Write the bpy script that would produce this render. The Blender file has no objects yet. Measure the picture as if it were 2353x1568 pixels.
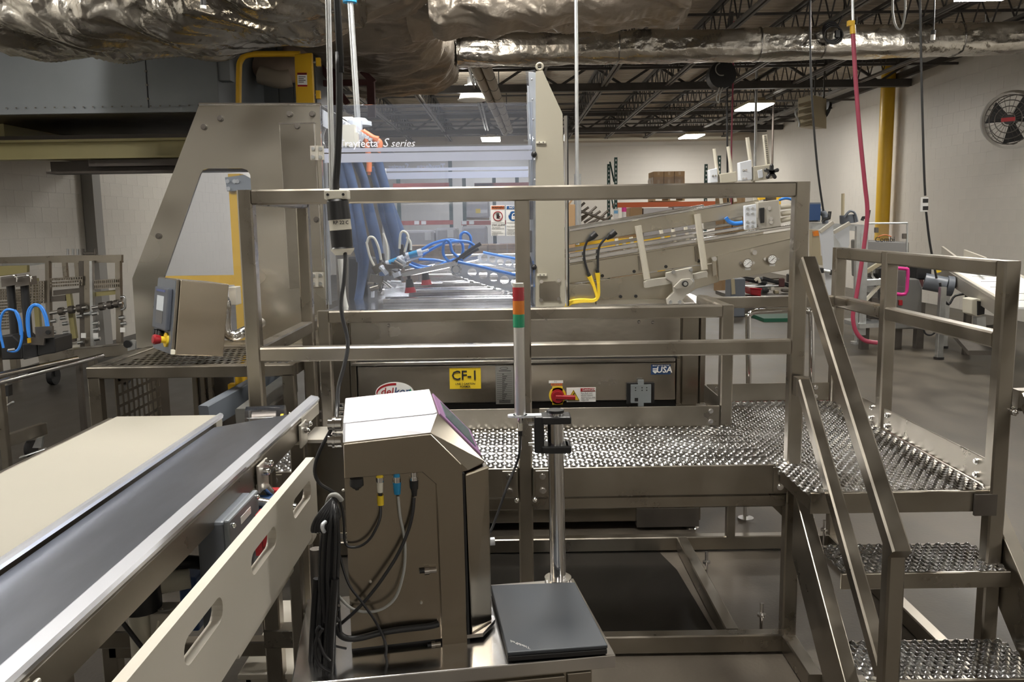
import bpy, bmesh, math, random
from mathutils import Vector, Matrix, noise
random.seed(7)
S = bpy.context.scene
COL = S.collection
# ---------------------------------------------------------------- camera
F, CX, CY, CAMZ = 1970.0, 1176.5, 784.0, 1.72
_d = Vector(((1172-CX)/F, -(510-CY)/F, -1)).normalized()
_u = Vector((math.sin(-.015), math.cos(-.015), 0)); _u = (_u-_d*_u.dot(_d)).normalized()
_r = _d.cross(_u)
RM = Matrix((_r, _d, _u))
CAM = Vector((0, 0, CAMZ))
cd = bpy.data.cameras.new('camera'); co = bpy.data.objects.new('camera', cd); COL.objects.link(co)
cd.sensor_fit = 'HORIZONTAL'; cd.sensor_width = 36; cd.lens = F/2353*36; cd.clip_start = .05; cd.clip_end = 200
co.matrix_world = Matrix.Translation(CAM) @ RM.to_4x4()
S.camera = co
# ---------------------------------------------------------------- world, exposure
w = bpy.data.worlds.new('world'); S.world = w; w.use_nodes = True
w.node_tree.nodes['Background'].inputs[0].default_value = (.9, .85, .78, 1)
w.node_tree.nodes['Background'].inputs[1].default_value = .02
S.view_settings.view_transform = 'Standard'; S.view_settings.look = 'None'
S.view_settings.gamma = 1; S.view_settings.use_curve_mapping = False
S.view_settings.exposure = 1.17
S.cycles.use_denoising = True
S.cycles.max_bounces = 10; S.cycles.transparent_max_bounces = 16
LAMP_POWER = 30.0
LAMP_COLOR = (1.0, .965, .90)

def P(px, py, X=None, Y=None, Z=None):
    """the point of the real place that the photograph shows at px,py, on a known plane of the room"""
    r = RM @ Vector(((px-CX)/F, -(py-CY)/F, -1))
    t = Y/r.y if Y is not None else ((Z-CAMZ)/r.z if Z is not None else X/r.x)
    return CAM + r*t
def PN(px, py, o, n):
    r = RM @ Vector(((px-CX)/F, -(py-CY)/F, -1))
    return CAM + r*((o-CAM).dot(n)/r.dot(n))
V = Vector
# ---------------------------------------------------------------- mesh builder
class G:
    def __init__(s): s.v = []; s.f = []; s.m = []; s.s = []; s.mi = 0
    def add(s, vs, fs, smooth=False):
        b = len(s.v); s.v.extend([V(v) for v in vs])
        for f in fs:
            s.f.append([i+b for i in f]); s.m.append(s.mi); s.s.append(smooth)
        return s
    def box(s, lo, hi, M=None):
        x0, y0, z0 = lo; x1, y1, z1 = hi
        vs = [V((x, y, z)) for z in (z0, z1) for y in (y0, y1) for x in (x0, x1)]
        if M: vs = [M @ v for v in vs]
        return s.add(vs, [(0,2,3,1),(4,5,7,6),(0,1,5,4),(2,6,7,3),(0,4,6,2),(1,3,7,5)])
    def cbox(s, c, d, M=None):
        return s.box([c[i]-d[i]/2 for i in range(3)], [c[i]+d[i]/2 for i in range(3)], M)
    def prism(s, A, B, smooth=False):
        n = len(A)
        return s.add(list(A)+list(B), [tuple(range(n-1, -1, -1)), tuple(range(n, 2*n))] +
                     [(i, (i+1) % n, n+(i+1) % n, n+i) for i in range(n)], smooth)
    def px(s, pts, Y, d):            # an outline in a plane across the room, given real thickness
        A = [P(x, y, Y=Y) for x, y in pts]
        return s.prism(A, [a+V((0, d, 0)) for a in A])
    def rect(s, x0, y0, x1, y1, Y, d):
        xm, ym = (x0+x1)/2, (y0+y1)/2
        X0 = P(x0, ym, Y=Y).x; X1 = P(x1, ym, Y=Y).x; Z0 = P(xm, y1, Y=Y).z; Z1 = P(xm, y0, Y=Y).z
        return s.box((X0, Y, Z0), (X1, Y+d, Z1))
    def bar(s, a, b, w, h=None, up=None, c=.004):
        a = V(a); b = V(b); h = h or w; d = (b-a).normalized()
        up = V(up) if up else (V((0, 0, 1)) if abs(d.z) < .9 else V((0, 1, 0)))
        x = d.cross(up).normalized(); y = x.cross(d).normalized()
        c = min(c, w*.3, h*.3); W, H = w/2, h/2
        sec = [(-W+c, -H), (W-c, -H), (W, -H+c), (W, H-c), (W-c, H), (-W+c, H), (-W, H-c), (-W, -H+c)]
        return s.prism([a+x*p+y*q for p, q in sec], [b+x*p+y*q for p, q in sec])
    def cyl(s, a, b, r, n=14, r2=None, cap=True):
        a = V(a); b = V(b); r2 = r if r2 is None else r2; d = (b-a).normalized()
        x = d.orthogonal().normalized(); y = d.cross(x)
        A = [a+(x*math.cos(t)+y*math.sin(t))*r for t in [i*math.tau/n for i in range(n)]]
        B = [b+(x*math.cos(t)+y*math.sin(t))*r2 for t in [i*math.tau/n for i in range(n)]]
        s.add(A+B, [(i, (i+1) % n, n+(i+1) % n, n+i) for i in range(n)], True)
        if cap: s.add(A+B, [tuple(range(n-1, -1, -1)), tuple(range(n, 2*n))])
        return s
    def tube(s, pts, r, n=8, sm=4, closed=False):
        pts = [V(p) for p in pts]
        if sm > 1 and len(pts) > 2: pts = spline(pts, sm, closed)
        m = len(pts); rings = []; x = None
        for i in range(m):
            a = pts[(i-1) % m] if closed or i else pts[i]; b = pts[(i+1) % m] if closed or i < m-1 else pts[i]
            d = (b-a).normalized()
            x = d.orthogonal().normalized() if x is None else (x-d*x.dot(d)).normalized()
            y = d.cross(x); rr = r(i/(m-1)) if callable(r) else r
            rings.append([pts[i]+(x*math.cos(t)+y*math.sin(t))*rr for t in [k*math.tau/n for k in range(n)]])
        vs = [p for q in rings for p in q]; fs = []
        for i in range(m if closed else m-1):
            j = (i+1) % m
            for k in range(n): fs.append((i*n+k, i*n+(k+1) % n, j*n+(k+1) % n, j*n+k))
        s.add(vs, fs, True)
        if not closed: s.add(rings[0]+rings[-1], [tuple(range(n-1, -1, -1)), tuple(range(n, 2*n))])
        return s
    def ball(s, c, r, n=10, k=6, sq=(1, 1, 1)):
        c = V(c); vs = []; fs = []
        for i in range(k+1):
            t = math.pi*i/k
            for j in range(n):
                p = math.tau*j/n
                vs.append(c+V((math.sin(t)*math.cos(p)*sq[0], math.sin(t)*math.sin(p)*sq[1], math.cos(t)*sq[2]))*r)
        for i in range(k):
            for j in range(n): fs.append((i*n+j, (i+1)*n+j, (i+1)*n+(j+1) % n, i*n+(j+1) % n))
        return s.add(vs, fs, True)
    def grid(s, fn, nu, nv, smooth=True, wrap=False, skip=None):
        vs = [fn(i/nu, j/nv) for j in range(nv+1) for i in range(nu+1)]
        fs = [(j*(nu+1)+i, j*(nu+1)+i+1, (j+1)*(nu+1)+i+1, (j+1)*(nu+1)+i) for j in range(nv) for i in range(nu)
              if not (skip and skip((i+.5)/nu, (j+.5)/nv))]
        return s.add(vs, fs, smooth)
    def mesh(s, me, M):              # append a bpy mesh
        vs = [M @ v.co for v in me.vertices]
        return s.add(vs, [tuple(p.vertices) for p in me.polygons])
    def text(s, t, o, x, up, h, align='CENTER', shear=0, ext=.0004, bold=0):
        cu = bpy.data.curves.new('t', 'FONT'); cu.body = t; cu.size = h; cu.align_x = align; cu.align_y = 'CENTER'
        cu.shear = shear; cu.extrude = ext; cu.offset = bold*h; cu.resolution_u = 2
        ob = bpy.data.objects.new('t', cu); me = bpy.data.meshes.new_from_object(ob)
        x = V(x).normalized(); up = V(up).normalized(); n = x.cross(up)
        M = Matrix((x, up, n)).transposed().to_4x4(); M.translation = V(o)
        s.mesh(me, M)
        bpy.data.meshes.remove(me); bpy.data.objects.remove(ob); bpy.data.curves.remove(cu)
        return s
    def holed(s, outer, holes, M, th):
        cu = bpy.data.curves.new('h', 'CURVE'); cu.dimensions = '2D'; cu.fill_mode = 'BOTH'; cu.extrude = th/2
        for pl in [outer]+holes:
            sp = cu.splines.new('POLY'); sp.points.add(len(pl)-1); sp.use_cyclic_u = True
            for p, q in zip(sp.points, pl): p.co = (q[0], q[1], 0, 1)
        ob = bpy.data.objects.new('h', cu); me = bpy.data.meshes.new_from_object(ob)
        s.mesh(me, M); bpy.data.meshes.remove(me); bpy.data.objects.remove(ob); bpy.data.curves.remove(cu)
        return s
    def xz(s, outer, holes, y, th):  # plate in a plane across the room, outline in real x,z
        M = Matrix(((1, 0, 0, 0), (0, 0, -1, y+th/2), (0, 1, 0, 0), (0, 0, 0, 1)))
        return s.holed(outer, holes, M, th)
def spline(p, k, closed=False):
    out = []; n = len(p)
    for i in range(n if closed else n-1):
        a = p[(i-1) % n] if closed or i else p[i]; b = p[i]; c = p[(i+1) % n]
        d = p[(i+2) % n] if closed or i+2 < n else c
        for j in range(k):
            t = j/k
            out.append(.5*((2*b)+(c-a)*t+(2*a-5*b+4*c-d)*t*t+(3*b-a-3*c+d)*t**3))
    if not closed: out.append(p[-1])
    return out
def circ(x, z, r, n=16): return [(x+r*math.cos(i*math.tau/n), z+r*math.sin(i*math.tau/n)) for i in range(n)]
def pxc(pts, Y): return [(P(x, y, Y=Y).x, P(x, y, Y=Y).z) for x, y in pts]
def roundrect(x0, z0, x1, z1, r, n=5):
    o = []
    for cx, cz, a in ((x1-r, z1-r, 0), (x0+r, z1-r, 90), (x0+r, z0+r, 180), (x1-r, z0+r, 270)):
        for i in range(n+1):
            t = math.radians(a+90*i/n); o.append((cx+r*math.cos(t), cz+r*math.sin(t)))
    return o
# ---------------------------------------------------------------- objects
def _org(o):
    p = V((0, 0, 0))
    while o: p = p+o.location; o = o.parent
    return p
def obj(name, g, mat, parent=None, label=None, bevel=0, kind=None):
    me = bpy.data.meshes.new(name); off = _org(parent)
    me.from_pydata([v-off for v in g.v], [], g.f)
    for m in (mat if isinstance(mat, (list, tuple)) else [mat]): me.materials.append(m)
    me.polygons.foreach_set('material_index', g.m); me.polygons.foreach_set('use_smooth', g.s)
    me.validate(); me.update()
    o = bpy.data.objects.new(name, me); COL.objects.link(o); o.parent = parent
    if label: o['label'] = label
    if kind: o['kind'] = kind
    if bevel:
        b = o.modifiers.new('b', 'BEVEL'); b.width = bevel; b.segments = 2; b.limit_method = 'ANGLE'; b.angle_limit = .9
    return o
def thing(name, label, cat, loc, group=None):
    o = bpy.data.objects.new(name, None); COL.objects.link(o); o.location = V(loc); o.empty_display_size = .1
    o['label'] = label; o['category'] = cat
    if group: o['group'] = group
    return o
def solo(name, g, mat, label, cat, group=None, bevel=0):
    """a thing that is one mesh; origin at its base centre"""
    xs = [v.x for v in g.v]; ys = [v.y for v in g.v]; zs = [v.z for v in g.v]
    c = V(((min(xs)+max(xs))/2, (min(ys)+max(ys))/2, min(zs)))
    g.v = [v-c for v in g.v]
    o = obj(name, g, mat, None, label, bevel); o.location = c; o['category'] = cat
    if group: o['group'] = group
    return o
def struct(name, g, mat, parent=None):
    o = obj(name, g, mat, parent)
    if not parent: o['kind'] = 'structure'
    return o
def dup(root, loc, label=None, group=None):
    r = root.copy(); COL.objects.link(r); r.location = V(loc)
    if label: r['label'] = label
    if group: r['group'] = group
    for ch in list(root.children):
        c = ch.copy(); COL.objects.link(c); c.parent = r
        for k in list(ch.children):
            d = k.copy(); COL.objects.link(d); d.parent = c
    return r
# ---------------------------------------------------------------- materials
def mat(name, col, rough=.5, metal=0, emit=0, trans=0, alpha=1, coat=0, bump=0, bs=20, stretch=(1, 1, 1), var=0, vs=3, rv=0):
    m = bpy.data.materials.new(name); m.use_nodes = True; t = m.node_tree; b = t.nodes['Principled BSDF']
    c = (*col, 1)
    b.inputs['Base Color'].default_value = c; b.inputs['Roughness'].default_value = rough; b.inputs['Metallic'].default_value = metal
    if emit: b.inputs['Emission Color'].default_value = c; b.inputs['Emission Strength'].default_value = emit
    if trans: b.inputs['Transmission Weight'].default_value = trans
    if coat: b.inputs['Coat Weight'].default_value = coat
    b.inputs['Alpha'].default_value = alpha
    if bump or var or rv:
        tc = t.nodes.new('ShaderNodeTexCoord'); mp = t.nodes.new('ShaderNodeMapping'); mp.inputs['Scale'].default_value = stretch
        t.links.new(tc.outputs['Object'], mp.inputs[0])
    if bump:
        n = t.nodes.new('ShaderNodeTexNoise'); n.inputs['Scale'].default_value = bs; n.inputs['Detail'].default_value = 4
        t.links.new(mp.outputs[0], n.inputs[0]); bp = t.nodes.new('ShaderNodeBump'); bp.inputs['Strength'].default_value = bump
        bp.inputs['Distance'].default_value = .02
        t.links.new(n.outputs['Fac'], bp.inputs['Height']); t.links.new(bp.outputs[0], b.inputs['Normal'])
    if var or rv:
        n2 = t.nodes.new('ShaderNodeTexNoise'); n2.inputs['Scale'].default_value = vs; n2.inputs['Detail'].default_value = 5
        t.links.new(mp.outputs[0], n2.inputs[0])
    if var:
        r = t.nodes.new('ShaderNodeMapRange'); r.inputs[1].default_value = .3; r.inputs[2].default_value = .7
        r.inputs[3].default_value = 1-var; r.inputs[4].default_value = 1+var
        mx = t.nodes.new('ShaderNodeMix'); mx.data_type = 'RGBA'; mx.blend_type = 'MULTIPLY'; mx.inputs[0].default_value = 1
        mx.inputs[6].default_value = c; t.links.new(n2.outputs['Fac'], r.inputs[0]); t.links.new(r.outputs[0], mx.inputs[7])
        t.links.new(mx.outputs[2], b.inputs['Base Color'])
    if rv:
        r = t.nodes.new('ShaderNodeMapRange'); r.inputs[1].default_value = .3; r.inputs[2].default_value = .7
        r.inputs[3].default_value = max(.03, rough-rv); r.inputs[4].default_value = rough+rv
        t.links.new(n2.outputs['Fac'], r.inputs[0]); t.links.new(r.outputs[0], b.inputs['Roughness'])
    return m
def glassy(name, tint, haze=.04, hazecol=(.8, .85, 1), fres=1.45):
    m = bpy.data.materials.new(name); m.use_nodes = True; t = m.node_tree; t.nodes.remove(t.nodes['Principled BSDF'])
    out = t.nodes['Material Output']; tr = t.nodes.new('ShaderNodeBsdfTransparent'); tr.inputs[0].default_value = (*tint, 1)
    gl = t.nodes.new('ShaderNodeBsdfGlossy'); gl.inputs['Roughness'].default_value = .03
    df = t.nodes.new('ShaderNodeBsdfDiffuse'); df.inputs[0].default_value = (*hazecol, 1)
    fr = t.nodes.new('ShaderNodeFresnel'); fr.inputs[0].default_value = fres
    m1 = t.nodes.new('ShaderNodeMixShader'); m1.inputs[0].default_value = haze; m2 = t.nodes.new('ShaderNodeMixShader')
    t.links.new(tr.outputs[0], m1.inputs[1]); t.links.new(df.outputs[0], m1.inputs[2])
    t.links.new(fr.outputs[0], m2.inputs[0]); t.links.new(m1.outputs[0], m2.inputs[1]); t.links.new(gl.outputs[0], m2.inputs[2])
    t.links.new(m2.outputs[0], out.inputs[0]); return m
M = {}
M['steel'] = mat('brushed_steel', (.335, .305, .26), .33, 1, rv=.08, vs=7, var=.08)
M['steelh'] = mat('brushed_steel_sheet', (.37, .34, .29), .25, 1, rv=.04, vs=1.5)
M['wavy'] = mat('polished_sheet', (.58, .55, .50), .22, 1, bump=.12, bs=2.4, stretch=(1, 1, 1.6), rv=.08, vs=2, var=.05)
M['bright'] = mat('polished_steel', (.74, .73, .72), .18, 1, rv=.07, vs=5, var=.05)
M['slide'] = mat('scratched_steel_slide', (.38, .41, .48), .31, 1, vs=2.2, var=.13, stretch=(5, 1.2, 5))
M['chrome'] = mat('chrome', (.8, .8, .8), .1, 1)
M['galv'] = mat('galvanised_steel', (.62, .64, .65), .35, 1, var=.1, vs=12)
M['rod'] = mat('lit_aluminium_rod', (.66, .62, .52), .35, .35)
M['magsheet'] = mat('magazine_sheet', (.58, .54, .455), .30, 1, rv=.05, vs=2, var=.04)
M['alu'] = mat('matt_aluminium', (.50, .475, .42), .45, .55, var=.04, vs=4)
M['aluw'] = mat('anodised_aluminium', (.72, .75, .80), .4, .3)
M['beige'] = mat('beige_plate', (.45, .42, .34), .4, .15)
M['darksteel'] = mat('dark_steel', (.16, .145, .13), .45, .8, var=.15, vs=6)
M['joist'] = mat('grey_joist_paint', (.075, .07, .066), .55, .1, var=.2, vs=3)
M['foil'] = mat('foil_facing', (.55, .52, .47), .27, 1, bump=.7, bs=9, rv=.12, vs=2.2, var=.12)
M['foilb'] = mat('foil_wrap_dull', (.40, .355, .30), .42, .7, bump=.7, bs=10, rv=.1, vs=2, var=.15)
M['foild'] = mat('foil_bare_dark', (.30, .29, .28), .25, 1, bump=.6, bs=9, rv=.1, vs=3, var=.2)
M['paint'] = mat('white_wall_paint', (.68, .65, .595), .5, 0, bump=.12, bs=30, var=.03, vs=.8)
M['mortar'] = mat('painted_joint', (.66, .64, .60), .7)
M['ceil'] = mat('roof_deck_paint', (.50, .44, .36), .7, 0, var=.08, vs=.7)
M['hdpe'] = mat('white_plastic', (.62, .585, .51), .35, 0, bump=.02, bs=40)
M['belt'] = mat('cream_belt', (.37, .35, .295), .42, 0, var=.03, vs=2)
M['wbelt'] = mat('white_belt', (.86, .87, .88), .4)
M['black'] = mat('black_plastic', (.018, .018, .019), .38)
M['rubber'] = mat('black_rubber', (.012, .012, .013), .45)
M['cable'] = mat('black_cable', (.022, .022, .024), .33)
M['greycable'] = mat('grey_cable', (.36, .36, .34), .45)
M['white'] = mat('white_print', (.85, .85, .83), .5)
M['ivory'] = mat('ivory_plastic', (.74, .71, .60), .4)
M['ink'] = mat('black_ink', (.02, .02, .02), .6)
M['yellow'] = mat('yellow_paint', (.80, .52, .02), .4)
M['yel2'] = mat('yellow_label', (.84, .60, .03), .45)
M['red'] = mat('red_plastic', (.34, .015, .022), .35)
M['orange'] = mat('orange_beam_paint', (.60, .13, .04), .5)
M['redbeam'] = mat('red_beam_paint', (.42, .07, .05), .5)
M['green'] = mat('green_upright_paint', (.015, .06, .05), .5)
M['blue'] = mat('blue_air_hose', (.04, .22, .70), .3)
M['blueplug'] = mat('blue_plug', (.02, .26, .52), .4)
M['navy'] = mat('navy_label', (.02, .06, .17), .5)
M['denim'] = mat('blue_grey_hose_sleeve', (.045, .08, .165), .5, var=.3, vs=9)
M['hose_red'] = mat('red_hose', (.34, .045, .085), .4)
M['orangehose'] = mat('orange_cable', (.72, .20, .07), .45)
M['cardboard'] = mat('cardboard', (.40, .26, .14), .8, var=.08, vs=2)
M['wood'] = mat('pallet_wood', (.48, .34, .19), .75, var=.15, vs=4, stretch=(1, 8, 8))
M['wrap'] = mat('stretch_wrap', (.55, .54, .55), .2, .1, bump=.4, bs=7)
M['ahu'] = mat('grey_sheet_metal', (.22, .24, .26), .45, .35, var=.1, vs=1.2)
M['olive'] = mat('olive_beam_paint', (.33, .29, .13), .45, var=.08, vs=1.5)
M['brown'] = mat('dark_brown_paint', (.07, .055, .045), .5)
M['maroon'] = mat('maroon_primer', (.09, .03, .03), .6)
M['gold'] = mat('yellow_steel_paint', (.70, .42, .02), .35, var=.05)
M['heater'] = mat('tan_enamel', (.42, .365, .25), .45, .2)
M['pinkframe'] = mat('pink_frame', (.65, .03, .25), .4)
M['pink'] = mat('bright_pink', (.85, .06, .35), .5)
M['laptop'] = mat('black_laptop_shell', (.045, .052, .062), .38, 0, rv=.03, vs=2)
M['hmi'] = mat('slate_grey_panel', (.13, .145, .17), .4)
M['bezel'] = mat('dark_slate_bezel', (.085, .095, .12), .35)
M['screen'] = mat('screen_grey', (.45, .48, .50), .3, emit=.12)
M['screend'] = mat('screen_dark', (.10, .10, .105), .3)
M['lred'] = mat('red_lens', (.45, .015, .03), .15, coat=.6)
M['lamb'] = mat('amber_lens', (.75, .22, .01), .15, coat=.6)
M['lgrn'] = mat('green_lens', (.01, .33, .16), .15, coat=.6)
M['plexi'] = glassy('clear_polycarbonate', (.93, .95, .99), .05)
M['plexin'] = glassy('clear_acrylic', (.97, .97, .98), .02)
M['frost'] = glassy('frosted_film', (.8, .84, .95), .62, (.62, .66, .80))
M['floor'] = None
M['lamp'] = mat('lamp_diffuser', LAMP_COLOR, .5, emit=LAMP_POWER)
def floor_tone():
    m = bpy.data.materials.new('polished_concrete'); m.use_nodes = True; t = m.node_tree; b = t.nodes['Principled BSDF']
    tc = t.nodes.new('ShaderNodeTexCoord')
    def nz(sc, det, st=(1, 1, 1)):
        mp = t.nodes.new('ShaderNodeMapping'); mp.inputs['Scale'].default_value = st; t.links.new(tc.outputs['Object'], mp.inputs[0])
        n = t.nodes.new('ShaderNodeTexNoise'); n.inputs['Scale'].default_value = sc; n.inputs['Detail'].default_value = det
        t.links.new(mp.outputs[0], n.inputs[0]); return n
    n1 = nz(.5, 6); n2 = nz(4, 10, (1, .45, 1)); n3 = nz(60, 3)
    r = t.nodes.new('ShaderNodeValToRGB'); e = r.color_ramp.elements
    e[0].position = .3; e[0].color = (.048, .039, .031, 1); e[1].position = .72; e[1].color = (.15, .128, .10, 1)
    a = t.nodes.new('ShaderNodeMath'); a.operation = 'MULTIPLY_ADD'; a.inputs[1].default_value = .62
    s2 = t.nodes.new('ShaderNodeMath'); s2.operation = 'MULTIPLY_ADD'; s2.inputs[1].default_value = .55; s2.inputs[2].default_value = -.08
    t.links.new(n1.outputs[0], s2.inputs[0]); t.links.new(n2.outputs[0], a.inputs[0]); t.links.new(s2.outputs[0], a.inputs[2])
    t.links.new(a.outputs[0], r.inputs[0])
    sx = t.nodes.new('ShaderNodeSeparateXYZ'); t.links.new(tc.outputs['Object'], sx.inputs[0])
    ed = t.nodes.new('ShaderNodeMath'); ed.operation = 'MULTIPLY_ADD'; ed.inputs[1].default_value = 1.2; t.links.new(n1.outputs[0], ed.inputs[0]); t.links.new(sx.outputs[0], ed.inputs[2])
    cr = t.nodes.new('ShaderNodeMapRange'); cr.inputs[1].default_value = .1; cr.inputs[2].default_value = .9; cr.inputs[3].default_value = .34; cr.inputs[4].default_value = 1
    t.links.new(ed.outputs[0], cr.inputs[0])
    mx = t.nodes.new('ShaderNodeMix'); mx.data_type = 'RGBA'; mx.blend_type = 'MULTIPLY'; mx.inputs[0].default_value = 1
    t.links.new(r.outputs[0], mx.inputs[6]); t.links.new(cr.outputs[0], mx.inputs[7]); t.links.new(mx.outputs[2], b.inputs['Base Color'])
    mr = t.nodes.new('ShaderNodeMapRange'); mr.inputs[3].default_value = .34; mr.inputs[4].default_value = .62
    t.links.new(n2.outputs[0], mr.inputs[0]); t.links.new(mr.outputs[0], b.inputs['Roughness'])
    bp = t.nodes.new('ShaderNodeBump'); bp.inputs['Strength'].default_value = .08; bp.inputs['Distance'].default_value = .01
    t.links.new(n3.outputs[0], bp.inputs['Height']); t.links.new(bp.outputs[0], b.inputs['Normal'])
    return m
M['frame'] = mat('rippled_sheet', (.80, .77, .70), .23, 1, bump=.35, bs=1.5, stretch=(1, 1, 1.3), rv=.06, vs=1.5)
M['brushx'] = mat('cross_brushed_steel', (.70, .70, .72), .2, 1, bump=.35, bs=1, stretch=(6, 900, 900))  # box roof: paler copy of its steel, lamp sheen put into the colour
M['floor'] = floor_tone()
M['satin'] = mat('satin_aluminium', (.72, .71, .69), .30, 1)
M['facet'] = mat('shaded_facet_steel', (.22, .22, .23), .42, 1)  # near roof facet: darker copy of the box steel, shade put into the colour
M['portgrey'] = mat('port_grey', (.24, .26, .27), .35)
M['lip'] = mat('bright_lip', (.80, .82, .88), .36, 1)
for n_ in M['frame'].node_tree.nodes:
    if n_.type == 'BUMP': n_.inputs['Distance'].default_value = .06; n_.inputs['Strength'].default_value = .8
    if n_.type == 'TEX_NOISE': n_.inputs['Detail'].default_value = .6; n_.inputs['Scale'].default_value = 1.9
X_, Y_, Z_ = V((1, 0, 0)), V((0, 1, 0)), V((0, 0, 1))
# ================================================================ the hall
XL, XR, YB, YF, ZC = -6.15, 8.25, 29.5, -9.0, 5.05
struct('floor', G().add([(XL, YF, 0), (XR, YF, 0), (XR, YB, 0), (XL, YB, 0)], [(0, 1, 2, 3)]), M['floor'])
def deck(u, v):                       # fluted roof deck
    y = YF+(YB-YF)*v
    return V((XL+(XR-XL)*u, y, ZC))
g = G(); n = 190
for i in range(n):
    y0 = YF+(YB-YF)*i/n; d = (YB-YF)/n
    z0, z1 = ZC, ZC+.035
    g.add([(XL, y0, z0), (XR, y0, z0), (XR, y0+d*.62, z0), (XL, y0+d*.62, z0), (XR, y0+d*.72, z1), (XL, y0+d*.72, z1),
           (XR, y0+d*.9, z1), (XL, y0+d*.9, z1), (XR, y0+d, z0), (XL, y0+d, z0)],
          [(3, 2, 1, 0), (5, 4, 2, 3), (7, 6, 4, 5), (9, 8, 6, 7)])
ceiling = struct('ceiling', g, M['ceil'])
wl = struct('wall_left', G().box((XL-.2, YF, 0), (XL, YB, ZC+.1)), M['mortar'])
wr = struct('wall_right', G().box((XR, YF, 0), (XR+.2, YB, ZC+.1)), M['mortar'])
wb = struct('wall_back', G().box((XL, YB, 0), (XR, YB+.2, ZC+.1)), M['mortar'])
struct('wall_front', G().box((XL, YF-.2, 0), (XR, YF, ZC+.1)), M['paint'])
def block_shape(g, c, sx):
    if sx == 0:
        h = G(); block_shape(h, (0, 0, 0), -1); g.add([V((v.y, v.x, v.z))+V(c) for v in h.v], h.f); return            # one painted block, chamfered, on a wall whose face looks along sx
    cx, cy, cz = c; L, H, t, k = .1990, .0990, .0018, .0015
    A = [V((cx, cy-L, cz-H)), V((cx, cy+L, cz-H)), V((cx, cy+L, cz+H)), V((cx, cy-L, cz+H))]
    B = [V((cx+sx*t, cy+s*(L-k), cz+q*(H-k))) for s, q in ((-1, -1), (1, -1), (1, 1), (-1, 1))]
    g.add(A+B, [(4, 5, 6, 7), (0, 1, 5, 4), (1, 2, 6, 5), (2, 3, 7, 6), (3, 0, 4, 7)])
def lay(wall, xw, sx, y0, y1, zmax, n_parts, yn):
    spots = []
    for r in range(int(zmax/.2)):
        off = .2 if r % 2 else 0
        for k in range(int((y1-y0)/.4)):
            spots.append((abs(y0+.2+.4*k+off-yn)+.001*r, (xw, y0+.2+.4*k+off, .1+.2*r) if sx else (y0+.2+.4*k+off, xw, .1+.2*r)))
    spots.sort()
    g = G(); block_shape(g, (0, 0, 0), sx)
    me = None
    for d, c in spots[:n_parts]:
        if me is None:
            o = obj('block', g, M['paint'], wall); me = o.data
        else:
            o = bpy.data.objects.new('block', me); COL.objects.link(o); o.parent = wall
        o.location = V(c)
    g = G()
    for d, c in spots[n_parts:]: block_shape(g, c, sx)
    o = obj('far_block', g, M['paint'], wall); o['kind'] = 'stuff'
lay(wr, XR, -1, 10.5, 29.4, 4.7, 300, 12.6)
lay(wl, XL, 1, 8.0, 29.4, 4.4, 300, 12.5)
lay(wb, YB, 0, XL, XR-.2, 4.35, 300, 4.2)
# ledger along the right wall, wall top band and conduit on the back wall
struct('trim_1', G().bar((XR-.06, YF, 4.62), (XR-.06, YB, 4.62), .1, .12), M['joist'])
struct('trim_2', G().box((XL, YB-.06, 4.32), (XR, YB, 4.62)), M['ceil'])
g = G(); g.cyl((.5, YB-.18, 4.42), (7.4, YB-.18, 4.42), .05)
struct('trim_3', g, M['ivory'], wb)
# ---- bar joists and girders hung under the deck: parts of the ceiling
def joist_parts(parent, L):
    def sh(g):
        g.v = [v+parent.location for v in g.v]; return g
    g = G()
    for z in (4.95,): g.bar((-.035, 0, z), (-.035, L, z), .05, .05); g.bar((.035, 0, z), (.035, L, z), .05, .05)
    obj('top_chord', sh(g), M['joist'], parent)
    g = G(); g.bar((-.035, 0, 4.44), (-.035, L, 4.44), .045, .045); g.bar((.035, 0, 4.44), (.035, L, 4.44), .045, .045)
    obj('bottom_chord', sh(g), M['galv2'], parent)
    g = G(); n = int(L/.3)
    for i in range(n):
        a, b = (4.46, 4.94) if i % 2 else (4.94, 4.46)
        g.cyl((0, L*i/n, a), (0, L*(i+1)/n, b), .013, 5, cap=False)
    obj('web', sh(g), M['joist'], parent)
M['galv2'] = mat('joist_bottom_chord', (.15, .14, .13), .5, .3, var=.2, vs=3)
def holder(name, x, y):
    o = bpy.data.objects.new(name, None); COL.objects.link(o); o.parent = ceiling; o.location = (x, y, 0); return o
bays = [(1.5, 8.3), (9.8, 8.3), (18.1, 8.3), (26.4, 3.1)]
for y, L in bays:
    proto = None
    for k in range(-4, 6):
        x = .65+1.3*k
        if proto is None:
            proto = holder('joist', x, y); joist_parts(proto, L)
        else:
            o = holder('joist', x, y)
            for ch in proto.children:
                c = ch.copy(); COL.objects.link(c); c.parent = o
def girder(y):
    o = holder('girder', 0, y)
    obj('top_chord', G().bar((XL+.02, y, 4.88), (XR-.02, y, 4.88), .16, .12), M['joist'], o)
    obj('bottom_chord', G().bar((XL+.02, y, 4.42), (XR-.02, y, 4.42), .16, .15), M['joist'], o)
    g = G(); n = 22
    for i in range(n):
        x0 = XL+(XR-XL)*i/n; x1 = XL+(XR-XL)*(i+1)/n
        a, b = (4.45, 4.86) if i % 2 else (4.86, 4.45)
        g.bar((x0, y, a), (x1, y, b), .05, .05)
    obj('web', g, M['joist'], o)
for y in (1.5, 9.8, 18.1, 26.4): girder(y)
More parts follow.
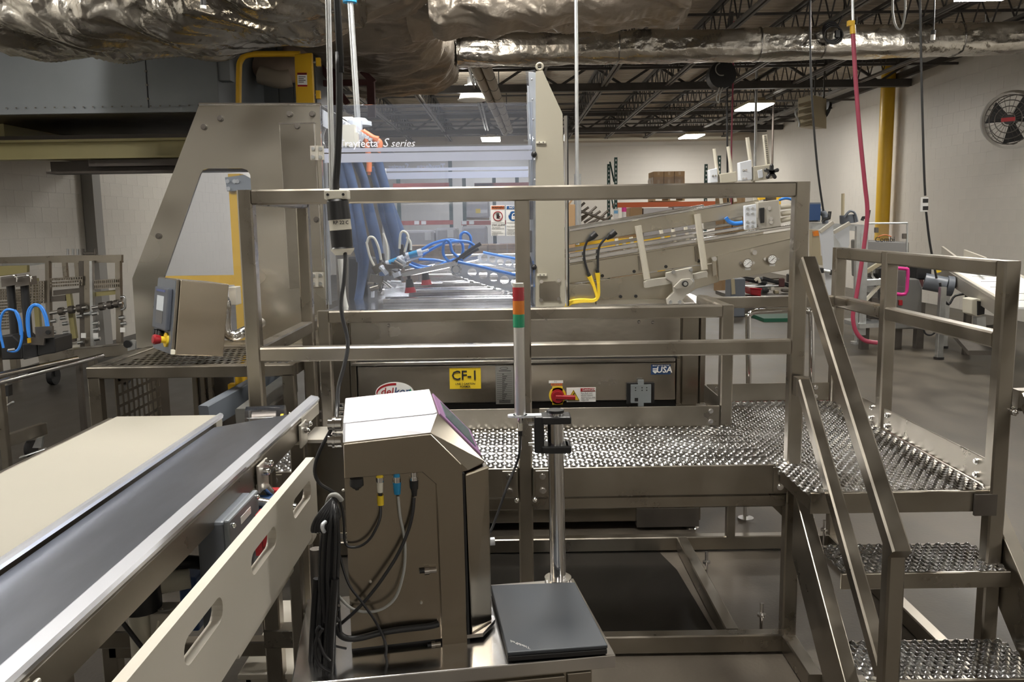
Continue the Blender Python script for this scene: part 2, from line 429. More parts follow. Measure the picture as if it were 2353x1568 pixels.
for y in (11.2, 14.0, 16.2, 20.9, 22.4, 24.2, 25.3, 28.0):
    o = holder('bridging', 0, y)
    obj('bridging_rod', G().bar((XL+.02, y, 4.47), (XR-.02, y, 4.47), .045), M['joist'], o)
    obj('bridging_rod', G().bar((XL+.02, y+.05, 4.90), (XR-.02, y+.05, 4.90), .04), M['joist'], o)
# ---- lamps in a grid, and unseen ones added for their light
def lamp(x, y, label):
    t = thing('ceiling_lamp', label, 'lamp', (x, y, 4.22), 'high bay lamps under the roof')
    g = G(); g.box((x-.30, y-.62, 4.24), (x+.30, y+.62, 4.30)); g.box((x-.12, y-.5, 4.30), (x+.12, y+.5, 4.38))
    obj('housing', g, M['heater'], t, bevel=.01)
    obj('diffuser', G().box((x-.28, y-.60, 4.215), (x+.28, y+.60, 4.238)), M['lamp'], t)
    g = G()
    for dx, dy in ((-.2, -.4), (.2, .4)): g.cyl((x+dx, y+dy, 4.3), (x+dx, y+dy, 4.44), .006, 6)
    obj('hanger', g, M['galv'], t)
    return t
l0 = lamp(5.6, 20.1, 'lit ceiling lamp above the tan louvred heater')
for x, y, s in ((5.6, 26.9, 'small lit ceiling lamp farthest back near the right wall'), (5.55, 9.95, 'large lit ceiling lamp over the foil pipe at right'),
                (-.55, 26.9, 'small lit ceiling lamp seen through the machine guard door'),
                (-.7, 2.5, 'lit ceiling lamp above the access platform'), (5.6, 2.9, 'lit ceiling lamp above the stairs'),
                (-.7, -5.5, 'lit ceiling lamp at the near end of the hall on the left'), (5.6, -5.5, 'lit ceiling lamp at the near end of the hall on the right'),
                (-4.6, 4.4, 'unseen ceiling lamp added to brighten the left wall'), (-.5, 10.0, 'lit ceiling lamp hidden above the wide duct box end'), (.1, 4.8, 'unseen ceiling lamp added over the machine guard doors for highlights'),  # left wall lamp and guard door lamp are added, for fill and highlights
                (-2.2, 16.4, 'unseen ceiling lamp added behind the long dull foil duct for highlights'), (-4.0, 21.5, 'unseen ceiling lamp added far behind the mezzanine to brighten the left wall')):  # both added unseen: one for the box roof sheen, one for the left wall
    dup(l0, (x, y, 4.22), s)
x, y = -.76, 18.65
t = thing('bay_lamp', 'bright shaded lamp hanging just below the foil wrapped duct', 'lamp', (x, y, 4.28))
g = G(); g.cyl((x, y, 4.30), (x, y, 4.58), .28, 20, .17); obj('shade', g, M['lampshade'] if 'lampshade' in M else M['lamp'], t)
g = G(); g.cyl((x, y, 4.275), (x, y, 4.30), .31, 20); obj('rim', g, M['white'], t)
g = G(); g.cyl((x, y, 4.58), (x, y, 4.75), .1, 12); g.cyl((x, y, 4.7), (x, y, 5.06), .02, 8); obj('housing', g, M['galv'], t)
# ================================================================ wrapped ducts, mezzanine, things hung from the roof
def wrapped(name, axis, rx, rz, mt, label, cat='duct', lump=.06, sag=0, nu=110, nv=44, seed=0, band=None, extra=None):
    """a duct in loose foil blanket: rounded box section swept along an axis, with creases and sagging belly"""
    axis = [V(p) for p in axis]; ax = spline(axis, 12)
    def fn(u, v):
        i = min(int(u*(len(ax)-1)), len(ax)-2); t = u*(len(ax)-1)-i
        p = ax[i].lerp(ax[i+1], t); d = (ax[i+1]-ax[i]).normalized()
        s = d.cross(Z_).normalized(); up = s.cross(d)
        a = v*math.tau; c, q = math.cos(a), math.sin(a)
        e = .55
        x = math.copysign(abs(c)**e, c); z = math.copysign(abs(q)**e, q)
        o = p+s*(x*rx)+up*(z*rz)
        k = V((p.x*1.1+seed, p.y*1.1, p.z*1.1))+V((x, z, 0))*.55
        h = noise.noise(k*1.3)*.9 + (1-abs(noise.noise(k*2.6+V((9, 3, 1)))*2))*.55 + (1-abs(noise.noise(k*6+V((1, 7, 2)))*2))*.30 + (1-abs(noise.noise(V((k.x*13, k.y*9, k.z*9)))*2))*.16
        o += (s*x+up*z).normalized()*lump*h
        if q < 0 and sag: o.z -= sag*(-q)*(.5+.5*math.sin(u*math.tau*len(axis)*1.1+seed))
        return o
    g = G(); g.grid(fn, nu, nv)
    # end caps
    for u in (0, 1):
        ring = [fn(u, j/nv) for j in range(nv)]; c = sum(ring, V((0, 0, 0)))/nv
        g.add(ring+[c], [(j, (j+1) % nv, nv) for j in range(nv)])
    t = thing(name, label, cat, (g.v[0].x, g.v[0].y, min(v.z for v in g.v)))
    obj('foil_jacket', g, mt, t)
    if band:
        for u in band:
            ring = [fn(u, j/24) for j in range(24)]; c = sum(ring, V((0, 0, 0)))/24
            b = G(); b.tube([c+(p-c)*1.015 for p in ring], .012, 5, 1, closed=True); obj('strap', b, M['foild'], t)
    if extra: extra(t)
    return t
def strut(t, pts):
    for x, y, z in pts: obj('hanger_rod', G().cyl((x, y, z), (x, y, 4.5), .008, 6), M['galv'], t)
wrapped('foil_duct', [P(-60, -28, Y=7.0), P(180, -6, Y=6.9), P(480, -22, Y=6.8), P(760, -88, Y=6.6)], .62, .34, M['foil'],
        'shiny crinkled foil wrapped duct above the grey air unit', lump=.085, sag=.06, seed=3, nu=300, nv=120,
        extra=lambda t: strut(t, [(-3.4, 6.9, 3.5), (-2.1, 6.8, 3.7)]))
wrapped('foil_duct', [(-1.5, 7.5, 3.98), (-1.5, 9.0, 3.96), (-1.52, 11.0, 3.98), (-1.55, 13.0, 4.03)], .74, .32, M['foilb'],
        'dull foil wrapped duct running away from the front to the back', lump=.10, sag=.10, seed=11, nu=260, nv=100,
        extra=lambda t: strut(t, [(-1.5, 8.4, 4.0), (-1.5, 12, 4.0)]))
wrapped('foil_duct', [(-.95, 8.7, 3.97), (.3, 8.7, 3.99), (1.0, 8.7, 4.0), (1.72, 8.7, 4.0)], .5, .33, M['foilb'],
        'wide foil wrapped duct box end in front of the long foil pipe', lump=.07, sag=.03, seed=21, nu=180, nv=100, band=(.12,),
        extra=lambda t: (strut(t, [(.2, 8.7, 4.0), (1.5, 8.7, 4.0)]),))
wrapped('foil_duct', [P(992, 8, Y=7.6), P(1150, 2, Y=7.6), P(1330, -18, Y=7.6), P(1570, -42, Y=7.6)], .34, .17, M['foilb'],
        'sagging foil blanket flap at the top centre above the dark duct', lump=.06, sag=.05, seed=31, nu=220, nv=70,
        extra=lambda t: strut(t, [(-.3, 7.6, 3.8), (1.0, 7.6, 3.9)]))
def pipe_extra(t):
    strut(t, [(2.4, 12.5, 4.2), (4.9, 12.5, 4.2), (6.7, 12.5, 4.2)])
wrapped('foil_pipe', [(-.7, 12.5, 4.12), (1.0, 12.5, 4.12), (3.5, 12.5, 4.13), (6.2, 12.5, 4.16), (8.2, 12.5, 4.19)], .27, .195, M['foil'],
        'long foil wrapped pipe running across the hall to the right wall', 'duct', lump=.022, seed=41, nu=360, nv=60, band=(.31, .5, .58, .76), extra=pipe_extra)
# ---- grey air unit on the mezzanine
Ya = 8.6
t = thing('air_unit', 'grey sheet metal air handling unit on the mezzanine beams', 'air unit', P(250, 255, Y=Ya))
zb = P(250, 253, Y=Ya).z; x0, x1, x2 = -6.1, P(337, 180, Y=Ya).x, P(500, 180, Y=Ya).x
obj('panel', G().box((x0, Ya, zb), (x1-.004, Ya+1.7, 3.9)), M['ahu'], t, bevel=.006)
obj('panel', G().box((x1+.004, Ya, zb), (x2, Ya+1.7, 3.9)), M['ahu'], t, bevel=.006)
obj('base_flange', G().box((x0, Ya-.02, zb-.03), (x2+.01, Ya+.02, zb+.012)), M['ahu'], t)
g = G()
for i in range(34):
    x = x0+.1+(x2-x0-.2)*i/33; g.cbox((x, Ya-.022, zb+.03), (.012, .008, .012))
for i in range(5): g.cbox((x1, Ya-.006, zb+.1+.13*i), (.02, .012, .02))
obj('rivet', g, M['darksteel'], t, kind='stuff')
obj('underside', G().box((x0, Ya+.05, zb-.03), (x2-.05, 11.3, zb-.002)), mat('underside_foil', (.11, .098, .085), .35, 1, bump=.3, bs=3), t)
a = P(497, 120, Y=8.7); b = P(540, 188, Y=8.7)
obj('side_box', G().box((a.x, 8.62, b.z), (b.x-.02, 8.75, 3.8)), M['ahu'], t, bevel=.006)
t = thing('grey_cabinet', 'tall grey panelled cabinet behind the yellow safety gate', 'cabinet', (-2.3, 10.4, 2.7))
for i, xx in enumerate((545, 590, 642, 676, 702)):
    nx = (590, 642, 676, 702, 730)[i]
    a = P(xx, 240, Y=10.2).x; b = P(nx, 240, Y=10.2).x
    obj('panel', G().box((a+.003, 10.2, 2.7), (b-.003, 10.9, 4.35)), M['ahu'], t, bevel=.004)
t = thing('duct_elbow', 'dusty beige pipe elbow behind the yellow gate', 'pipe', P(640, 165, Y=9.7))
g = G(); g.tube([P(600, 150, Y=9.9), P(640, 158, Y=9.8), P(664, 160, Y=9.8), P(676, 150, Y=9.9), P(682, 60, Y=9.9)], .14, 16)
obj('elbow', g, mat('dusty_beige', (.42, .33, .27), .7, var=.2), t)
g = G(); g.tube([P(598, 172, Y=9.72), P(640, 182, Y=9.7), P(668, 178, Y=9.72)], .10, 12); obj('torn_lagging', g, M['ceil'], t)
# ---- mezzanine beams
Yb = 9.2
g = G(); a = P(-40, 322, Y=Yb); z1 = P(220, 319, Y=Yb).z; z0 = P(220, 364, Y=Yb).z
g.box((XL+.02, Yb, z1-.025), (-1.9, Yb+.2, z1)); g.box((XL+.02, Yb, z0), (-1.9, Yb+.2, z0+.022)); g.box((XL+.02, Yb+.09, z0), (-1.9, Yb+.11, z1))
solo('steel_beam', g, M['olive'], 'olive painted steel beam under the grey air unit', 'beam')
g = G(); z1b = P(300, 369, Y=Yb+.3).z; z0b = P(300, 398, Y=Yb+.3).z; xa = P(116, 380, Y=Yb+.3).x
g.box((xa, Yb+.3, z0b), (-1.9, Yb+.32, z1b)); g.box((xa, Yb+.2, z0b), (-1.9, Yb+.45, z0b+.02)); g.box((xa+.5, Yb+.12, z1b-.07), (-1.9, Yb+.3, z1b))
solo('steel_beam', g, M['brown'], 'dark brown beam below the olive beam', 'beam')
g = G(); g.bar((-5.4, 9.31, 2.752), (-5.4, 12.6, 2.752), .12, .15); solo('steel_beam', g, M['olive'], 'olive beam slanting away at the left edge under the unit', 'beam')
g = G(); g.box((-6.12, 9.3, z1), (-1.6, 12.6, z1+.05)); g.box((-2.85, 8.2, z1), (-1.86, 9.3, z1+.05)); solo('mezzanine_floor', g, M['brown'], 'dark mezzanine floor plate on the olive beam', 'floor plate')
xc = P(228, 600, X=XL+.1)
g = G(); yc = P(228, 600, X=XL+.12).y
g.box((XL+.01, yc-.12, 0), (XL+.17, yc+.12, 2.62)); solo('steel_column', g, mat('column_grey', (.34, .33, .31), .6), 'pale grey steel column against the left block wall', 'column')
# ---- yellow self closing gate
Yg = 8.45
t = thing('safety_gate', 'yellow safety gate on the mezzanine above the machine', 'gate', P(640, 240, Y=Yg)-V((0, 0, .25)))
g = G(); zb = t.location.z
pl = [P(548, 290, Y=Yg), P(549, 170, Y=Yg), P(553, 140, Y=Yg), P(570, 126, Y=Yg), P(620, 124, Y=Yg), P(690, 124, Y=Yg)]
g.tube(pl, .028, 10, 4); obj('loop', g, M['gold'], t)
obj('gate_foot', G().box((P(700, 240, Y=Yg).x-.04, Yg-.02, z1+.05), (P(700, 240, Y=Yg).x+.04, Yg+.02, zb+.3)), M['gold'], t)
obj('plate', G().px([(676, 124), (717, 121), (724, 290), (682, 290)], Yg-.03, .05), M['gold'], t, bevel=.008)
g = G(); g.px([(683, 167), (705, 167), (706, 199), (684, 199)], Yg-.036, .005)
g.mi = 1; g.px([(683, 167), (705, 167), (705, 172), (683, 172)], Yg-.038, .003); g.px([(684, 195), (706, 195), (706, 199), (684, 199)], Yg-.038, .003)
g.mi = 2; o = P(694, 170, Y=Yg-.04); g.text('DANGER', o, X_, Z_, .02)
for i in range(4): g.px([(686, 176+4*i), (702-(i % 2)*4, 176+4*i), (702-(i % 2)*4, 177.5+4*i), (686, 177.5+4*i)], Yg-.038, .002)
obj('danger_label', g, [M['white'], M['red'], M['ink']], t, label='small red and white danger label')
for y in (143, 218):
    g = G(); c = P(727, y, Y=Yg); g.cyl(P(718, y, Y=Yg), c, .01, 8); g.mi = 1; g.cbox(c+V((.02, 0, 0)), (.04, .05, .075)); obj('wing_knob', g, [M['galv'], M['gold']], t)
# ---- maroon frame behind the gate
t = thing('maroon_frame', 'dark maroon steel frame with braces behind the gate', 'steel frame', (-1.9, 10.6, 2.65))
Ym_ = 10.6
for a, b in (((727, 60), (733, 270)), ((852, 188), (855, 270)), ((770, 120), (775, 270))): obj('post', G().bar(P(*a, Y=Ym_), P(*b, Y=Ym_), .09), M['maroon'], t)
for a, b in (((730, 192), (855, 190)), ((735, 70), (860, 190)), ((735, 150), (800, 240)), ((735, 62), (860, 62))): obj('brace', G().bar(P(*a, Y=Ym_), P(*b, Y=Ym_), .07), M['maroon'], t)
# ---- hanging lines
a = P(754, 0, Y=2.62); b = P(763.5, 430, Y=2.62); k_ = (b-a)/(a.z-b.z)
g = G(); g.cyl(a-k_*(4.5-a.z), b+k_*.12, .0085, 12)
solo('drop_pole', g, M['galv'], 'bare metal pole hanging beside the thick black cable', 'pole')
t = thing('air_drop', 'pale air supply pipe with blue top fitting dropping into the machine', 'pipe', P(822, 285, Y=5.4))
a = P(804, 10, Y=5.4); b = P(822, 282, Y=5.4)
g = G(); g.cyl(V((a.x-.03, 5.4, 4.4)), b, .019, 12); obj('pipe', g, M['galv'], t)
g = G(); g.cyl(a+V((0, 0, .01)), a+V((0, 0, .14)), .042, 14); g.cyl(a+V((0, 0, .06)), a+V((0, 0, .085)), .046, 14); obj('fitting', g, M['blueplug'], t)
g = G(); g.cyl(b-V((0, 0, .02)), b+V((0, 0, .005)), .085, 18); g.cyl(b+V((0, 0, .005)), b+V((0, 0, .025)), .07, 18, .05); obj('base_cap', g, M['aluw'], t)
g = G(); a = P(1322, 0, Y=5.6); b = P(1327, 545, Y=5.6)
g.cyl(a+V((0, 0, 1.6)), V((b.x, 5.6, b.z-.05)), .0125, 10)
solo('threaded_rod', g, M['galv'], 'thin galvanised rod hanging behind the tall beige plate', 'rod')
t = thing('cable_end', 'short black cable end with white tip hanging at top left', 'cable', P(467, 18, Y=5))
g = G(); g.cyl(P(467, 14, Y=5), P(466, -60, Y=5), .016, 10); obj('grip', g, M['black'], t)
g = G(); g.cyl(P(467, 20, Y=5), P(467, 13, Y=5), .017, 10); obj('tip', g, M['white'], t)
g = G(); g.tube([P(466, -55, Y=5), P(466, -220, Y=5), P(466, -420, Y=5)], .006, 6); obj('cord', g, M['cable'], t)
# cords at the right
t = thing('air_hose', 'pink red air hose hanging and looping to the floor at right', 'hose', P(1985, 790, Y=8))
g = G(); yh = 7.0
g.tube([P(*p, Y=yh) for p in ((1960, 75), (1966, 180), (1975, 300), (1987, 420), (1993, 480), (1990, 530), (1979, 610), (1968, 680), (1960, 725), (1966, 760), (1985, 782), (2015, 788))], .018, 8)
obj('hose', g, M['hose_red'], t)
obj('feed_pipe', G().cyl(P(1956, -160, Y=yh), P(1960, 72, Y=yh), .012, 8), M['galv'], t)
g = G(); g.cyl(P(1959, 58, Y=yh), P(1960, 78, Y=yh), .022, 10); g.cbox(P(1955, 54, Y=yh), (.05, .04, .04)); obj('valve', g, M['gold'], t)
t = thing('power_cord', 'black drop cord with a two gang outlet box by the yellow pipe', 'cord', P(2140, 575, Y=7.6))
yh = 7.6
g = G(); g.tube([P(*p, Y=yh) for p in ((2112, -160), (2114, 0), (2118, 200), (2123, 380), (2126, 450))], .010, 7); g.tube([P(*p, Y=yh) for p in ((2128, 486), (2134, 540), (2140, 578), (2152, 640))], .010, 7)
obj('cord', g, M['cable'], t)
o = obj('outlet_box', G().rect(2121, 453, 2133, 487, yh-.02, .05), M['white'], t, bevel=.004)
for yy in (461, 478): obj('socket', G().rect(2121, yy-4, 2133, yy+5, yh-.024, .006), M['black'], o)
def cordthing(label, pts, Y, r, m, cat='cord', name='drop_line'):
    q = [P(*p, Y=Y) for p in pts]; q.insert(0, V((q[0].x, Y, 5.07))); g = G(); g.tube(q, r, 6); return solo(name, g, m, label, cat)
cordthing('black cord hanging in front of the tan heater', ((1862, -40), (1863, 160), (1870, 290), (1880, 400), (1892, 485)), 8.4, .010, M['cable'])
cordthing('grey looped cord hanging from the roof at top right', ((2052, -30), (2053, 40), (2063, 66), (2074, 60), (2080, 20), (2078, -30)), 8.0, .010, M['greycable'])
cordthing('thin black cord hanging from the round reel', ((1671, 190), (1671, 300), (1672, 440), (1674, 470)), 15, .016, M['cable'])
cordthing('thin red cord hanging beside the round reel', ((1684, 190), (1681, 320), (1680, 470)), 15.2, .014, M['hose_red'])
cordthing('thin grey conduit hanging left of the heater', ((1737, 240), (1736, 320), (1734, 400)), 19, .03, M['galv'], 'conduit', 'drop_conduit')
cordthing('thin brown cord hanging left of the heater close to the wall', ((1776, 290), (1775, 340), (1774, 400)), 21, .025, M['brown'])
t = thing('coiled_cable', 'coil of black cable hanging on the long foil pipe', 'cable', P(1912, 100, Y=12.1))
yh = 12.1; g = G()
for i in range(4):
    cx, cy, rx, ry = 1912+(i-1.5)*2, 76+(i-1.5)*3, 19+i*.8, 22-i*.5
    g.tube([P(cx+rx*math.cos(a), cy+ry*math.sin(a), Y=yh-.02*i) for a in [k*math.tau/16 for k in range(16)]], .012, 6, 2, closed=True)
obj('coil', g, M['cable'], t)
g = G(); g.tube([P(1925, 60, Y=yh), P(1940, 20, Y=yh), P(1937, -20, Y=yh+.2), P(1936, -60, Y=yh+.2)], .012, 6); g.cbox(P(1924, 78, Y=yh-.05), (.06, .05, .09)); obj('plug_end', g, M['black'], t)
t = thing('cable_reel', 'round black cable reel hanging below the foil pipe', 'reel', P(1661, 200, Y=14))
yh = 14.0; c = P(1661, 171, Y=yh)
obj('drum', G().cyl(c, c+V((0, .25, 0)), .215, 28), M['rubber'], t, bevel=.012)
g = G(); g.tube([c+V((.10*math.cos(a), -.015, .10*math.sin(a)))+V((-.02, 0, .08)) for a in [math.pi*(.6+i*.2) for i in range(6)]], .01, 6); obj('wrap', g, M['greycable'], t)
g = G(); g.bar(c+V((.1, .1, .15)), c+V((.15, .1, .97)), .05); obj('bracket', g, M['joist'], t)
g = G(); g.tube([c+V((-.05, 0, -.2)), P(1646, 225, Y=yh), P(1651, 236, Y=yh), P(1655, 215, Y=yh), c+V((-.0, 0, -.2))], .009, 6); obj('loop', g, M['greycable'], t)
t = thing('lamp_plug', 'dangling black plug with white cap in front of the foil pipe', 'plug', P(2143, 94, Y=9.8))
g = G(); g.cyl(P(2143, 92, Y=9.8), P(2144, 80, Y=9.8), .024, 10); obj('cap', g, M['white'], t)
g = G(); g.cyl(P(2144, 80, Y=9.8), P(2145, 70, Y=9.8), .026, 10); g.tube([P(2145, 72, Y=9.8), P(2147, 20, Y=9.8), P(2148, -90, Y=9.8)], .008, 6); obj('cord', g, M['black'], t)
M['heater2'] = mat('beige_lagging', (.42, .38, .31), .6)
# ---- heater
Yh = 17.0
t = thing('unit_heater', 'tan louvred unit heater hanging near the right wall', 'heater', P(1865, 290, Y=Yh))
a = P(1866, 223, Y=Yh); b = P(1895, 288, Y=Yh); c = P(1836, 228, Y=Yh-.9)
front = [P(1834, 226, Y=Yh+.35), P(1866, 218, Y=Yh), P(1866, 290, Y=Yh), P(1832, 292, Y=Yh+.35)]
back = [p+V((.46, .5, 0)) for p in front]
obj('case', G().prism(front, back), M['heater'], t)
for i in range(4):
    y = 237+15*i
    l = [P(1835, y+2, Y=Yh+.25), P(1865, y-6, Y=Yh-.05), P(1865, y+1, Y=Yh-.14), P(1835, y+8, Y=Yh+.16)]
    obj('louvre', G().prism(l, [p+V((.01, .03, -.012)) for p in l]), M['heater'], t)
g = G(); g.tube([P(1833, 250, Y=Yh), P(1828, 262, Y=Yh), P(1836, 280, Y=Yh), P(1836, 292, Y=Yh)], .02, 6); obj('gas_line', g, M['galv'], t)
for x in (1872, 1893): obj('hanger', G().bar(P(x, 226, Y=Yh+.3), V((P(x, 222, Y=Yh+.3).x, Yh+.3, 5.07)), .03), M['joist'], t)
obj('motor', G().cyl(P(1896, 252, Y=Yh+.6), P(1902, 254, Y=Yh+.6), .17, 14), M['black'], t)
# ---- yellow pipe on the right wall
a = P(2032, 400, X=XR-.24)
g = G(); g.cyl((XR-.24, a.y, 0), (XR-.24, a.y, 5.0), .145, 22)
solo('yellow_pipe', g, M['gold'], 'thick yellow vertical pipe at the right block wall', 'pipe')
# ---- fan
c = P(2330, 275, X=XR-.45)
t = thing('wall_fan', 'round black fan in a clear dust cover on the right wall', 'fan', c-V((0, 0, .45)))
n = V((-.8, -.62, -.05)).normalized(); u = n.cross(Z_).normalized(); v2 = u.cross(n)
def ringp(r, off=0, k=28): return [c+n*off+(u*math.cos(i*math.tau/k)+v2*math.sin(i*math.tau/k))*r for i in range(k)]
g = G()
for r, off in ((.37, 0), (.37, .16), (.29, .18), (.2, .2), (.1, .2)): g.tube(ringp(r, off), .008, 5, 1, closed=True)
for i in range(24):
    a = i*math.tau/24; d = u*math.cos(a)+v2*math.sin(a); g.tube([c+d*.37, c+d*.37+n*.16, c+n*.2+d*.08], .0035, 4, 1)
obj('cage', g, M['darksteel'], t)
for k in range(3):
    a = k*math.tau/3+.4; d = u*math.cos(a)+v2*math.sin(a); e = n.cross(d)
    q = [c+n*.08+d*.06-e*.04, c+n*.06+d*.34-e*.17, c+n*.11+d*.34+e*.17, c+n*.1+d*.06+e*.05]
    obj('blade', G().prism(q, [p+n*.006 for p in q]), M['black'], t)
g = G(); g.cyl(c+n*.0, c+n*.2, .075, 16); obj('motor', g, M['black'], t)
g = G(); g.mi = 0; a = c+n*.205; q = [a-u*.1-v2*.03, a+u*.1-v2*.03, a+u*.1+v2*.03, a-u*.1+v2*.03]; g.prism(q, [p+n*.004 for p in q]); obj('badge', g, M['red'], t, label='red badge on the fan hub')
g = G(); g.bar(c, V((XR, c.y+.1, c.z)), .06); obj('wall_arm', g, M['black'], t)
g = G(); rr = ringp(.44, .1, 32); r3 = ringp(.40, .24, 32); r4 = ringp(.44, -.12, 32)
g.add(rr+r3, [(i, (i+1) % 32, 32+(i+1) % 32, 32+i) for i in range(32)], True); g.add(rr+r4, [(i, (i+1) % 32, 32+(i+1) % 32, 32+i) for i in range(32)], True)
obj('dust_cover', g, M['plexi'], t)

# ---- pair of lagged pipes running back under the joists
t = thing('lagged_pipes', 'pair of beige lagged pipes running back beside the bay lamp', 'pipe', P(1120, 170, Z=4.22))
for a, b in (((1097, 165), (1160, 305)), ((1122, 165), (1172, 300))):
    p, q = P(*a, Z=4.22), P(*b, Z=4.22); p = p+(p-q)*.15
    g = G(); g.cyl(p, q, .085, 16); o = obj('lagging', g, M['heater2'], t)
    for k in range(9):
        c = p.lerp(q, (k+.5)/9); d = (q-p).normalized(); g = G(); g.cyl(c-d*.02, c+d*.02, .089, 16); obj('band', g, M['joist'], o)
    for k in (.1, .45, .8): c = p.lerp(q, k); obj('hanger_rod', G().cyl(c, V((c.x, c.y, 5.06)), .012, 6), M['joist'], t)
# ================================================================ access platform with guard rails and stairs
ZD, T = .78, .055
t = thing('access_platform', 'stainless access platform with guard rails, studded deck and stairs', 'platform', (0, 3.2, 0))
ST = M['steel']
def post(x, y, z0, z1, s=T, n='post'): return obj(n, G().bar((x, y, z0), (x, y, z1), s, c=.006), ST, t)
def rail(a, b, s=T, n='rail', h=None): return obj(n, G().bar(a, b, s, h, c=.006), ST, t)
YF_, XA, XM, XB = 3.2, -.978, .045, 1.081
ZT, ZM = 1.851, 1.235
for x, z0 in ((XA, .08), (XM, .08), (XB, .08)): post(x, YF_+T/2, z0, ZT-T if x == XM else ZT)
rail((XA+T/2, YF_+T/2, ZT-T/2), (XB-T/2, YF_+T/2, ZT-T/2))
rail((XA+T/2, YF_+T/2, ZM), (XM-T/2, YF_+T/2, ZM)); rail((XM+T/2, YF_+T/2, ZM), (XB-T/2, YF_+T/2, ZM))
# side guard on the left
rail((XA, YF_+T, ZT-T/2), (XA, 4.1, ZT-T/2)); rail((XA, YF_+T, ZM), (XA, 4.07, ZM)); rail((XA, 4.13, ZM), (XA, 4.5, ZM)); post(XA, 4.1, .08, ZT)
# inner guard beside the machine
zi = 1.335; yi = 3.82
post(-.845, yi+.03, ZD, zi); post(.972, yi+.03, ZD, zi)
rail((-.818, yi+.03, zi-T/2), (.945, yi+.03, zi-T/2)); rail((.972, yi+.06, zi-T/2), (.972, 4.36, zi-T/2))
# rear and right guards
zr, zm = 1.567, 1.325
xr = 1.66
post(xr, 4.34, ZD, zr); post(xr, 3.76, ZD-.1, zr); post(xr, 2.86, 0.0, zr)
rail((xr, 4.31, zr-T/2), (xr, 3.79, zr-T/2)); rail((xr, 3.73, zr-T/2), (xr, 2.89, zr-T/2))
rail((xr, 4.31, zm-T/2), (xr, 3.79, zm-T/2)); rail((xr, 3.73, zm-T/2), (xr, 2.89, zm-T/2))
rail((1.0, 4.34, zm-T/2), (xr-T/2, 4.34, zm-T/2))
# toe boards with bolts
def toe(a, b, n, h=.093, bolts=()):
    a = V(a); b = V(b); d = (b-a).normalized(); nn = V(n)
    A = [a, b, b+Z_*h, a+Z_*h]
    o = obj('toe_board', G().prism(A, [p+nn*.006 for p in A]), ST, t, bevel=.002)
    for s in bolts:
        for z in (.022, .07):
            p = a+d*s+Z_*z; g = G(); g.cyl(p-nn*.004, p-nn*.012, .009, 6); g.cyl(p, p-nn*.005, .012, 12); obj('bolt', g, M['bright'], o)
zt = ZD+.004
toe((.12, yi, zt), (.94, yi, zt), (0, 1, 0), bolts=(.03, .78))
toe((-.8, yi, zt), (.02, yi, zt), (0, 1, 0))
toe((.99, yi+.06, zt), (.99, 4.33, zt), (-1, 0, 0)); toe((1.0, 4.335, zt), (1.63, 4.335, zt), (0, 1, 0), bolts=(.05, .56))
toe((1.645, 4.3, zt), (1.645, 3.8, zt), (1, 0, 0), bolts=(.46,)); toe((1.645, 3.72, zt), (1.645, 2.9, zt), (1, 0, 0), bolts=(.04, .77))
# deck frame
def beam(a, b, w, h, n='deck_beam'): return obj(n, G().bar(a, b, w, h, c=.005), ST, t)
yf = YF_+.02
for x0, x1 in ((XA+.03, XM-.03), (XM+.03, XB-.03)):
    obj('deck_face', G().box((x0, YF_-.006, ZD-.115), (x1, YF_+.01, ZD)), ST, t, bevel=.002)
    beam((x0, YF_+.03, ZD-.146), (x1, YF_+.03, ZD-.146), .05, .05)
for x in (XM-.062, XM+.066, XB-.056, XA+.06):
    o = obj('splice_plate', G().box((x-.028, YF_-.012, ZD-.108), (x+.028, YF_-.006, ZD-.008)), ST, t, bevel=.002)
    for z in (.03, .086):
        g = G(); g.cyl((x, YF_-.02, ZD-z), (x, YF_-.012, ZD-z), .010, 6); g.cyl((x, YF_-.0135, ZD-z), (x, YF_-.012, ZD-z), .0135, 12); obj('bolt', g, M['bright'], o)
for z in (ZD-.125,):
    for x in (XM-.035, XM+.035): obj('weld_nut', G().ball((x, YF_-.008, z), .011), M['bright'], t)
beam((XA, yi, ZD-.03), (.97, yi, ZD-.03), .05, .05); beam((.97, yi, ZD-.03), (.97, 4.34, ZD-.03), .05, .05); beam((.97, 4.34, ZD-.03), (xr, 4.34, ZD-.03), .05, .05)
beam((xr-.02, 4.34, ZD-.03), (xr-.02, 2.88, ZD-.03), .05, .05); beam((XA, YF_, ZD-.04), (XA, yi, ZD-.04), .05, .05)
obj('nosing', G().box((1.02, 2.845, ZD-.075), (1.655, 2.86, ZD)), ST, t, bevel=.003)
obj('corner_gusset', G().box((1.58, 2.83, ZD-.085), (1.655, 2.842, ZD-.01)), M['darksteel'], t)
beam((1.045, 2.86, ZD-.04), (1.045, 3.18, ZD-.04), .05, .06)
obj('gusset', G().prism([V((1.0, 3.26, ZD-.17)), V((1.06, 3.26, ZD-.17)), V((1.06, 3.26, ZD-.23))], [V((1.0, 3.27, ZD-.17)), V((1.06, 3.27, ZD-.17)), V((1.06, 3.27, ZD-.23))]), ST, t)
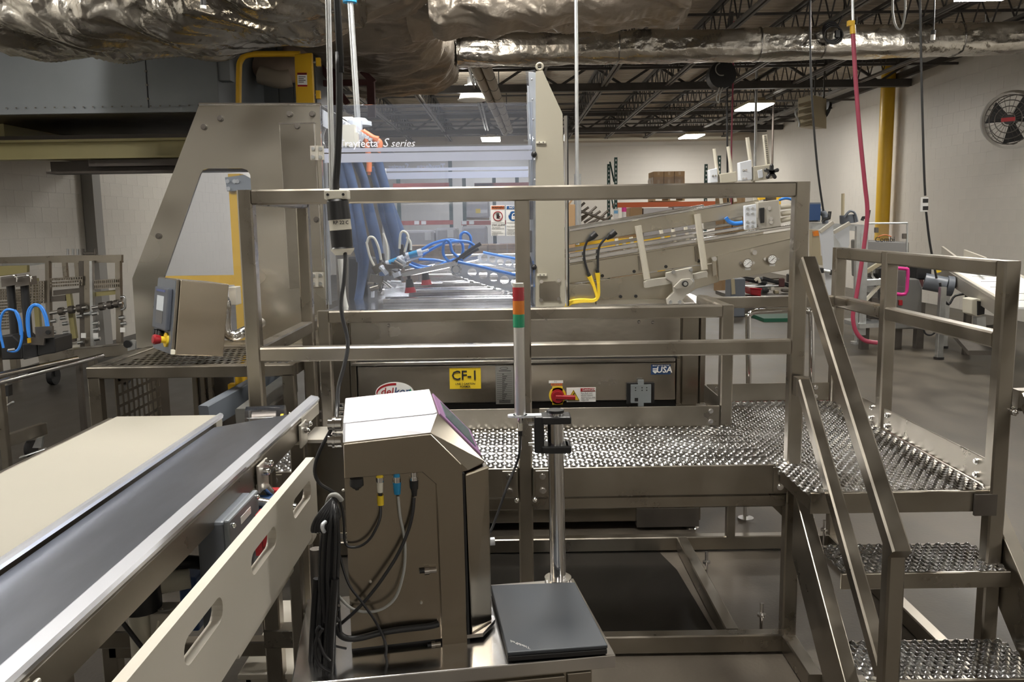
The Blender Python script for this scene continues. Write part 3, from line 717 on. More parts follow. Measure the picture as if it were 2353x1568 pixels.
# floor frame
def fb(a, b): return beam(a, b, .055, .075, 'floor_beam')
zf = .045
fb((-1.0, 3.23, zf), (1.08, 3.23, zf)); fb((-1.0, 4.3, zf), (1.66, 4.3, zf)); fb((.87, 3.26, zf), (.87, 4.27, zf)); fb((-.97, 3.26, zf), (-.97, 4.27, zf))
fb((1.10, 2.87, zf), (1.64, 2.87, zf)); fb((1.66, 4.27, zf), (1.66, 2.86, zf)); fb((1.081, 2.9, zf), (1.081, 3.2, zf))
post(1.66, 4.3, .08, ZD-.05); post(1.12, 4.28, .08, ZD-.05, .045); post(-.97, 4.28, .08, ZD-.05)
beam((1.1, 4.4, ZD-.3), (.95, 4.9, ZD-.3), .05, .05)
for x, y in ((.9, 3.85), (1.6, 4.25), (1.60, 2.93), (-.9, 3.85), (1.0, 3.3)):
    g = G(); g.cyl((x, y, .016), (x, y, .17), .008, 10); g.cyl((x, y, 0), (x, y, .018), .034, 16, .026); g.cyl((x, y, .115), (x, y, .125), .018, 12)
    obj('levelling_foot', g, M['bright'], t)
# studded plank grating
def grating(x0, x1, y0, y1, z, zone):
    """pressed planks: rows of raised buttons with a punched eye beside each; a smooth rib where two planks meet"""
    pxs, pys = .036, .0285; ru, rv = 8, 6
    nu = int(round((x1-x0)/pxs*ru)); nv = int(round((y1-y0)/pys*rv))
    def cell(x, y):
        j = math.floor((y-y0)/pys); fy = (y-y0)/pys-j-.5
        off = .5*(j % 2); i = math.floor((x-x0)/pxs+off); fx = (x-x0)/pxs+off-i-.5
        return j, fx*pxs, fy*pys
    def h(x, y):
        j, fx, fy = cell(x, y)
        r = math.hypot(fx+.003, fy)/.0132
        k = .0068*max(0, 1-r*r)**.8 if r < 1 else 0
        if zone and j % 4 == 3: k = max(k*.5, .006*(1-(abs(fy)/.014)**2))
        e = math.hypot((fx-.0135)/.0075, fy/.0085)
        if e < 1.35: k = max(k, 0)-.002
        return z+k
    def fn(u, v):
        x = x0+(x1-x0)*u; y = y0+(y1-y0)*v; return V((x, y, h(x, y)))
    def skip(u, v):
        x = x0+(x1-x0)*u; y = y0+(y1-y0)*v; j, fx, fy = cell(x, y)
        if zone and j % 4 == 3 and abs(fy) < .009: return False
        return ((fx-.0135)/.0075)**2+(fy/.0095)**2 < 1
    g = G(); g.grid(fn, nu, nv, True, skip=skip); return g
M['deck'] = mat('grating_steel', (.46, .46, .46), .24, 1, rv=.08, vs=5, var=.1)
obj('deck_plank', grating(-.95, 1.0, YF_+.005, yi-.005, ZD, True), M['deck'], t)
obj('deck_plank', grating(1.0, 1.635, 2.86, 4.33, ZD, False), M['deck'], t)
obj('catch_liner', G().box((1.0, 4.345, ZD+.0), (1.64, 4.352, ZD+.012)), M['red'], t, label='thin red strip along the rear deck edge')
obj('catch_liner', G().box((1.652, 2.95, ZD+.0), (1.657, 3.7, ZD+.010)), M['red'], t, label='thin red strip along the right deck edge')
# stairs
sx0, sx1 = 1.10, 1.66
def stringer(x, w=.05, s=0):
    A = [V((x-w/2, 3.12, ZD-.06)), V((x-w/2, 2.23, ZD-.86+.02)), V((x-w/2, 1.97, ZD-.86+.02)), V((x-w/2, 2.93, ZD-.01)), V((x-w/2, 3.12, ZD-.01))]
    A = [V((x-w/2, 3.14, .44)), V((x-w/2, 2.62, 0.0)), V((x-w/2, 2.33, 0.0)), V((x-w/2, 3.14, .70))]
    A = [p+V((0, s, 0)) for p in A]
    return obj('stringer', G().prism(A, [p+V((w, 0, 0)) for p in A]), ST, t, bevel=.004)
stringer(1.085); stringer(1.715, .05, -.2)
for z, yfr, ybk in ((.52, 2.775, 3.02), (.262, 2.545, 2.79)):
    o = obj('tread', grating(sx0+.01, sx1+.02, yfr, ybk, z, False), M['deck'], t)
    obj('tread_nosing', G().box((sx0+.005, yfr-.012, z-.055), (sx1+.02, yfr, z+.002)), ST, t, bevel=.003)
    obj('tread_back', G().box((sx0+.005, ybk, z-.04), (sx1+.02, ybk+.01, z)), ST, t, bevel=.003)
for x, s_ in ((1.08, 0), (1.735, -.29)):
    a = V((x, 3.13+s_, 1.56)); b = V((x, 2.30+s_, .775)); d = (b-a).normalized()
    rail(a, b, .055, 'handrail', .055)
    rail((x, 3.13+s_, 1.11), (x, 2.36+s_, .385), .045, 'stair_rail', .05)
    post(x, 2.335+s_, 0, .80, .05, 'newel')
    rail((x, 3.15+s_, 1.13), (x, 3.15+s_, 1.06), .05, 'lug')
for x, y, z in ((1.083, YF_-.004, 1.10), (1.687, 2.83, 1.06)):
    g = G(); g.cyl((x, y, z), (x, y-.014, z), .013, 6); g.ball((x, y-.012, z), .011); obj('bolt', g, M['bright'], t)
# chrome loop handle standing behind
t2 = thing('grab_rail', 'chrome bent pipe grab rail standing behind the rear toe board', 'grab rail', (1.5, 5.0, 0))
yg = 4.75
a = P(1721, 880, Y=yg); b = P(1865, 870, Y=yg)
g = G(); g.tube([V((a.x, yg, 0)), V((a.x, yg, .7)), P(1719, 742, Y=yg), P(1722, 724, Y=yg), P(1735, 717, Y=yg), P(1780, 715, Y=yg), P(1840, 713, Y=yg), P(1858, 717, Y=yg), P(1864, 730, Y=yg), V((b.x, yg, .75)), V((b.x, yg, 0))], .0155, 10, 5)
obj('bent_pipe', g, M['chrome'], t2)
for x in (a.x, b.x):
    g = G(); g.cyl((x, yg, 0), (x, yg, .012), .045, 16); obj('floor_flange', g, M['chrome'], t2)
# ================================================================ carton forming machine
YM = 4.55
t = thing('carton_former', 'stainless carton forming machine with clear guard doors behind the platform', 'machine', (0, 5.6, 0))
SH = M['steelh']
xl, xr2 = P(757, 800, Y=YM).x, P(1622, 800, Y=YM).x
zc1 = P(1100, 742, Y=YM).z
obj('base_cabinet', G().box((xl, YM+.06, .05), (xr2, 6.75, zc1+.06)), SH, t, bevel=.004)
obj('base_skirt', G().box((xl+.05, YM+.2, .10), (P(1462, 1200, Y=YM).x, 6.6, .16)), M['darksteel'], t)
obj('drain_tray', G().box((P(1466, 1200, Y=YM).x, YM+.04, P(1500, 1218, Y=YM).z), (P(1610, 1200, Y=YM).x, 6.0, P(1500, 1176, Y=YM).z)), M['darksteel'], t)
for x in (xl+.05, xr2-.05):
    for y in (YM+.1, 6.6):
        g = G(); g.bar((x, y, .07), (x, y, .16), .07); g.cyl((x, y, 0), (x, y, .02), .05, 16, .035); g.cyl((x, y, .02), (x, y, .08), .012, 8); obj('machine_foot', g, M['bright'], t)
# upper apron
g = G(); g.rect(806, 733, 1563, 800, YM+.02, .05); obj('apron_panel', g, M['wavy'], t, bevel=.004)
g = G(); g.rect(757, 716, 803, 930, YM+.035, .03); obj('corner_panel', g, SH, t, bevel=.004)
obj('corner_panel', G().rect(1567, 725, 1606, 930, YM+.03, .04), SH, t, bevel=.004)
obj('corner_trim', G().rect(1609, 725, 1621, 935, YM+.02, .06), M['steel'], t, bevel=.004)
for x, y in ((893, 748), (1468, 740), (1500, 741)):
    c = P(x, y, Y=YM+.02); obj('screw', G().ball(c, .009), M['bright'], t)
# lower door
dr = obj('cabinet_door', G().rect(822, 838, 1552, 925, YM-.01, .05), M['wavy'], t, bevel=.006)
obj('door_frame', G().rect(806, 826, 820, 935, YM, .05), SH, t, bevel=.004)
obj('door_frame', G().rect(1554, 824, 1563, 930, YM, .05), SH, t, bevel=.004)
obj('door_lip', G().rect(806, 829, 1552, 837, YM-.03, .07), M['bright'], t, bevel=.004)
obj('door_gap', G().rect(806, 820, 1556, 829, YM+.045, .01), M['rubber'], t)
obj('door_gap', G().rect(820, 926, 1553, 940, YM+.045, .01), M['rubber'], t)
obj('door_seam', G().rect(1180, 838, 1184, 926, YM-.014, .01), M['darksteel'], t)
# labels on the door (flat print)
yl = YM-.013
def fr(x, y): return P(x, y, Y=yl-.004)
h_ = 4.55/F
g = G(); g.rect(1033, 846, 1105, 894, yl, .002); g.mi = 1
g.text('CF-1', fr(1068, 864), X_, Z_, 31*h_, ext=.001, bold=.012)
g.text('LINE 2 CARTON', fr(1069, 882.5), X_, Z_, 6.4*h_, bold=.015); g.text('FORMER', fr(1069, 889.2), X_, Z_, 6.4*h_, bold=.015)
obj('label_plate', g, [M['yel2'], M['ink']], dr, label='yellow label reading CF-1 line 2 carton former')
g = G(); c = P(907, 904, Y=yl); ring = [c+V((.104*math.cos(a), 0, .061*math.sin(a))) for a in [i*math.tau/40 for i in range(40)]]
g.prism(ring, [p+V((0, .002, 0)) for p in ring])
g.mi = 1; arc = [(c+V((.099*math.cos(a), -.002, .056*math.sin(a)))) for a in [math.radians(180-i*6) for i in range(17)]]; arc2 = [(c+V((.094*math.cos(a), -.002, -.006+.050*math.sin(a)))) for a in [math.radians(180-i*6) for i in range(17)]]
for i in range(16): q = [arc[i], arc[i+1], arc2[i+1], arc2[i]]; g.add(q, [(0, 1, 2, 3)])
g.text('del', fr(889, 901), X_, Z_, 25*h_, shear=.15, bold=.01); g.mi = 2; g.text('kor', fr(923, 900), X_, Z_, 25*h_, shear=.15, bold=.01)
q = [fr(938, 905), fr(948, 905), fr(943, 893)]; g.mi = 3; g.add(q, [(0, 1, 2)])
obj('logo_plate', g, [M['white'], M['red'], M['navy'], M['lgrn']], dr, label='oval red and blue logo sticker')
g = G(); g.rect(1496, 838, 1541, 861, yl, .002); g.mi = 1
g.text('USA', fr(1526, 850.5), X_, Z_, 20*h_, shear=.12, bold=.02)
g.text('BUILT BETTER IN THE', fr(1519, 840.5), X_, Z_, 4*h_)
for y in (847, 851.5): g.rect(1500, y, 1511, y+2.6, yl-.002, .002)
q = [fr(1500, 854.5), fr(1511, 854.5), fr(1505.5, 859)]; g.add(q, [(0, 1, 2)])
obj('flag_sticker', g, [M['navy'], M['white']], dr, label='dark blue sticker reading USA')
g = G(); g.rect(1139, 841, 1180, 929, yl, .003); g.mi = 1
ring = [P(1158, 847, Y=yl-.002)+V((.021*math.cos(a), 0, .006*math.sin(a))) for a in [i*math.tau/24 for i in range(24)]]
g.tube(ring, .0012, 4, 1, closed=True)
for i in range(14):
    y = 858+4.6*i; g.rect(1142, y, 1177, y+.5, yl-.002, .001); g.rect(1154, y+1.6, 1154+4+(i*7) % 9, y+3.0, yl-.002, .001)
for i in range(3): g.rect(1147, 920+2.6*i, 1173, 921.4+2.6*i, yl-.002, .001)
g.rect(1146, 852, 1174, 853.4, yl-.002, .001)
obj('data_plate', g, [M['galv'], M['ink']], dr, label='grey data plate with ruled lines')
g = G(); g.rect(1302, 891, 1369, 924, yl, .002)
g.mi = 1; g.rect(1334, 892.5, 1367, 900, yl-.002, .002); g.mi = 0; g.text('DANGER', fr(1353.5, 896.3), X_, Z_, 7.5*h_)
g.mi = 2; q = [fr(1303, 921), fr(1332, 921), fr(1318, 896)]; g.prism(q, [p+V((0, .002, 0)) for p in q])
g.mi = 3; q = [P(x, y, Y=yl-.006) for x, y in ((1306, 919.5), (1329, 919.5), (1318, 899.5))]; g.mi = 2; g.prism(q, [p+V((0, .001, 0)) for p in q])
g.mi = 3
tr = [P(x, y, Y=yl-.006) for x, y in ((1304, 920.5), (1331, 920.5), (1318, 897.5))]
g.tube(tr+[], .0022, 4, 1, closed=True)
g.tube([P(x, y, Y=yl-.007) for x, y in ((1320, 903), (1316, 910), (1321, 910.5), (1317, 918))], .003, 4, 1)
for y, s in ((904, 'Arc flash and'), (909, 'shock hazard.'), (915, 'Appropriate PPE'), (920, 'required.')): g.text(s, fr(1335, y), X_, Z_, 5*h_, 'LEFT')
obj('danger_sticker', g, [M['white'], M['red'], M['yel2'], M['ink']], dr, label='white danger sticker with shock triangle')
g = G(); g.rect(1261, 875, 1294, 881, yl, .002); g.mi = 1; g.rect(1266, 881.5, 1292, 886.5, yl, .002); g.mi = 2; g.text('T-1', fr(1277, 878), X_, Z_, 5*h_); g.text('480 VOLTS', fr(1279, 884), X_, Z_, 5*h_)
obj('voltage_tag', g, [M['white'], M['orangehose'], M['ink']], dr, label='white and orange voltage tag')
c = P(1281, 909, Y=YM-.012)
g = G(); g.cyl(c, c-V((0, .012, 0)), .046, 26); g.cbox(c-V((0, .006, 0)), (.055, .012, .098)); g.mi = 1; g.cyl(c-V((0, .012, 0)), c-V((0, .035, 0)), .036, 20)
g.bar(c-V((.012, .045, 0)), c+V((.092, -.045, -.004)), .028, .022); g.cyl(c-V((0, .035, 0)), c-V((0, .052, 0)), .030, 18)
obj('disconnect_switch', g, [M['yel2'], M['red']], dr, label='red rotary disconnect on yellow ring')
c = P(1471, 903, Y=YM-.012)
g = G(); g.cbox(c-V((0, .008, 0)), (.148, .016, .112)); g.mi = 1; g.cbox(c-V((0, .024, 0)), (.108, .016, .098)); g.mi = 0
for dx in (-.03, .005, .03):
    for dz in (.02, .034): g.cbox(c+V((dx, -.033, dz)), (.006, .003, .005))
g.cbox(c+V((-.025, -.033, -.03)), (.018, .003, .018)); g.mi = 1
g.cbox(c+V((0, -.02, .062)), (.03, .02, .026)); g.cbox(c+V((0, -.02, -.058)), (.03, .02, .02))
obj('outlet_port', g, [M['black'], M['portgrey']], dr, label='grey panel interface port in black frame')
# table
zt0 = P(1200, 712, Y=4.5).z
obj('table_top', G().box((P(742, 712, Y=4.5).x, 4.5, zt0-.012), (P(1648, 700, Y=4.6).x, 6.75, zt0)), M['bright'], t, bevel=.003)
obj('table_edge', G().box((P(742, 712, Y=4.5).x, 4.49, zt0-.05), (P(1625, 700, Y=4.6).x, 4.53, zt0-.004)), M['steel'], t, bevel=.004)
for y, z, x0, x1 in ((4.80, .015, -.72, .12), (5.02, .05, -.60, .12), (5.3, .07, -.6, .12), (5.6, .10, -.55, .12), (5.95, .14, -.55, .12), (6.3, .2, -.5, .12)):
    g = G(); g.box((x0, y, zt0+.001), (x1, y+.12, zt0+z)); g.bar((x0, y+.02, zt0+z+.012), (x1, y+.02, zt0+z+.012), .024, .024); g.cyl((x0, y+.1, zt0+z+.02), (x1, y+.1, zt0+z+.02), .010, 8)
    obj('tray_guide', g, M['bright'], t)
for x, y in ((905, 693), (1043, 694)):
    o = P(x, y, Z=zt0); g = G(); g.bar(o, o+V((.04, .07, 0)), .03, .006); obj('slot_plate', g, M['black'], t)
# left side frame, with window
def side_outline(dy): return [(458, 240), (735, 240), (742, 470), (752, 800), (314, 800), (304, 640)]
ys = YM+.10
outer = pxc(side_outline(0), ys)
win = pxc([(478, 387), (556, 387), (568, 391), (575, 402), (580, 480), (590, 640), (597, 770), (560, 782), (420, 782), (356, 740), (352, 705), (374, 645), (460, 400), (466, 391)], ys)
sd = obj('side_frame', G().xz(outer, [win], ys, .012), M['frame'], t)
ysr = 6.78
xo = [(x, z) for x, z in outer]
sr = obj('side_frame', G().xz(outer, [win], ysr, .012), M['wavy'], t)
obj('window_pane', G().xz([(x*1, z) for x, z in win], [], ys+.012, .006), M['plexi'], t)
def sheet(i, j, n='side_sheet'):
    a, b = outer[i], outer[j]
    A = [V((a[0], ys, a[1])), V((b[0], ys, b[1])), V((b[0], ysr, b[1])), V((a[0], ysr, a[1]))]
    nrm = (A[1]-A[0]).cross(A[3]-A[0]).normalized()
    obj(n, G().prism(A, [p+nrm*.006 for p in A]), SH, t)
sheet(0, 1, 'top_sheet')
obj('edge_flange', G().bar(P(458, 239.5, Y=ys), P(737, 239.5, Y=ys), .02, .012), M['bright'], t)
for x, y in ((506, 272), (665, 262), (717, 262), (364, 543), (468, 292), (683, 290), (727, 505), (722, 640)):
    c = P(x, y, Y=ys-(.008 if x < 645 or y < 270 else .018)); g = G(); g.cyl(c+V((0, .004, 0)), c-V((0, .008, 0)), .013 if y < 300 else .010, 6); g.cyl(c+V((0, .004, 0)), c-V((0, .001, 0)), .016, 14); obj('bolt', g, M['darksteel'], sd)
obj('strip_door', G().px([(641, 285), (722, 283), (744, 662), (664, 664)], ys-.016, .012), M['wavy'], t, bevel=.003)
obj('strip_seam', G().px([(639, 283), (723, 281), (723, 284), (640, 286)], ys-.018, .012), M['darksteel'], t)
# front guard door: clear sheet, frosted bands, lettering, hinges
yd = YM
x0, x1 = P(745, 480, Y=yd).x, P(1226, 480, Y=yd).x; z0, z1 = zt0+.004, P(980, 238.5, Y=yd).z
gd = obj('guard_door', G().box((x0, yd, z0), (x1, yd+.009, z1)), M['plexi'], t, label='clear hinged front guard door')
def bandz(ya, yb, nm, par, yy, off, x0=x0, x1=x1):
    za, zb_ = P(980, ya, Y=yy).z, P(980, yb, Y=yy).z
    obj(nm, G().box((x0+.004, yy+off-.0006, zb_), (x1-.004, yy+off, za)), M['frost'], par)
bandz(338, 347.5, 'frosted_band', gd, yd, -.001); bandz(350.5, 371, 'frosted_band', gd, yd, -.001)
M['letter'] = mat('white_vinyl', (.80, .82, .90), .5)
g = G(); o = P(823, 330.5, Y=yd-.002); g.text('Trayfecta', o, X_, Z_, 23.5*h_, shear=0, bold=.012); g.text('o', P(869, 326, Y=yd-.002), X_, Z_, 10*h_)
g.text('S', P(885, 329, Y=yd-.002), X_, Z_, 27*h_, shear=.3); g.text('series', P(925, 330, Y=yd-.002), X_, Z_, 23*h_, shear=.3)
obj('lettering', g, M['letter'], gd)
for y0, y1 in ((335, 368), (626, 659)):
    obj('hinge_pin', G().cyl(P(727.5, y0, Y=yd-.012), P(727.5, y1, Y=yd-.012), .010, 10), M['alu'], gd)
    for xa_, xb_, yy_ in ((713, 726, yd-.016), (729, 744, yd-.012)):
        obj('hinge_leaf', G().rect(xa_, y0, xb_, y1, yy_, .012), M['alu'], gd)
        for y in (y0+7, y1-7): c = P((xa_+xb_)/2, y, Y=yy_); obj('hinge_screw', G().cyl(c, c-V((0, .005, 0)), .010, 12), M['galv'], gd)
for y in (355, 614):
    c = P(1227, y, Y=yd-.01); g = G(); g.cyl(c+V((0, .01, 0)), c-V((0, .02, 0)), .015, 12); g.ball(c-V((0, .022, 0)), .014); obj('latch_knob', g, M['black'], gd)
M['notice'] = mat('notice_blue', (.015, .10, .30), .5)
# warning signs
def sign(x0, x1, head, hc, icon):
    yy = yd-.004; g = G(); g.rect(x0, 472, x1, 542, yy, .002); g.mi = 1; g.rect(x0+1.2, 473.5, x1-1.2, 481, yy-.002, .002); xm = (x0+x1)/2
    g.mi = 2 if hc == 0 else 0
    g.text(head, P(xm+(1 if hc == 0 else 2), 477.2, Y=yy-.004), X_, Z_, 6.6*h_, shear=.2, bold=.02)
    g.mi = 2; c = P(xm, 497, Y=yy-.002)
    if icon == 'stop':
        g.mi = 3; g.tube([c+V((.024*math.cos(a), 0, .024*math.sin(a))) for a in [i*math.tau/24 for i in range(24)]], .0028, 4, 1, closed=True)
        g.mi = 2; g.cbox(c+V((.0, 0, -.004)), (.014, .001, .018))
        for i in range(4): g.cbox(c+V((-.0055+.0037*i, 0, .010)), (.0028, .001, .014))
        g.cbox(c+V((.009, 0, -.002)), (.005, .001, .006))
        g.mi = 3; g.bar(c+V((-.016, -.001, .016)), c+V((.016, -.001, -.016)), .004, .001)
    else:
        g.mi = 1; ring = [c+V((.026*math.cos(a), 0, .026*math.sin(a))) for a in [i*math.tau/26 for i in range(26)]]; g.prism(ring, [p+V((0, .001, 0)) for p in ring])
        g.mi = 0; g.cbox(c+V((.002, -.001, -.008)), (.022, .001, .018)); g.tube([c+V((.004+.009*math.cos(a), -.001, .004+.010*math.sin(a))) for a in [math.pi*i/8*1.15 for i in range(9)]], .0024, 4, 1)
        g.tube([c+V((-.012+.010*math.cos(a), -.001, .006+.012*math.sin(a))) for a in [math.pi*(.55+.06*i) for i in range(9)]], .0018, 4, 1)
        g.mi = 3; g.cbox(c+V((.002, -.002, -.008)), (.002, .001, .008))
    g.mi = 2; g.rect(x0+1.5, 512, x1-1.5, 512.5, yy-.002, .001)
    if icon == 'stop':
        g.text('STAY CLEAR', P(x0+2, 517.5, Y=yy-.003), X_, Z_, 5.4*h_, 'LEFT', bold=.02)
        L = ('This machine', 'starts automatically', '', 'Follow lockout', 'procedure before', 'servicing')
    else:
        L = ('Door interlocked', '', 'Machine must be', 'completely', 'stopped before', 'opening door.')
    for i, s in enumerate(L):
        if s: g.text(s, P(x0+2, 522.5+3.5*i-(2 if icon != 'stop' else 0), Y=yy-.003), X_, Z_, 3.6*h_, 'LEFT')
    return g
obj('warning_sign', sign(1128, 1160, 'WARNING', 0, 'stop'), [M['white'], M['orangehose'], M['ink'], M['red']], gd, label='stay clear warning sign with crossed hand')
obj('notice_sign', sign(1163, 1196, 'NOTICE', 1, 'lock'), [M['white'], M['notice'], M['ink'], M['red']], gd, label='blue notice sign with padlock')
# rear guard door with mirrored lettering
yr = 6.8; xa, xb = P(868, 480, Y=yr).x, P(1216, 480, Y=yr).x; zb1 = P(1000, 319, Y=yr).z
rd = obj('guard_door', G().box((xa, yr, zt0+.004), (xb, yr+.009, z1-.02)), M['plexi'], t, label='clear rear guard door')
bandz(386, 393, 'frosted_band', rd, yr, -.001, xa, xb); bandz(396, 411, 'frosted_band', rd, yr, -.001, xa, xb)
g = G(); hr = 6.8/F; g.text('Trayfecta', P(990, 383.5, Y=yr+.012), -X_, Z_, 17*hr, bold=.035); g.text('S', P(938, 383, Y=yr+.012), -X_, Z_, 18*hr, shear=.3, bold=.03); g.text('series', P(913, 384, Y=yr+.012), -X_, Z_, 16*hr, shear=.3, bold=.03)
obj('lettering', g, M['letter'], rd)
g = G(); g.rect(879, 387, 887, 407, yr-.02, .02); g.mi = 1
for y in (391, 397, 403): g.ball(P(883, y, Y=yr-.022), .006)
obj('hinge_strap', g, [M['white'], M['darksteel']], rd)
# tall lifting plate and its neighbours behind
def lift(y, pts, nm='lifting_plate', m='beige', th=.016): return obj(nm, G().px(pts, y, th), M[m], t, bevel=.002)
lp = lift(YM-.02, [(1231, 164), (1247, 162), (1262, 195), (1293, 262), (1297, 480), (1299, 704), (1231, 706)])
c = P(1240, 153, Y=YM-.012); g = G(); g.tube([c+V((.016*math.cos(a), 0, .016*math.sin(a))) for a in [i*math.tau/18 for i in range(18)]], .0062, 8, 1, closed=True); obj('lifting_eye', g, M['beige'], lp)
for (x, y0) in ((1214, 165), (1211, 197), (1210, 212), (1210, 240)):
    i = (1214, 1211, 1210, 1210).index(x) if x != 1210 else (2 if y0 == 212 else 3)
    yy = (4.75, 5.0, 5.3, 5.7)[i]
    o = lift(yy, [(x, y0), (x+17, y0+2), (x+21, y0+160), (x+17, 700), (x+2, 700), (x+6, y0+150)], 'guide_plate', 'galv', .02)
    for k in range(6): obj('screw', G().ball(P(x+8+1.4*k, y0+18+46*k, Y=yy-.004), .006), M['bright'], o)
obj('clear_edge', G().px([(1208, 164), (1230, 160), (1231, 300), (1228, 705), (1221, 705), (1219, 330)], YM+.012, .01), M['plexi'], t)
obj('edge_strip', G().px([(1296, 266), (1303, 265), (1305, 704), (1301, 704)], YM-.03, .03), M['chrome'], t, bevel=.002)
obj('edge_gap', G().px([(1303.5, 266), (1305.5, 266), (1308, 704), (1305.5, 704)], YM-.02, .02), M['rubber'], t)
obj('inspection_pane', G().px([(1243, 648), (1276, 646), (1286, 656), (1286, 690), (1278, 692), (1251, 693), (1239, 683), (1239, 656)], YM-.026, .006), M['darksteel2'] if 'darksteel2' in M else M['steel'], lp)
for x, y in ((1244, 647), (1284, 645), (1243, 690), (1284, 687)): c = P(x, y, Y=YM-.026); obj('screw', G().cyl(c, c-V((0, .008, 0)), .010, 12), M['bright'], lp)
for x0, x1, y in ((1232, 1254, 327), (1234, 1256, 632)):
    g = G(); g.rect(x0, y-2.5, x1, y+2.5, YM-.036, .016); g.mi = 1
    for x in (x0+7, x1-6): c = P(x, y, Y=YM-.036); g.cyl(c, c-V((0, .003, 0)), .003, 8)
    obj('tab', g, [M['ivory'], M['ink']], lp)
# ---- inside the guards: hoses, arms, cups
yi0 = 5.25
sl = [[(795, 372), (812, 430), (820, 480), (830, 540), (835, 590), (833, 630), (827, 670), (821, 706)],
      [(820, 372), (838, 420), (848, 480), (862, 540), (873, 590), (882, 632)],
      [(856, 384), (868, 430), (880, 480), (895, 530), (905, 570), (906, 604)],
      [(868, 372), (885, 430), (893, 480), (908, 540), (918, 580), (926, 602)],
      [(872, 390), (890, 455), (905, 500), (925, 548), (938, 590)],
      [(780, 372), (792, 430), (800, 470), (815, 540), (830, 600)]]
for i, p in enumerate(sl):
    yy = yi0+.12*((i*2) % 5)-.1
    g = G(); g.tube([P(x, y, Y=yy+.02*k) for k, (x, y) in enumerate(p)], (lambda u: .031-.004*math.sin(u*9)), 10, 5); obj('hose_sleeve', g, M['denim'], t)
# drive at upper left
g = G(); g.tube([P(752+24*math.cos(a), 318+46*math.sin(a), Y=5.0) for a in [math.radians(100+i*20) for i in range(10)]], .012, 8); g.tube([P(757+16*math.cos(a), 318+32*math.sin(a), Y=5.02) for a in [math.radians(100+i*20) for i in range(10)]], .010, 8)
obj('drive_belt', g, M['chrome'], t)
g = G(); g.px([(739, 250), (757, 262), (760, 300), (742, 290)], 4.75, .05); g.px([(775, 275), (800, 290), (808, 305), (790, 300)], 5.2, .12); g.bar(P(778, 280, Y=5.2), P(838, 320, Y=5.2), .05); g.cbox(P(806, 318, Y=5.2), (.09, .1, .13)); g.cbox(P(822, 298, Y=5.3), (.05, .05, .1))
for i in range(9): g.cyl(P(786+8*i, 284+5*i, Y=5.14), P(788+8*i, 277+5*i, Y=5.14), .012, 8)
obj('drive_unit', g, M['aluw'], t)
g = G(); g.cbox(P(803, 312, Y=5.12), (.07, .06, .12)); g.cbox(P(812, 322, Y=5.12), (.06, .05, .08)); obj('junction', g, M['ivory'], t)
for p in ([(828, 302), (838, 318), (845, 345), (848, 372), (848, 395)], [(834, 302), (850, 312), (864, 322), (872, 326), (873, 336), (868, 350)], [(840, 306), (856, 316), (870, 320)]):
    g = G(); g.tube([P(x, y, Y=5.2) for x, y in p], .017, 8); obj('orange_cable', g, M['orangehose'], t)
g = G(); g.px([(843, 364), (851, 364), (850, 402), (845, 402)], 5.2, .03); obj('cable_clip', g, M['orangehose'], t)
for x in (741, 747):
    g = G(); g.tube([P(x, 372, Y=4.9), P(x+3, 480, Y=4.9), P(x+6, 600, Y=4.9), P(x+10, 700, Y=4.9)], .014, 8); obj('vertical_tube', g, M['galv'], t)
g = G(); g.tube([P(782, 596, Y=4.8), P(786, 640, Y=4.8), P(789, 680, Y=4.8), P(795, 708, Y=4.8)], .016, 8); obj('pale_pipe', g, M['ivory'], t)
g = G(); g.px([(800, 590), (842, 596), (846, 680), (826, 700), (800, 690)], 5.6, .4); obj('servo_housing', g, M['black'], t, bevel=.01)
# gripper head: brackets, cylinders and fittings
def along(p, q, r, m, nm, Y): g = G(); g.cyl(P(*p, Y=Y), P(*q, Y=Y), r, 12); return obj(nm, g, M[m], t)
for p, q in (((893, 606), (920, 596)), ((938, 588), (962, 581))):
    along(p, q, .019, 'blueplug', 'air_cylinder', 4.95)
    a, b = P(*p, Y=4.95), P(*q, Y=4.95); d = (b-a).normalized()
    g = G(); g.cyl(a-d*.012, a+d*.006, .021, 12); g.cyl(b-d*.006, b+d*.02, .021, 12); g.cyl(b, b+d*.06, .007, 8); g.bar(a-d*.01-Z_*.026, b+d*.02-Z_*.026, .014); obj('cylinder_cap', g, M['aluw'], t)
random.seed(4)
for i in range(26):
    x = 850+random.random()*75; y = 616+random.random()*62-(x-850)*.25; yy = 4.85+random.random()*.3
    c = P(x, y, Y=yy); R_ = Matrix.Rotation(random.uniform(-.7, .7), 4, 'Y') @ Matrix.Rotation(random.uniform(-.5, .5), 4, 'Z')
    MM = Matrix.Translation(c) @ R_; g = G()
    if i % 3 == 0: g.cbox((0, 0, 0), (.03+random.random()*.04, .03, .02+random.random()*.03), MM)
    elif i % 3 == 1: g.cyl(MM @ V((-.03, 0, 0)), MM @ V((.03, 0, 0)), .008+random.random()*.008, 8)
    else: g.cbox((0, 0, 0), (.012, .03, .06), MM); g.cyl(MM @ V((0, -.02, .02)), MM @ V((0, .02, .02)), .008, 8)
    obj('gripper_fitting', g, M[('steel', 'aluw', 'darksteel', 'chrome')[i % 4]], t)
for x, y, w in ((876, 604, 10), (922, 583, 8), (940, 580, 8)):
    g = G(); g.px([(x-w*.5, y-20), (x+w*.5, y-22), (x+w*.9, y+18), (x-w*.6, y+20)], 5.0, .05); obj('sensor_block', g, M['black'], t, bevel=.006)
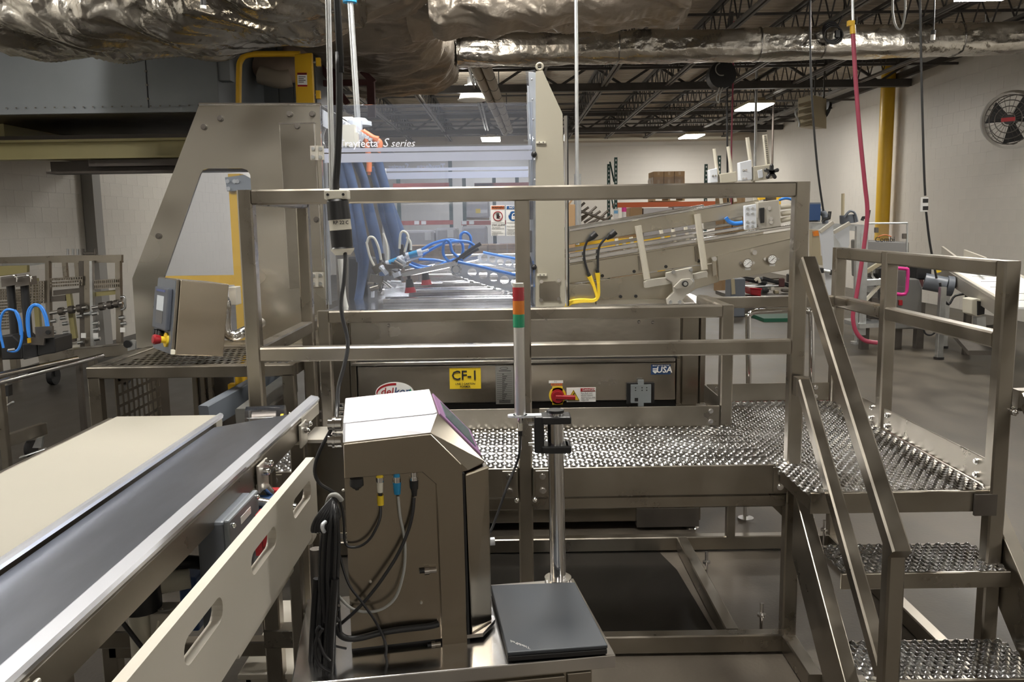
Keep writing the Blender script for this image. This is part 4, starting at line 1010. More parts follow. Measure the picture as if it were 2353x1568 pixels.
for p in ([(843, 560), (848, 546), (860, 548), (870, 570), (876, 598)], [(842, 556), (850, 590), (862, 615), (866, 635)], [(880, 536), (888, 560), (891, 590), (888, 625)], [(918, 572), (920, 540), (928, 532), (938, 545), (930, 580)], [(934, 545), (943, 556), (944, 575)]):
    g = G(); g.tube([P(x, y, Y=4.98) for x, y in p], .0075, 6); obj('wire_loop', g, M['ivory'], t)
# feed arms
for a, b, y in (((924, 632), (1048, 606), 4.85), ((1000, 612), (1098, 592), 5.2), ((930, 616), (1010, 600), 5.3)):
    o = obj('pick_arm', G().bar(P(*a, Y=y), P(*b, Y=y), .03, .03), M['bright'], t)
for x, y, yy in ((940, 650, 4.85), (977, 634, 5.15)):
    g = G(); c = P(x, y-8, Y=yy); g.cyl(c, c+V((.004, 0, -.045)), .018, 10, .026); g.mi = 1; g.cyl(c+V((.004, 0, -.045)), c+V((.006, 0, -.075)), .026, 12, .034); g.mi = 0; g.cyl(c, c+V((-.004, 0, .04)), .01, 8)
    obj('suction_cup', g, [M['black'], M['red']], t)
# perforated side plates of the feeder
p1 = pxc([(1040, 606), (1052, 603), (1190, 633), (1222, 640), (1222, 690), (1178, 672), (1044, 634), (1036, 625)], 4.85)
hs = [[(P(x, y, Y=4.85).x+.0245*math.cos(a), P(x, y, Y=4.85).z+.0245*math.sin(a)) for a in [i*math.tau/20 for i in range(20)]] for x, y in ((1085, 626), (1110, 631.5), (1134.5, 637.5), (1159, 643.5), (1184, 650), (1208, 656))]
obj('feeder_plate', G().xz(p1, hs, 4.85, .01), M['aluw'], t)
p2 = pxc([(1100, 585), (1115, 583), (1222, 607), (1222, 632), (1190, 622), (1095, 601)], 5.4)
hs = [[(P(x, y, Y=5.4).x+.0205*math.cos(a), P(x, y, Y=5.4).z+.0205*math.sin(a)) for a in [i*math.tau/20 for i in range(20)]] for x, y in ((1113, 593), (1131, 597), (1150, 601.5), (1168.5, 605.5), (1187, 610), (1206, 614))]
obj('feeder_plate', G().xz(p2, hs, 5.4, .01), M['aluw'], t)
g = G()
for i in range(14):
    a = P(1041+13*i, 634+4.2*i, Y=4.84); g.cyl(a, a+V((.02, 0, -.004)), .008, 8)
obj('drive_chain', g, M['chrome'], t)
g = G(); c = P(1048, 619, Y=4.84)
for i in range(14): a = i*math.tau/14; g.cyl(c+V((.03*math.cos(a), 0, .03*math.sin(a))), c+V((.03*math.cos(a), -.02, .03*math.sin(a))), .006, 6)
g.cyl(c, c-V((0, .015, 0)), .02, 14); obj('sprocket', g, M['chrome'], t)
for p, y in (([(938, 596), (965, 590), (990, 574), (1020, 560), (1050, 555), (1075, 556), (1090, 566), (1085, 580), (1060, 598)], 5.0),
          ([(935, 592), (960, 580), (990, 562), (1020, 553), (1045, 552), (1062, 560), (1062, 585), (1042, 600)], 5.05),
          ([(1020, 556), (1018, 580), (1026, 596), (1044, 606), (1062, 600), (1040, 580), (1034, 558), (1026, 552), (1020, 556)], 4.9),
          ([(1060, 556), (1058, 542), (1068, 534), (1080, 542), (1082, 558), (1078, 572)], 5.1),
          ([(945, 604), (970, 612), (1000, 614), (1020, 606), (1045, 596)], 4.95), ([(940, 608), (960, 616), (985, 617), (1010, 612)], 4.9),
          ([(1052, 602), (1100, 612), (1150, 624), (1200, 636), (1226, 645)], 4.84), ([(1110, 580), (1150, 588), (1190, 596), (1226, 606)], 5.38),
          ([(962, 596), (1000, 598), (1030, 604)], 5.1), ([(1222, 600), (1224, 620), (1222, 640), (1226, 660)], 4.7)):
    g = G(); g.tube([P(a, b, Y=y) for a, b in p], .0085, 8); obj('air_tube', g, M['blue'], t)
g = G(); g.tube([P(a, b, Y=4.9) for a, b in ((1040, 606), (1060, 590), (1085, 572), (1105, 560))], .011, 8); g.tube([P(a, b, Y=4.95) for a, b in ((1050, 604), (1075, 585), (1100, 572))], .009, 8); obj('black_tube', g, M['cable'], t)
g = G(); g.tube([P(a, b, Y=4.62) for a, b in ((1216, 590), (1222, 610), (1223, 650), (1222, 690), (1226, 704))], .007, 8); obj('black_tube', g, M['cable'], t)
for x, y in ((1215, 555), (1217, 480)): obj('door_switch', G().px([(x, y-25), (x+8, y-25), (x+8, y+25), (x, y+25)], 4.62, .04), M['darksteel'], t, bevel=.004)
# side mesh under the machine beside the left post
zA, zB = P(725, 952, Y=4.6).z, P(725, 850, Y=4.6).z
xa2, xb2 = P(716, 900, Y=4.6).x, P(734, 900, Y=4.6).x
hs = [[(xa2+.004+.014*i, zA+.02+.045*j), (xa2+.013+.014*i, zA+.02+.045*j), (xa2+.013+.014*i, zA+.055+.045*j), (xa2+.004+.014*i, zA+.055+.045*j)] for i in range(3) for j in range(5)]
obj('side_mesh', G().xz([(xa2, zA), (xb2, zA), (xb2, zB), (xa2, zB)], hs, 4.6, .004), M['steel'], t)
# black sheet standing in for the shade under machine and platform
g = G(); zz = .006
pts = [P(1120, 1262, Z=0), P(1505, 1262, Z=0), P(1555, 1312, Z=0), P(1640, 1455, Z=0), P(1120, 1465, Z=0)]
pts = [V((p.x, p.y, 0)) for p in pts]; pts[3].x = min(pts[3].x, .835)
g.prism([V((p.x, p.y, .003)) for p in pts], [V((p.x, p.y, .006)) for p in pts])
solo('floor_tone', g, mat('black_shade_sheet', (.012, .011, .010), .22), 'black sheet on the floor standing in for the shade under the platform', 'shade patch')

M['warmsheet'] = mat('warm_brushed_sheet', (.60, .53, .43), .26, 1, rv=.03, vs=1.5)
# ================================================================ operator terminal on its pipe arm
t = thing('operator_terminal', 'tilted stainless operator terminal with grey screen panel and red stop button', 'control panel', (-1.5, 4.1, 1.09))
ph, ti = math.radians(37), math.radians(8)
ux = V((math.cos(ph), math.sin(ph), 0)); uy = V((-math.sin(ph), math.cos(ph), 0))
R_ = Matrix((ux, uy, Z_)).transposed() @ Matrix.Rotation(ti, 3, 'Y')
org = P(406, 643, Y=3.98); MM = Matrix.Translation(org) @ R_.to_4x4()
Lx, Ly, Lz = .245, .30, .352
def tb(lo, hi): return G().box(lo, hi, MM)
obj('housing', tb((.018, 0, -Lz), (Lx, Ly, 0)), M['warmsheet'], t, bevel=.004)
obj('door_lip', tb((0, -.002, -Lz), (.014, Ly+.002, .002)), M['steel'], t, bevel=.003)
fp = obj('front_panel', tb((-.004, .004, -Lz+.004), (0, Ly-.004, -.004)), M['hmi'], t)
sc = obj('screen_unit', tb((-.026, .03, -.245), (-.004, Ly-.04, -.045)), M['bezel'], t, bevel=.006)
obj('display', tb((-.0275, .09, -.155), (-.0262, .20, -.085)), M['screen'], sc); obj('display', tb((-.0275, .09, -.215), (-.0262, .20, -.157)), M['screend'], sc)
obj('title_strip', tb((-.0275, .08, -.066), (-.0262, .22, -.055)), mat('blue_strip', (.08, .10, .25), .5), sc)
g = G(); g.cyl(MM @ V((-.004, .07, -.288)), MM @ V((-.012, .07, -.288)), .034, 20); g.cyl(MM @ V((-.012, .07, -.288)), MM @ V((-.036, .07, -.288)), .016, 14); g.mi = 1
g.cyl(MM @ V((-.034, .07, -.288)), MM @ V((-.060, .07, -.288)), .019, 16, .025); g.cyl(MM @ V((-.060, .07, -.288)), MM @ V((-.068, .07, -.288)), .025, 16, .02)
obj('stop_button', g, [M['yel2'], M['red']], fp, label='red mushroom stop button on yellow ring')
for y in (.135, .18, .225):
    g = G(); g.cyl(MM @ V((-.004, y, -.265)), MM @ V((-.026, y, -.265)), .015, 12); obj('push_button', g, M['black'], fp)
obj('latch', tb((-.004, -.012, -Lz+.004), (.014, -.001, -Lz+.026)), M['ivory'], t)
g = G(); a = MM @ V((Lx+.01, .15, -.12))
g.tube([MM @ V((Lx-.02, .15, -.10)), P(517, 690, Y=4.2), P(518, 735, Y=4.2), P(521, 760, Y=4.2), P(530, 772, Y=4.2), P(542, 772, Y=4.2), P(560, 763, Y=4.25), P(600, 742, Y=4.5)], .026, 14, 6)
obj('pipe_arm', g, M['bright'], t)
obj('mount_block', G().rect(526, 660, 543, 702, 4.3, .08), M['alu'], t, bevel=.004)
# ================================================================ guard table with pierced top
t = thing('guard_table', 'stainless guard table with pierced slotted top left of the platform', 'table', (-1.5, 4.2, 0))
zt_ = 1.078; ytf, ytb = 3.94, 4.62; xa3, xb3 = -1.985, -1.02
def gb(a, b, s=.055): return obj('frame_tube', G().bar(a, b, s, c=.004), ST, t)
gb((xa3, ytf+.03, zt_-.03), (xb3, ytf+.03, zt_-.03)); gb((xa3, ytb, zt_-.03), (xb3, ytb, zt_-.03)); gb((xb3-.02, ytf+.06, zt_-.03), (xb3-.02, ytb, zt_-.03)); gb((xa3+.02, ytf+.06, zt_-.03), (xa3+.02, ytb, zt_-.03))
for x, y in ((xa3+.028, ytf+.03), (xb3-.028, ytf+.03), (xa3+.028, ytb), (xb3-.028, ytb)): obj('leg', G().bar((x, y, 0), (x, y, zt_-.05), .055, c=.004), ST, t)
hs = []
for i in range(24):
    for j in range(7):
        x = xa3+.10+.036*i+(.018 if j % 2 else 0); y = ytf+.11+.073*j
        hs.append([(x, y), (x+.022, y), (x+.022, y+.05), (x, y+.05)])
g = G(); g.holed([(xa3+.05, ytf+.06), (xb3-.05, ytf+.06), (xb3-.05, ytb-.03), (xa3+.05, ytb-.03)], hs, Matrix.Translation((0, 0, zt_-.012)), .004); obj('pierced_top', g, M['steel'], t)
hs = []
for i in range(9):
    for j in range(9):
        y = ytf+.09+.055*i; z = .55+.055*j; hs.append([(y, z), (y+.038, z), (y+.038, z+.04), (y, z+.04)])
Ms = Matrix(((0, 0, 1, xa3+.10), (1, 0, 0, 0), (0, 1, 0, 0), (0, 0, 0, 1)))
g = G(); g.holed([(ytf+.06, .5), (ytb, .5), (ytb, zt_-.05), (ytf+.06, zt_-.05)], hs, Ms, .004); obj('pierced_side', g, M['steel'], t)
obj('inner_sheet', G().box((xa3+.30, ytb-.12, .3), (-1.49, ytb-.1, zt_-.06)), M['darksteel'], t)
for i in range(3): obj('inner_column', G().bar((-1.66+.04*i, ytb-.2, .3), (-1.66+.04*i, ytb-.2, zt_-.06), .028), M['steel'], t)
# outfeed belt seen through the table
t = thing('outfeed_belt', 'grey slanting outfeed belt seen under the pierced table', 'conveyor', (-1.15, 3.9, 0))
a, b = P(470, 960, Y=3.75), P(662, 850, Y=4.5)
o1, o2 = P(560, 965, Y=3.7), P(668, 880, Y=4.4)
obj('side_rail', G().bar(a, b, .05, .11), M['hmi'], t); g = G(); g.bar(o1, o2, .07, .10); obj('belt', g, M['galv'], t)
obj('side_rail', G().bar(P(600, 985, Y=3.72), P(672, 915, Y=4.35), .03, .12), M['darksteel'], t)
for x, y in ((-1.33, 3.8), (-1.02, 4.4)): obj('leg', G().bar((x, y, 0), (x, y, .75), .05), M['darksteel'], t)
g = G(); g.cbox(P(555, 873, Y=4.3), (.05, .05, .14)); g.cbox(P(550, 888, Y=4.3), (.10, .05, .03)); obj('yellow_bracket', g, M['gold'], t)
# ================================================================ inclined carton magazine
t = thing('carton_magazine', 'inclined stainless carton magazine with round gauges rising to the right of the machine', 'conveyor', (.9, 4.9, 1.27))
SH = M['magsheet']; Y1 = 4.65; Y2 = 5.3
def pl(name, pts, Y, d, m, lab=None, par=None, bv=.003): return obj(name, G().px(pts, Y, d), m, par or t, lab, bevel=bv)
for yy in (Y1, Y2):
    k = Y1/yy
    def sh(p): return [(1172+(x-1172)*k, 505+(y-505)*k-.0*x) for x, y in p]
    pl('upper_rail', sh([(1308, 532), (1480, 502), (1680, 470), (1745, 459), (1745, 492), (1680, 503), (1480, 535), (1308, 563)]), yy, .02, SH)
    pl('rail_cap', sh([(1308, 526), (1680, 465), (1680, 470), (1308, 533)]), yy-.02, .06, M['bright'])
    pl('belt_guide', sh([(1308, 583), (1680, 524), (1780, 509), (1780, 516), (1680, 532), (1308, 593)]), yy-.015, .04, M['bright'])
    pl('belt_guide', sh([(1308, 596), (1680, 537), (1830, 515), (1830, 521), (1680, 545), (1308, 606)]), yy-.025, .04, M['bright'])
    pl('side_plate', sh([(1308, 609), (1680, 549), (1836, 526), (1836, 560), (1640, 604), (1375, 643), (1308, 652)]), yy, .02, SH)
sp = pl('gauge_panel', [(1648, 588), (1836, 545), (1836, 616), (1652, 646)], Y1-.03, .03, M['magsheet'])
pl('base_plate', [(1308, 655), (1375, 645), (1640, 606), (1652, 648), (1600, 664), (1545, 700), (1308, 704)], Y1+.03, .02, SH)
pl('base_plate', [(1330, 655), (1600, 640), (1560, 690), (1330, 690)], Y2-.05, .02, SH)
pl('apron', [(1308, 652), (1364, 653), (1368, 700), (1308, 702)], Y1-.03, .02, SH)
pl('foot_rail', [(1370, 690), (1540, 688), (1540, 703), (1370, 705)], Y1-.02, .04, SH)
o = obj('floor_sheet', G().box((P(1310, 700, Y=4.6).x, 4.6, 1.262), (P(1640, 692, Y=4.6).x, 5.5, 1.272)), M['bright'], t)
for x, y in ((1457, 562), (1530, 560), (1605, 552)):
    pass
for a, b, yy in (((1466, 519), (1487, 642), Y1-.05), ((1602, 492), (1619, 620), Y1-.05), ((1434, 558), (1437, 578), Y2), ((1450, 545), (1455, 574), Y2), ((1546, 527), (1552, 558), Y2), ((1575, 522), (1581, 552), Y2), ((1416, 548), (1419, 570), Y2), ((1518, 528), (1523, 548), Y2)):
    o = obj('support_rod', G().bar(P(*a, Y=yy), P(*b, Y=yy), .034 if yy < 5 else .022, .02, c=.006), M['rod'], t)
pl('rod_bracket', [(1480, 649), (1487, 643), (1545, 636), (1545, 652), (1486, 662), (1481, 662)], Y1-.06, .03, M['alu'])
pl('rod_bracket', [(1592, 630), (1624, 622), (1627, 628), (1626, 639), (1621, 638), (1594, 644)], Y1-.06, .03, M['alu'])
br = pl('pivot_bracket', [(1531, 627), (1590, 614), (1593, 640), (1597, 648), (1596, 658), (1568, 690), (1574, 698), (1534, 700), (1532, 688), (1548, 671), (1546, 650), (1531, 640)], Y1-.09, .03, M['alu'])
pl('pivot_tab', [(1548, 660), (1566, 642), (1586, 640), (1593, 647), (1590, 654), (1578, 661), (1553, 665)], Y1-.12, .02, M['alu'], par=br)
c = P(1573, 652, Y=Y1-.12); g = G(); g.cyl(c, c-V((0, .02, 0)), .016, 18); g.mi = 1; g.cyl(c-V((0, .005, 0)), c-V((0, .024, 0)), .010, 14); obj('bearing', g, [M['black'], M['galv']], br)
for x, y in ((1547, 625), (1587, 620), (1590, 645), (1555, 660), (1540, 694), (1561, 694)): c = P(x, y, Y=Y1-.09); obj('screw', G().cyl(c, c-V((0, .014, 0)), .010, 10), M['galv'], br)
for x, y in ((1384, 634), (1457, 624), (1530, 613), (1605, 600), (1426, 682), (1461, 681)): c = P(x, y, Y=Y1-.002); obj('screw', G().cyl(c+V((0, .01, 0)), c-V((0, .005, 0)), .009, 10), M['black'], t)
for x in (1466, 1596): pl('seam_channel', [(x, 588-(x-1466)*.16), (x+6, 587-(x-1466)*.16), (x+9, 622-(x-1466)*.16), (x+3, 623-(x-1466)*.16)], Y1-.012, .014, M['steel'])
for x, y in ((1715, 605), (1771, 596)):
    c = P(x, y, Y=Y1-.03); g = G(); g.cyl(c, c-V((0, .03, 0)), .026, 22); g.mi = 1; g.cyl(c-V((0, .03, 0)), c-V((0, .031, 0)), .022, 20); g.mi = 2
    g.bar(c-V((.008, .033, .008)), c+V((.010, -.033, .010)), .003, .001)
    for k in range(8): a = math.radians(-40+k*37); g.cbox(c+V((.017*math.cos(a), -.0315, .017*math.sin(a))), (.003, .001, .003))
    g.mi = 3
    for dx in (-.034, .034): g.cyl(c+V((dx, 0, .002)), c+V((dx, -.014, .002)), .008, 10)
    obj('pressure_gauge', g, [M['steel'], M['white'], M['ink'], M['chrome']], sp, label='round white pressure gauge')
    obj('gauge_tag', G().rect(x-3, y+11, x+10, y+16, Y1-.033, .003), M['white'], sp)
for x, y in ((1732, 580), (1640, 595), (1825, 564)): c = P(x, y, Y=Y1-.03); obj('knob', G().cyl(c, c-V((0, .02, 0)), .013, 14), M['chrome'], sp)
pl('pivot_link', [(1636, 594), (1645, 591), (1648, 632), (1638, 636)], Y1-.04, .012, SH)
# clamp block at the top end
pl('clamp_plate', [(1711, 473), (1738, 469), (1739, 524), (1712, 528)], Y1-.10, .03, M['aluw'])
for x in (1717, 1729):
    for y in (479, 491, 510, 520): c = P(x, y, Y=Y1-.10); obj('screw', G().cyl(c, c-V((0, .006, 0)), .007, 10), M['galv'], t)
pl('clamp_block', [(1742, 465), (1790, 459), (1795, 520), (1750, 527), (1742, 500)], Y1-.06, .12, M['alu'])
pl('clamp_slot', [(1746, 478), (1757, 477), (1757, 512), (1748, 513)], Y1-.075, .02, M['black'])
for a, b in (((1793, 476), (1830, 472)), ((1795, 507), (1830, 499)), ((1795, 492), (1822, 488))): obj('guide_rod', G().cyl(P(*a, Y=Y1), P(*b, Y=Y1), .014, 12), M['rod'], t)
for x, y in ((1767, 479), (1771, 503), (1771, 511)): c = P(x, y, Y=Y1-.06); obj('screw', G().cyl(c, c-V((0, .008, 0)), .010, 12), M['chrome'], t)
pl('yellow_stop', [(1744, 441), (1759, 439), (1759, 458), (1744, 461)], 5.3, .06, M['gold']); pl('yellow_stop', [(1789, 436), (1794, 435), (1795, 470), (1790, 470)], 5.3, .06, M['gold']); pl('stop_block', [(1760, 440), (1786, 437), (1786, 460), (1760, 462)], 5.35, .06, M['darksteel'])
# upright guide posts
for a, b, yy in (((1641, 342), (1658, 469), 5.3), ((1673, 337), (1690, 464), 5.3), ((1717, 316), (1737, 466), 4.75)):
    obj('upright_rod', G().cyl(P(*a, Y=yy), P(*b, Y=yy), .0105, 12), M['rod'], t)
o = obj('rack_bar', G().bar(P(1757, 310, Y=4.75), P(1764, 378, Y=4.75), .024, .02), M['rod'], t)
g = G()
for i in range(15): c = P(1758.6+.46*i, 313+4.4*i, Y=4.735); g.cbox(c, (.010, .006, .004))
obj('rack_tooth', g, M['darksteel'], o, kind='stuff')
for pts, yy, m in (([(1630, 390), (1648, 386), (1650, 419), (1631, 421)], 5.25, 'aluw'), ([(1654, 400), (1692, 394), (1694, 418), (1656, 422)], 5.25, 'beige'), ([(1700, 373), (1727, 367), (1729, 413), (1702, 416)], 4.68, 'aluw'), ([(1731, 383), (1775, 377), (1777, 410), (1732, 416)], 4.68, 'beige')):
    o = obj('adjuster_block', G().px(pts, yy, .06), M[m], t, bevel=.004)
    x0 = pts[0][0]
    if m == 'aluw':
        for dx in (8, 14):
            for dy in ((14,) if yy > 5 else (18, 38)): c = P(x0+dx, pts[0][1]+dy, Y=yy); obj('screw', G().cyl(c, c-V((0, .006, 0)), .006, 8), M['chrome'], o)
obj('adjuster_slot', G().px([(1741, 392), (1752, 389), (1754, 408), (1743, 410)], 4.675, .01), M['aluw'], t, bevel=.002)
c = P(1770, 396, Y=4.66); g = G(); g.cyl(c, c-V((0, .03, 0)), .016, 12)
for k in range(5): a = k*math.tau/5+.3; g.bar(c-V((0, .02, 0)), c+V((.032*math.cos(a), -.02, .032*math.sin(a))), .02, .018)
for k in range(5): a = k*math.tau/5+.3; g.ball(c+V((.032*math.cos(a), -.02, .032*math.sin(a))), .011, 8, 5)
obj('star_knob', g, M['black'], t, label='black five lobed star knob')
g = G(); g.tube([P(x, y, Y=4.6) for x, y in ((1668, 500), (1676, 510), (1690, 514), (1706, 512))], .011, 8); obj('air_tube', g, M['blue'], t)
g = G(); g.tube([P(x, y, Y=4.9) for x, y in ((1790, 460), (1806, 456), (1822, 460), (1832, 466))], .007, 8); obj('air_tube', g, M['blue'], t)
for x, y in ((1690, 498), (1630, 516)): obj('end_block', G().px([(x-14, y-6), (x+14, y-10), (x+16, y+8), (x-12, y+12)], Y1+.1, .06), M['alu'], t, bevel=.003)
# sensors, leads
for (x, y), pts, con in (((1364, 542), ((1350, 552), (1343, 572), (1343, 596), (1350, 622), (1354, 634)), ((1354, 634), (1364, 656))), ((1408, 538), ((1393, 546), (1378, 565), (1374, 590), (1374, 612), (1373, 626)), ((1373, 626), (1375, 650)))):
    g = G(); a, b = P(x+6, y-6, Y=4.6), P(x-14, y+12, Y=4.6); g.cyl(a, a.lerp(b, .5), .018, 12); g.cyl(a.lerp(b, .5), b, .018, 12, .007); obj('sensor_plug', g, M['black'], t)
    g = G(); g.tube([P(p, q, Y=4.6) for p, q in pts], .0065, 8); obj('sensor_lead', g, M['cable'], t)
    a, b = P(*con[0], Y=4.6), P(*con[1], Y=4.6)
    g = G(); g.cyl(a-(b-a)*.25, a+(b-a)*.05, .010, 10); g.mi = 1; g.cyl(a+(b-a)*.05, b, .014, 12, .009); obj('lead_connector', g, [M['black'], M['yel2']], t)
for p in (((1364, 656), (1369, 672), (1371, 684), (1362, 690), (1335, 689), (1310, 693), (1297, 706)), ((1375, 650), (1376, 670), (1374, 684), (1364, 692), (1338, 693), (1314, 697), (1300, 707))):
    g = G(); g.tube([P(x, y, Y=4.58) for x, y in p], .008, 8); obj('yellow_lead', g, M['yel2'], t)

# ================================================================ belt conveyor in front
t = thing('belt_conveyor', 'cream belt conveyor with scratched steel side slide in the left foreground', 'conveyor', (-1.05, 2.0, 0))
ZB = 1.08
xb0, xb1, ye = -1.355, -1.005, 2.90
g = G(); g.box((xb0, .35, ZB-.006), (xb1, ye-.03, ZB)); g.cyl((xb0, ye-.03, ZB-.03), (xb1, ye-.03, ZB-.03), .03, 18); obj('belt', g, M['belt'], t)
obj('belt_bed', G().box((xb0+.01, .35, ZB-.10), (xb1-.01, ye-.06, ZB-.01)), M['darksteel'], t)
obj('side_rail', G().bar((xb0-.012, .35, ZB-.05), (xb0-.012, ye-.05, ZB-.05), .02, .10), M['steel'], t)
obj('inner_lip', G().bar((xb1+.016, .35, ZB+.004), (xb1+.016, ye-.06, ZB+.004), .018, .02, up=(.2, 0, 1), c=.005), M['lip'], t)
A = [V((-.978, .35, ZB-.012)), V((-.75, .35, ZB-.004)), V((-.75, 2.90, ZB-.004)), V((-.978, 2.74, ZB-.012))]
obj('slide_plate', G().prism(A, [p-V((0, 0, .005)) for p in A]), M['slide'], t)
g = G(); g.bar((-.735, .35, ZB+.002), (-.735, 3.12, ZB+.002), .038, .022, up=(.22, 0, 1), c=.006); obj('outer_lip', g, M['lip'], t, bevel=.003)
obj('outer_channel', G().bar((-.728, .35, ZB-.045), (-.728, 2.92, ZB-.045), .02, .07), M['steel'], t, bevel=.003)
obj('lip_bracket', G().box((-.725, 2.84, ZB-.05), (-.715, 3.1, ZB-.008)), M['alu'], t, bevel=.002)
for y in (2.83, 2.35, 1.15):
    o = obj('clamp_plate', G().prism([V((-.714, y-.045, ZB-.10)), V((-.714, y+.045, ZB-.10)), V((-.714, y+.045, ZB-.02)), V((-.714, y-.045, ZB-.02))], [V((-.706, y-.045, ZB-.10)), V((-.706, y+.045, ZB-.10)), V((-.706, y+.045, ZB-.02)), V((-.706, y-.045, ZB-.02))]), M['alu'], t, bevel=.003)
    for dy, dz in ((-.015, -.045), (.02, -.03)): g = G(); g.cyl((-.706, y+dy, ZB+dz), (-.692, y+dy, ZB+dz), .012, 6); g.ball((-.69, y+dy, ZB+dz), .009); obj('bolt', g, M['chrome'], o)
obj('stay_rod', G().cyl((-.70, 2.34, ZB-.09), (-.62, 2.42, ZB-.26), .012, 12), M['bright'], t)
obj('stay_rod', G().cyl((-.70, 1.15, ZB-.09), (-.63, 1.2, ZB-.26), .012, 12), M['bright'], t)
g = G(); c = V((-.93, 2.93, ZB-.03)); g.cyl(c, c+V((.13, .02, .0)), .045, 16); g.box((-.94, 2.86, ZB-.09), (-.80, 2.97, ZB-.05)); obj('motor_cover', g, M['plexin'], t)
g = G(); g.cyl(c+V((.02, 0, -.005)), c+V((.10, .015, -.005)), .03, 14); g.mi = 1; g.cyl(c+V((.115, .017, 0)), c+V((.125, .018, 0)), .014, 12); g.mi = 2; g.cyl(c+V((.14, .02, -.01)), c+V((.17, .03, -.015)), .03, 14, .015); obj('drive_pulley', g, [M['darksteel'], M['yel2'], M['ivory']], t)
for x, y in ((-.755, 2.53), (-1.30, 2.60), (-.78, 1.35), (-1.30, 1.35)): obj('leg', G().bar((x, y, 0), (x, y, ZB-.1), .05), M['steel'], t)
obj('leg', G().bar((-.735, 2.86, 0), (-.735, 2.86, ZB-.1), .05), M['steel'], t)
for z in (.38, .62): obj('cross_tube', G().bar((-1.30, 2.60, z), (-.78, 2.60, z), .05), M['steel'], t)
obj('cross_tube', G().bar((-1.30, 2.2, .62), (-.98, 2.2, .62), .05), M['steel'], t)
obj('cross_tube', G().bar((-.78, 2.53, .45), (-.42, 2.53, .45), .06), M['steel'], t)
obj('leg', G().bar((-.45, 2.66, 0), (-.45, 2.66, .9), .06), M['darksteel'], t)
# junction boxes behind the slotted guard
db = obj('disconnect_box', G().box((-.762, 1.97, .72), (-.695, 2.20, 1.02)), M['hmi'], t, bevel=.008)
obj('box_lid', G().box((-.695, 1.965, .715), (-.68, 2.205, 1.025)), M['ahu'], db, bevel=.005)
obj('box_tag', G().box((-.6805, 2.05, .985), (-.679, 2.13, 1.003)), M['white'], db)
g = G(); g.cyl((-.68, 2.14, .93), (-.665, 2.14, .93), .04, 18); g.mi = 1; g.box((-.665, 2.115, .90), (-.632, 2.165, .985)); g.box((-.665, 2.105, .88), (-.648, 2.175, .93)); obj('switch_handle', g, [M['black'], M['red']], db, label='red disconnect handle')
for y, z in ((1.985, 1.005), (2.185, 1.01)): obj('screw', G().ball((-.677, y, z), .007), M['chrome'], db)
o = obj('blue_starter', G().box((-.74, 2.26, .84), (-.67, 2.35, .965)), M['navy'], t, bevel=.008); obj('red_button', G().box((-.70, 2.352, .93), (-.66, 2.38, .975)), M['red'], o)
obj('blue_starter', G().box((-.95, 2.3, .58), (-.90, 2.4, .74)), M['navy'], t, bevel=.006)
# air preparation set low under the belt
t = thing('air_filter_set', 'beige air filter pipe with black fittings under the conveyor', 'air filter', (-.92, 2.0, 0))
b0 = V((-.92, 2.0, .62)); g = G(); g.cyl(b0, b0+V((0, 0, .22)), .032, 18); obj('riser_tube', g, M['ivory'], t)
g = G(); g.cyl(b0+V((0, 0, .17)), b0+V((0, 0, .235)), .048, 18); g.cyl(b0+V((0, 0, .235)), b0+V((0, 0, .30)), .02, 12); obj('collar', g, M['black'], t)
g = G(); g.tube([b0+V((-.05, -.04, .25)), b0+V((0, .0, .285)), b0+V((.06, .05, .30)), b0+V((.11, .10, .31))], .016, 10); g.tube([b0+V((.02, .02, .27)), b0+V((.10, .06, .265)), b0+V((.16, .10, .23)), b0+V((.19, .12, .16))], .017, 10); obj('black_hose', g, M['rubber'], t)
g = G(); g.cyl(b0+V((.02, .03, .22)), b0+V((.10, .06, .225)), .028, 14); obj('side_cap', g, M['ivory'], t)
obj('mount_post', G().bar(b0+V((0, .03, -.62)), b0+V((0, .03, 0)), .04), M['steel'], t)
o = obj('regulator', G().box(b0+V((.03, -.03, .08)), b0+V((.085, .04, .17))), M['hdpe'], t, bevel=.004)
g = G(); g.cyl(b0+V((.058, .005, .17)), b0+V((.058, .005, .174)), .024, 18); obj('dial', g, M['greycable'], o)
g = G(); g.tube([b0+V((.056, -.01, .174)), b0+V((.05, -.035, .14)), b0+V((.048, -.045, .10)), b0+V((.048, -.045, .08))], .003, 6); g.ball(b0+V((.048, -.045, .065)), .014, 10, 6, (1, 1, 1.6)); obj('pull_chain', g, M['ivory'], o)
g = G(); g.tube([b0+V((-.06, -.04, .20)), b0+V((0, -.05, .12)), b0+V((.07, -.06, .02)), b0+V((.1, -.06, -.06))], .006, 8); obj('thin_lead', g, M['cable'], t)
obj('lower_valve', G().cbox(b0+V((.03, -.06, -.05)), (.09, .07, .08)), M['black'], t, bevel=.012)
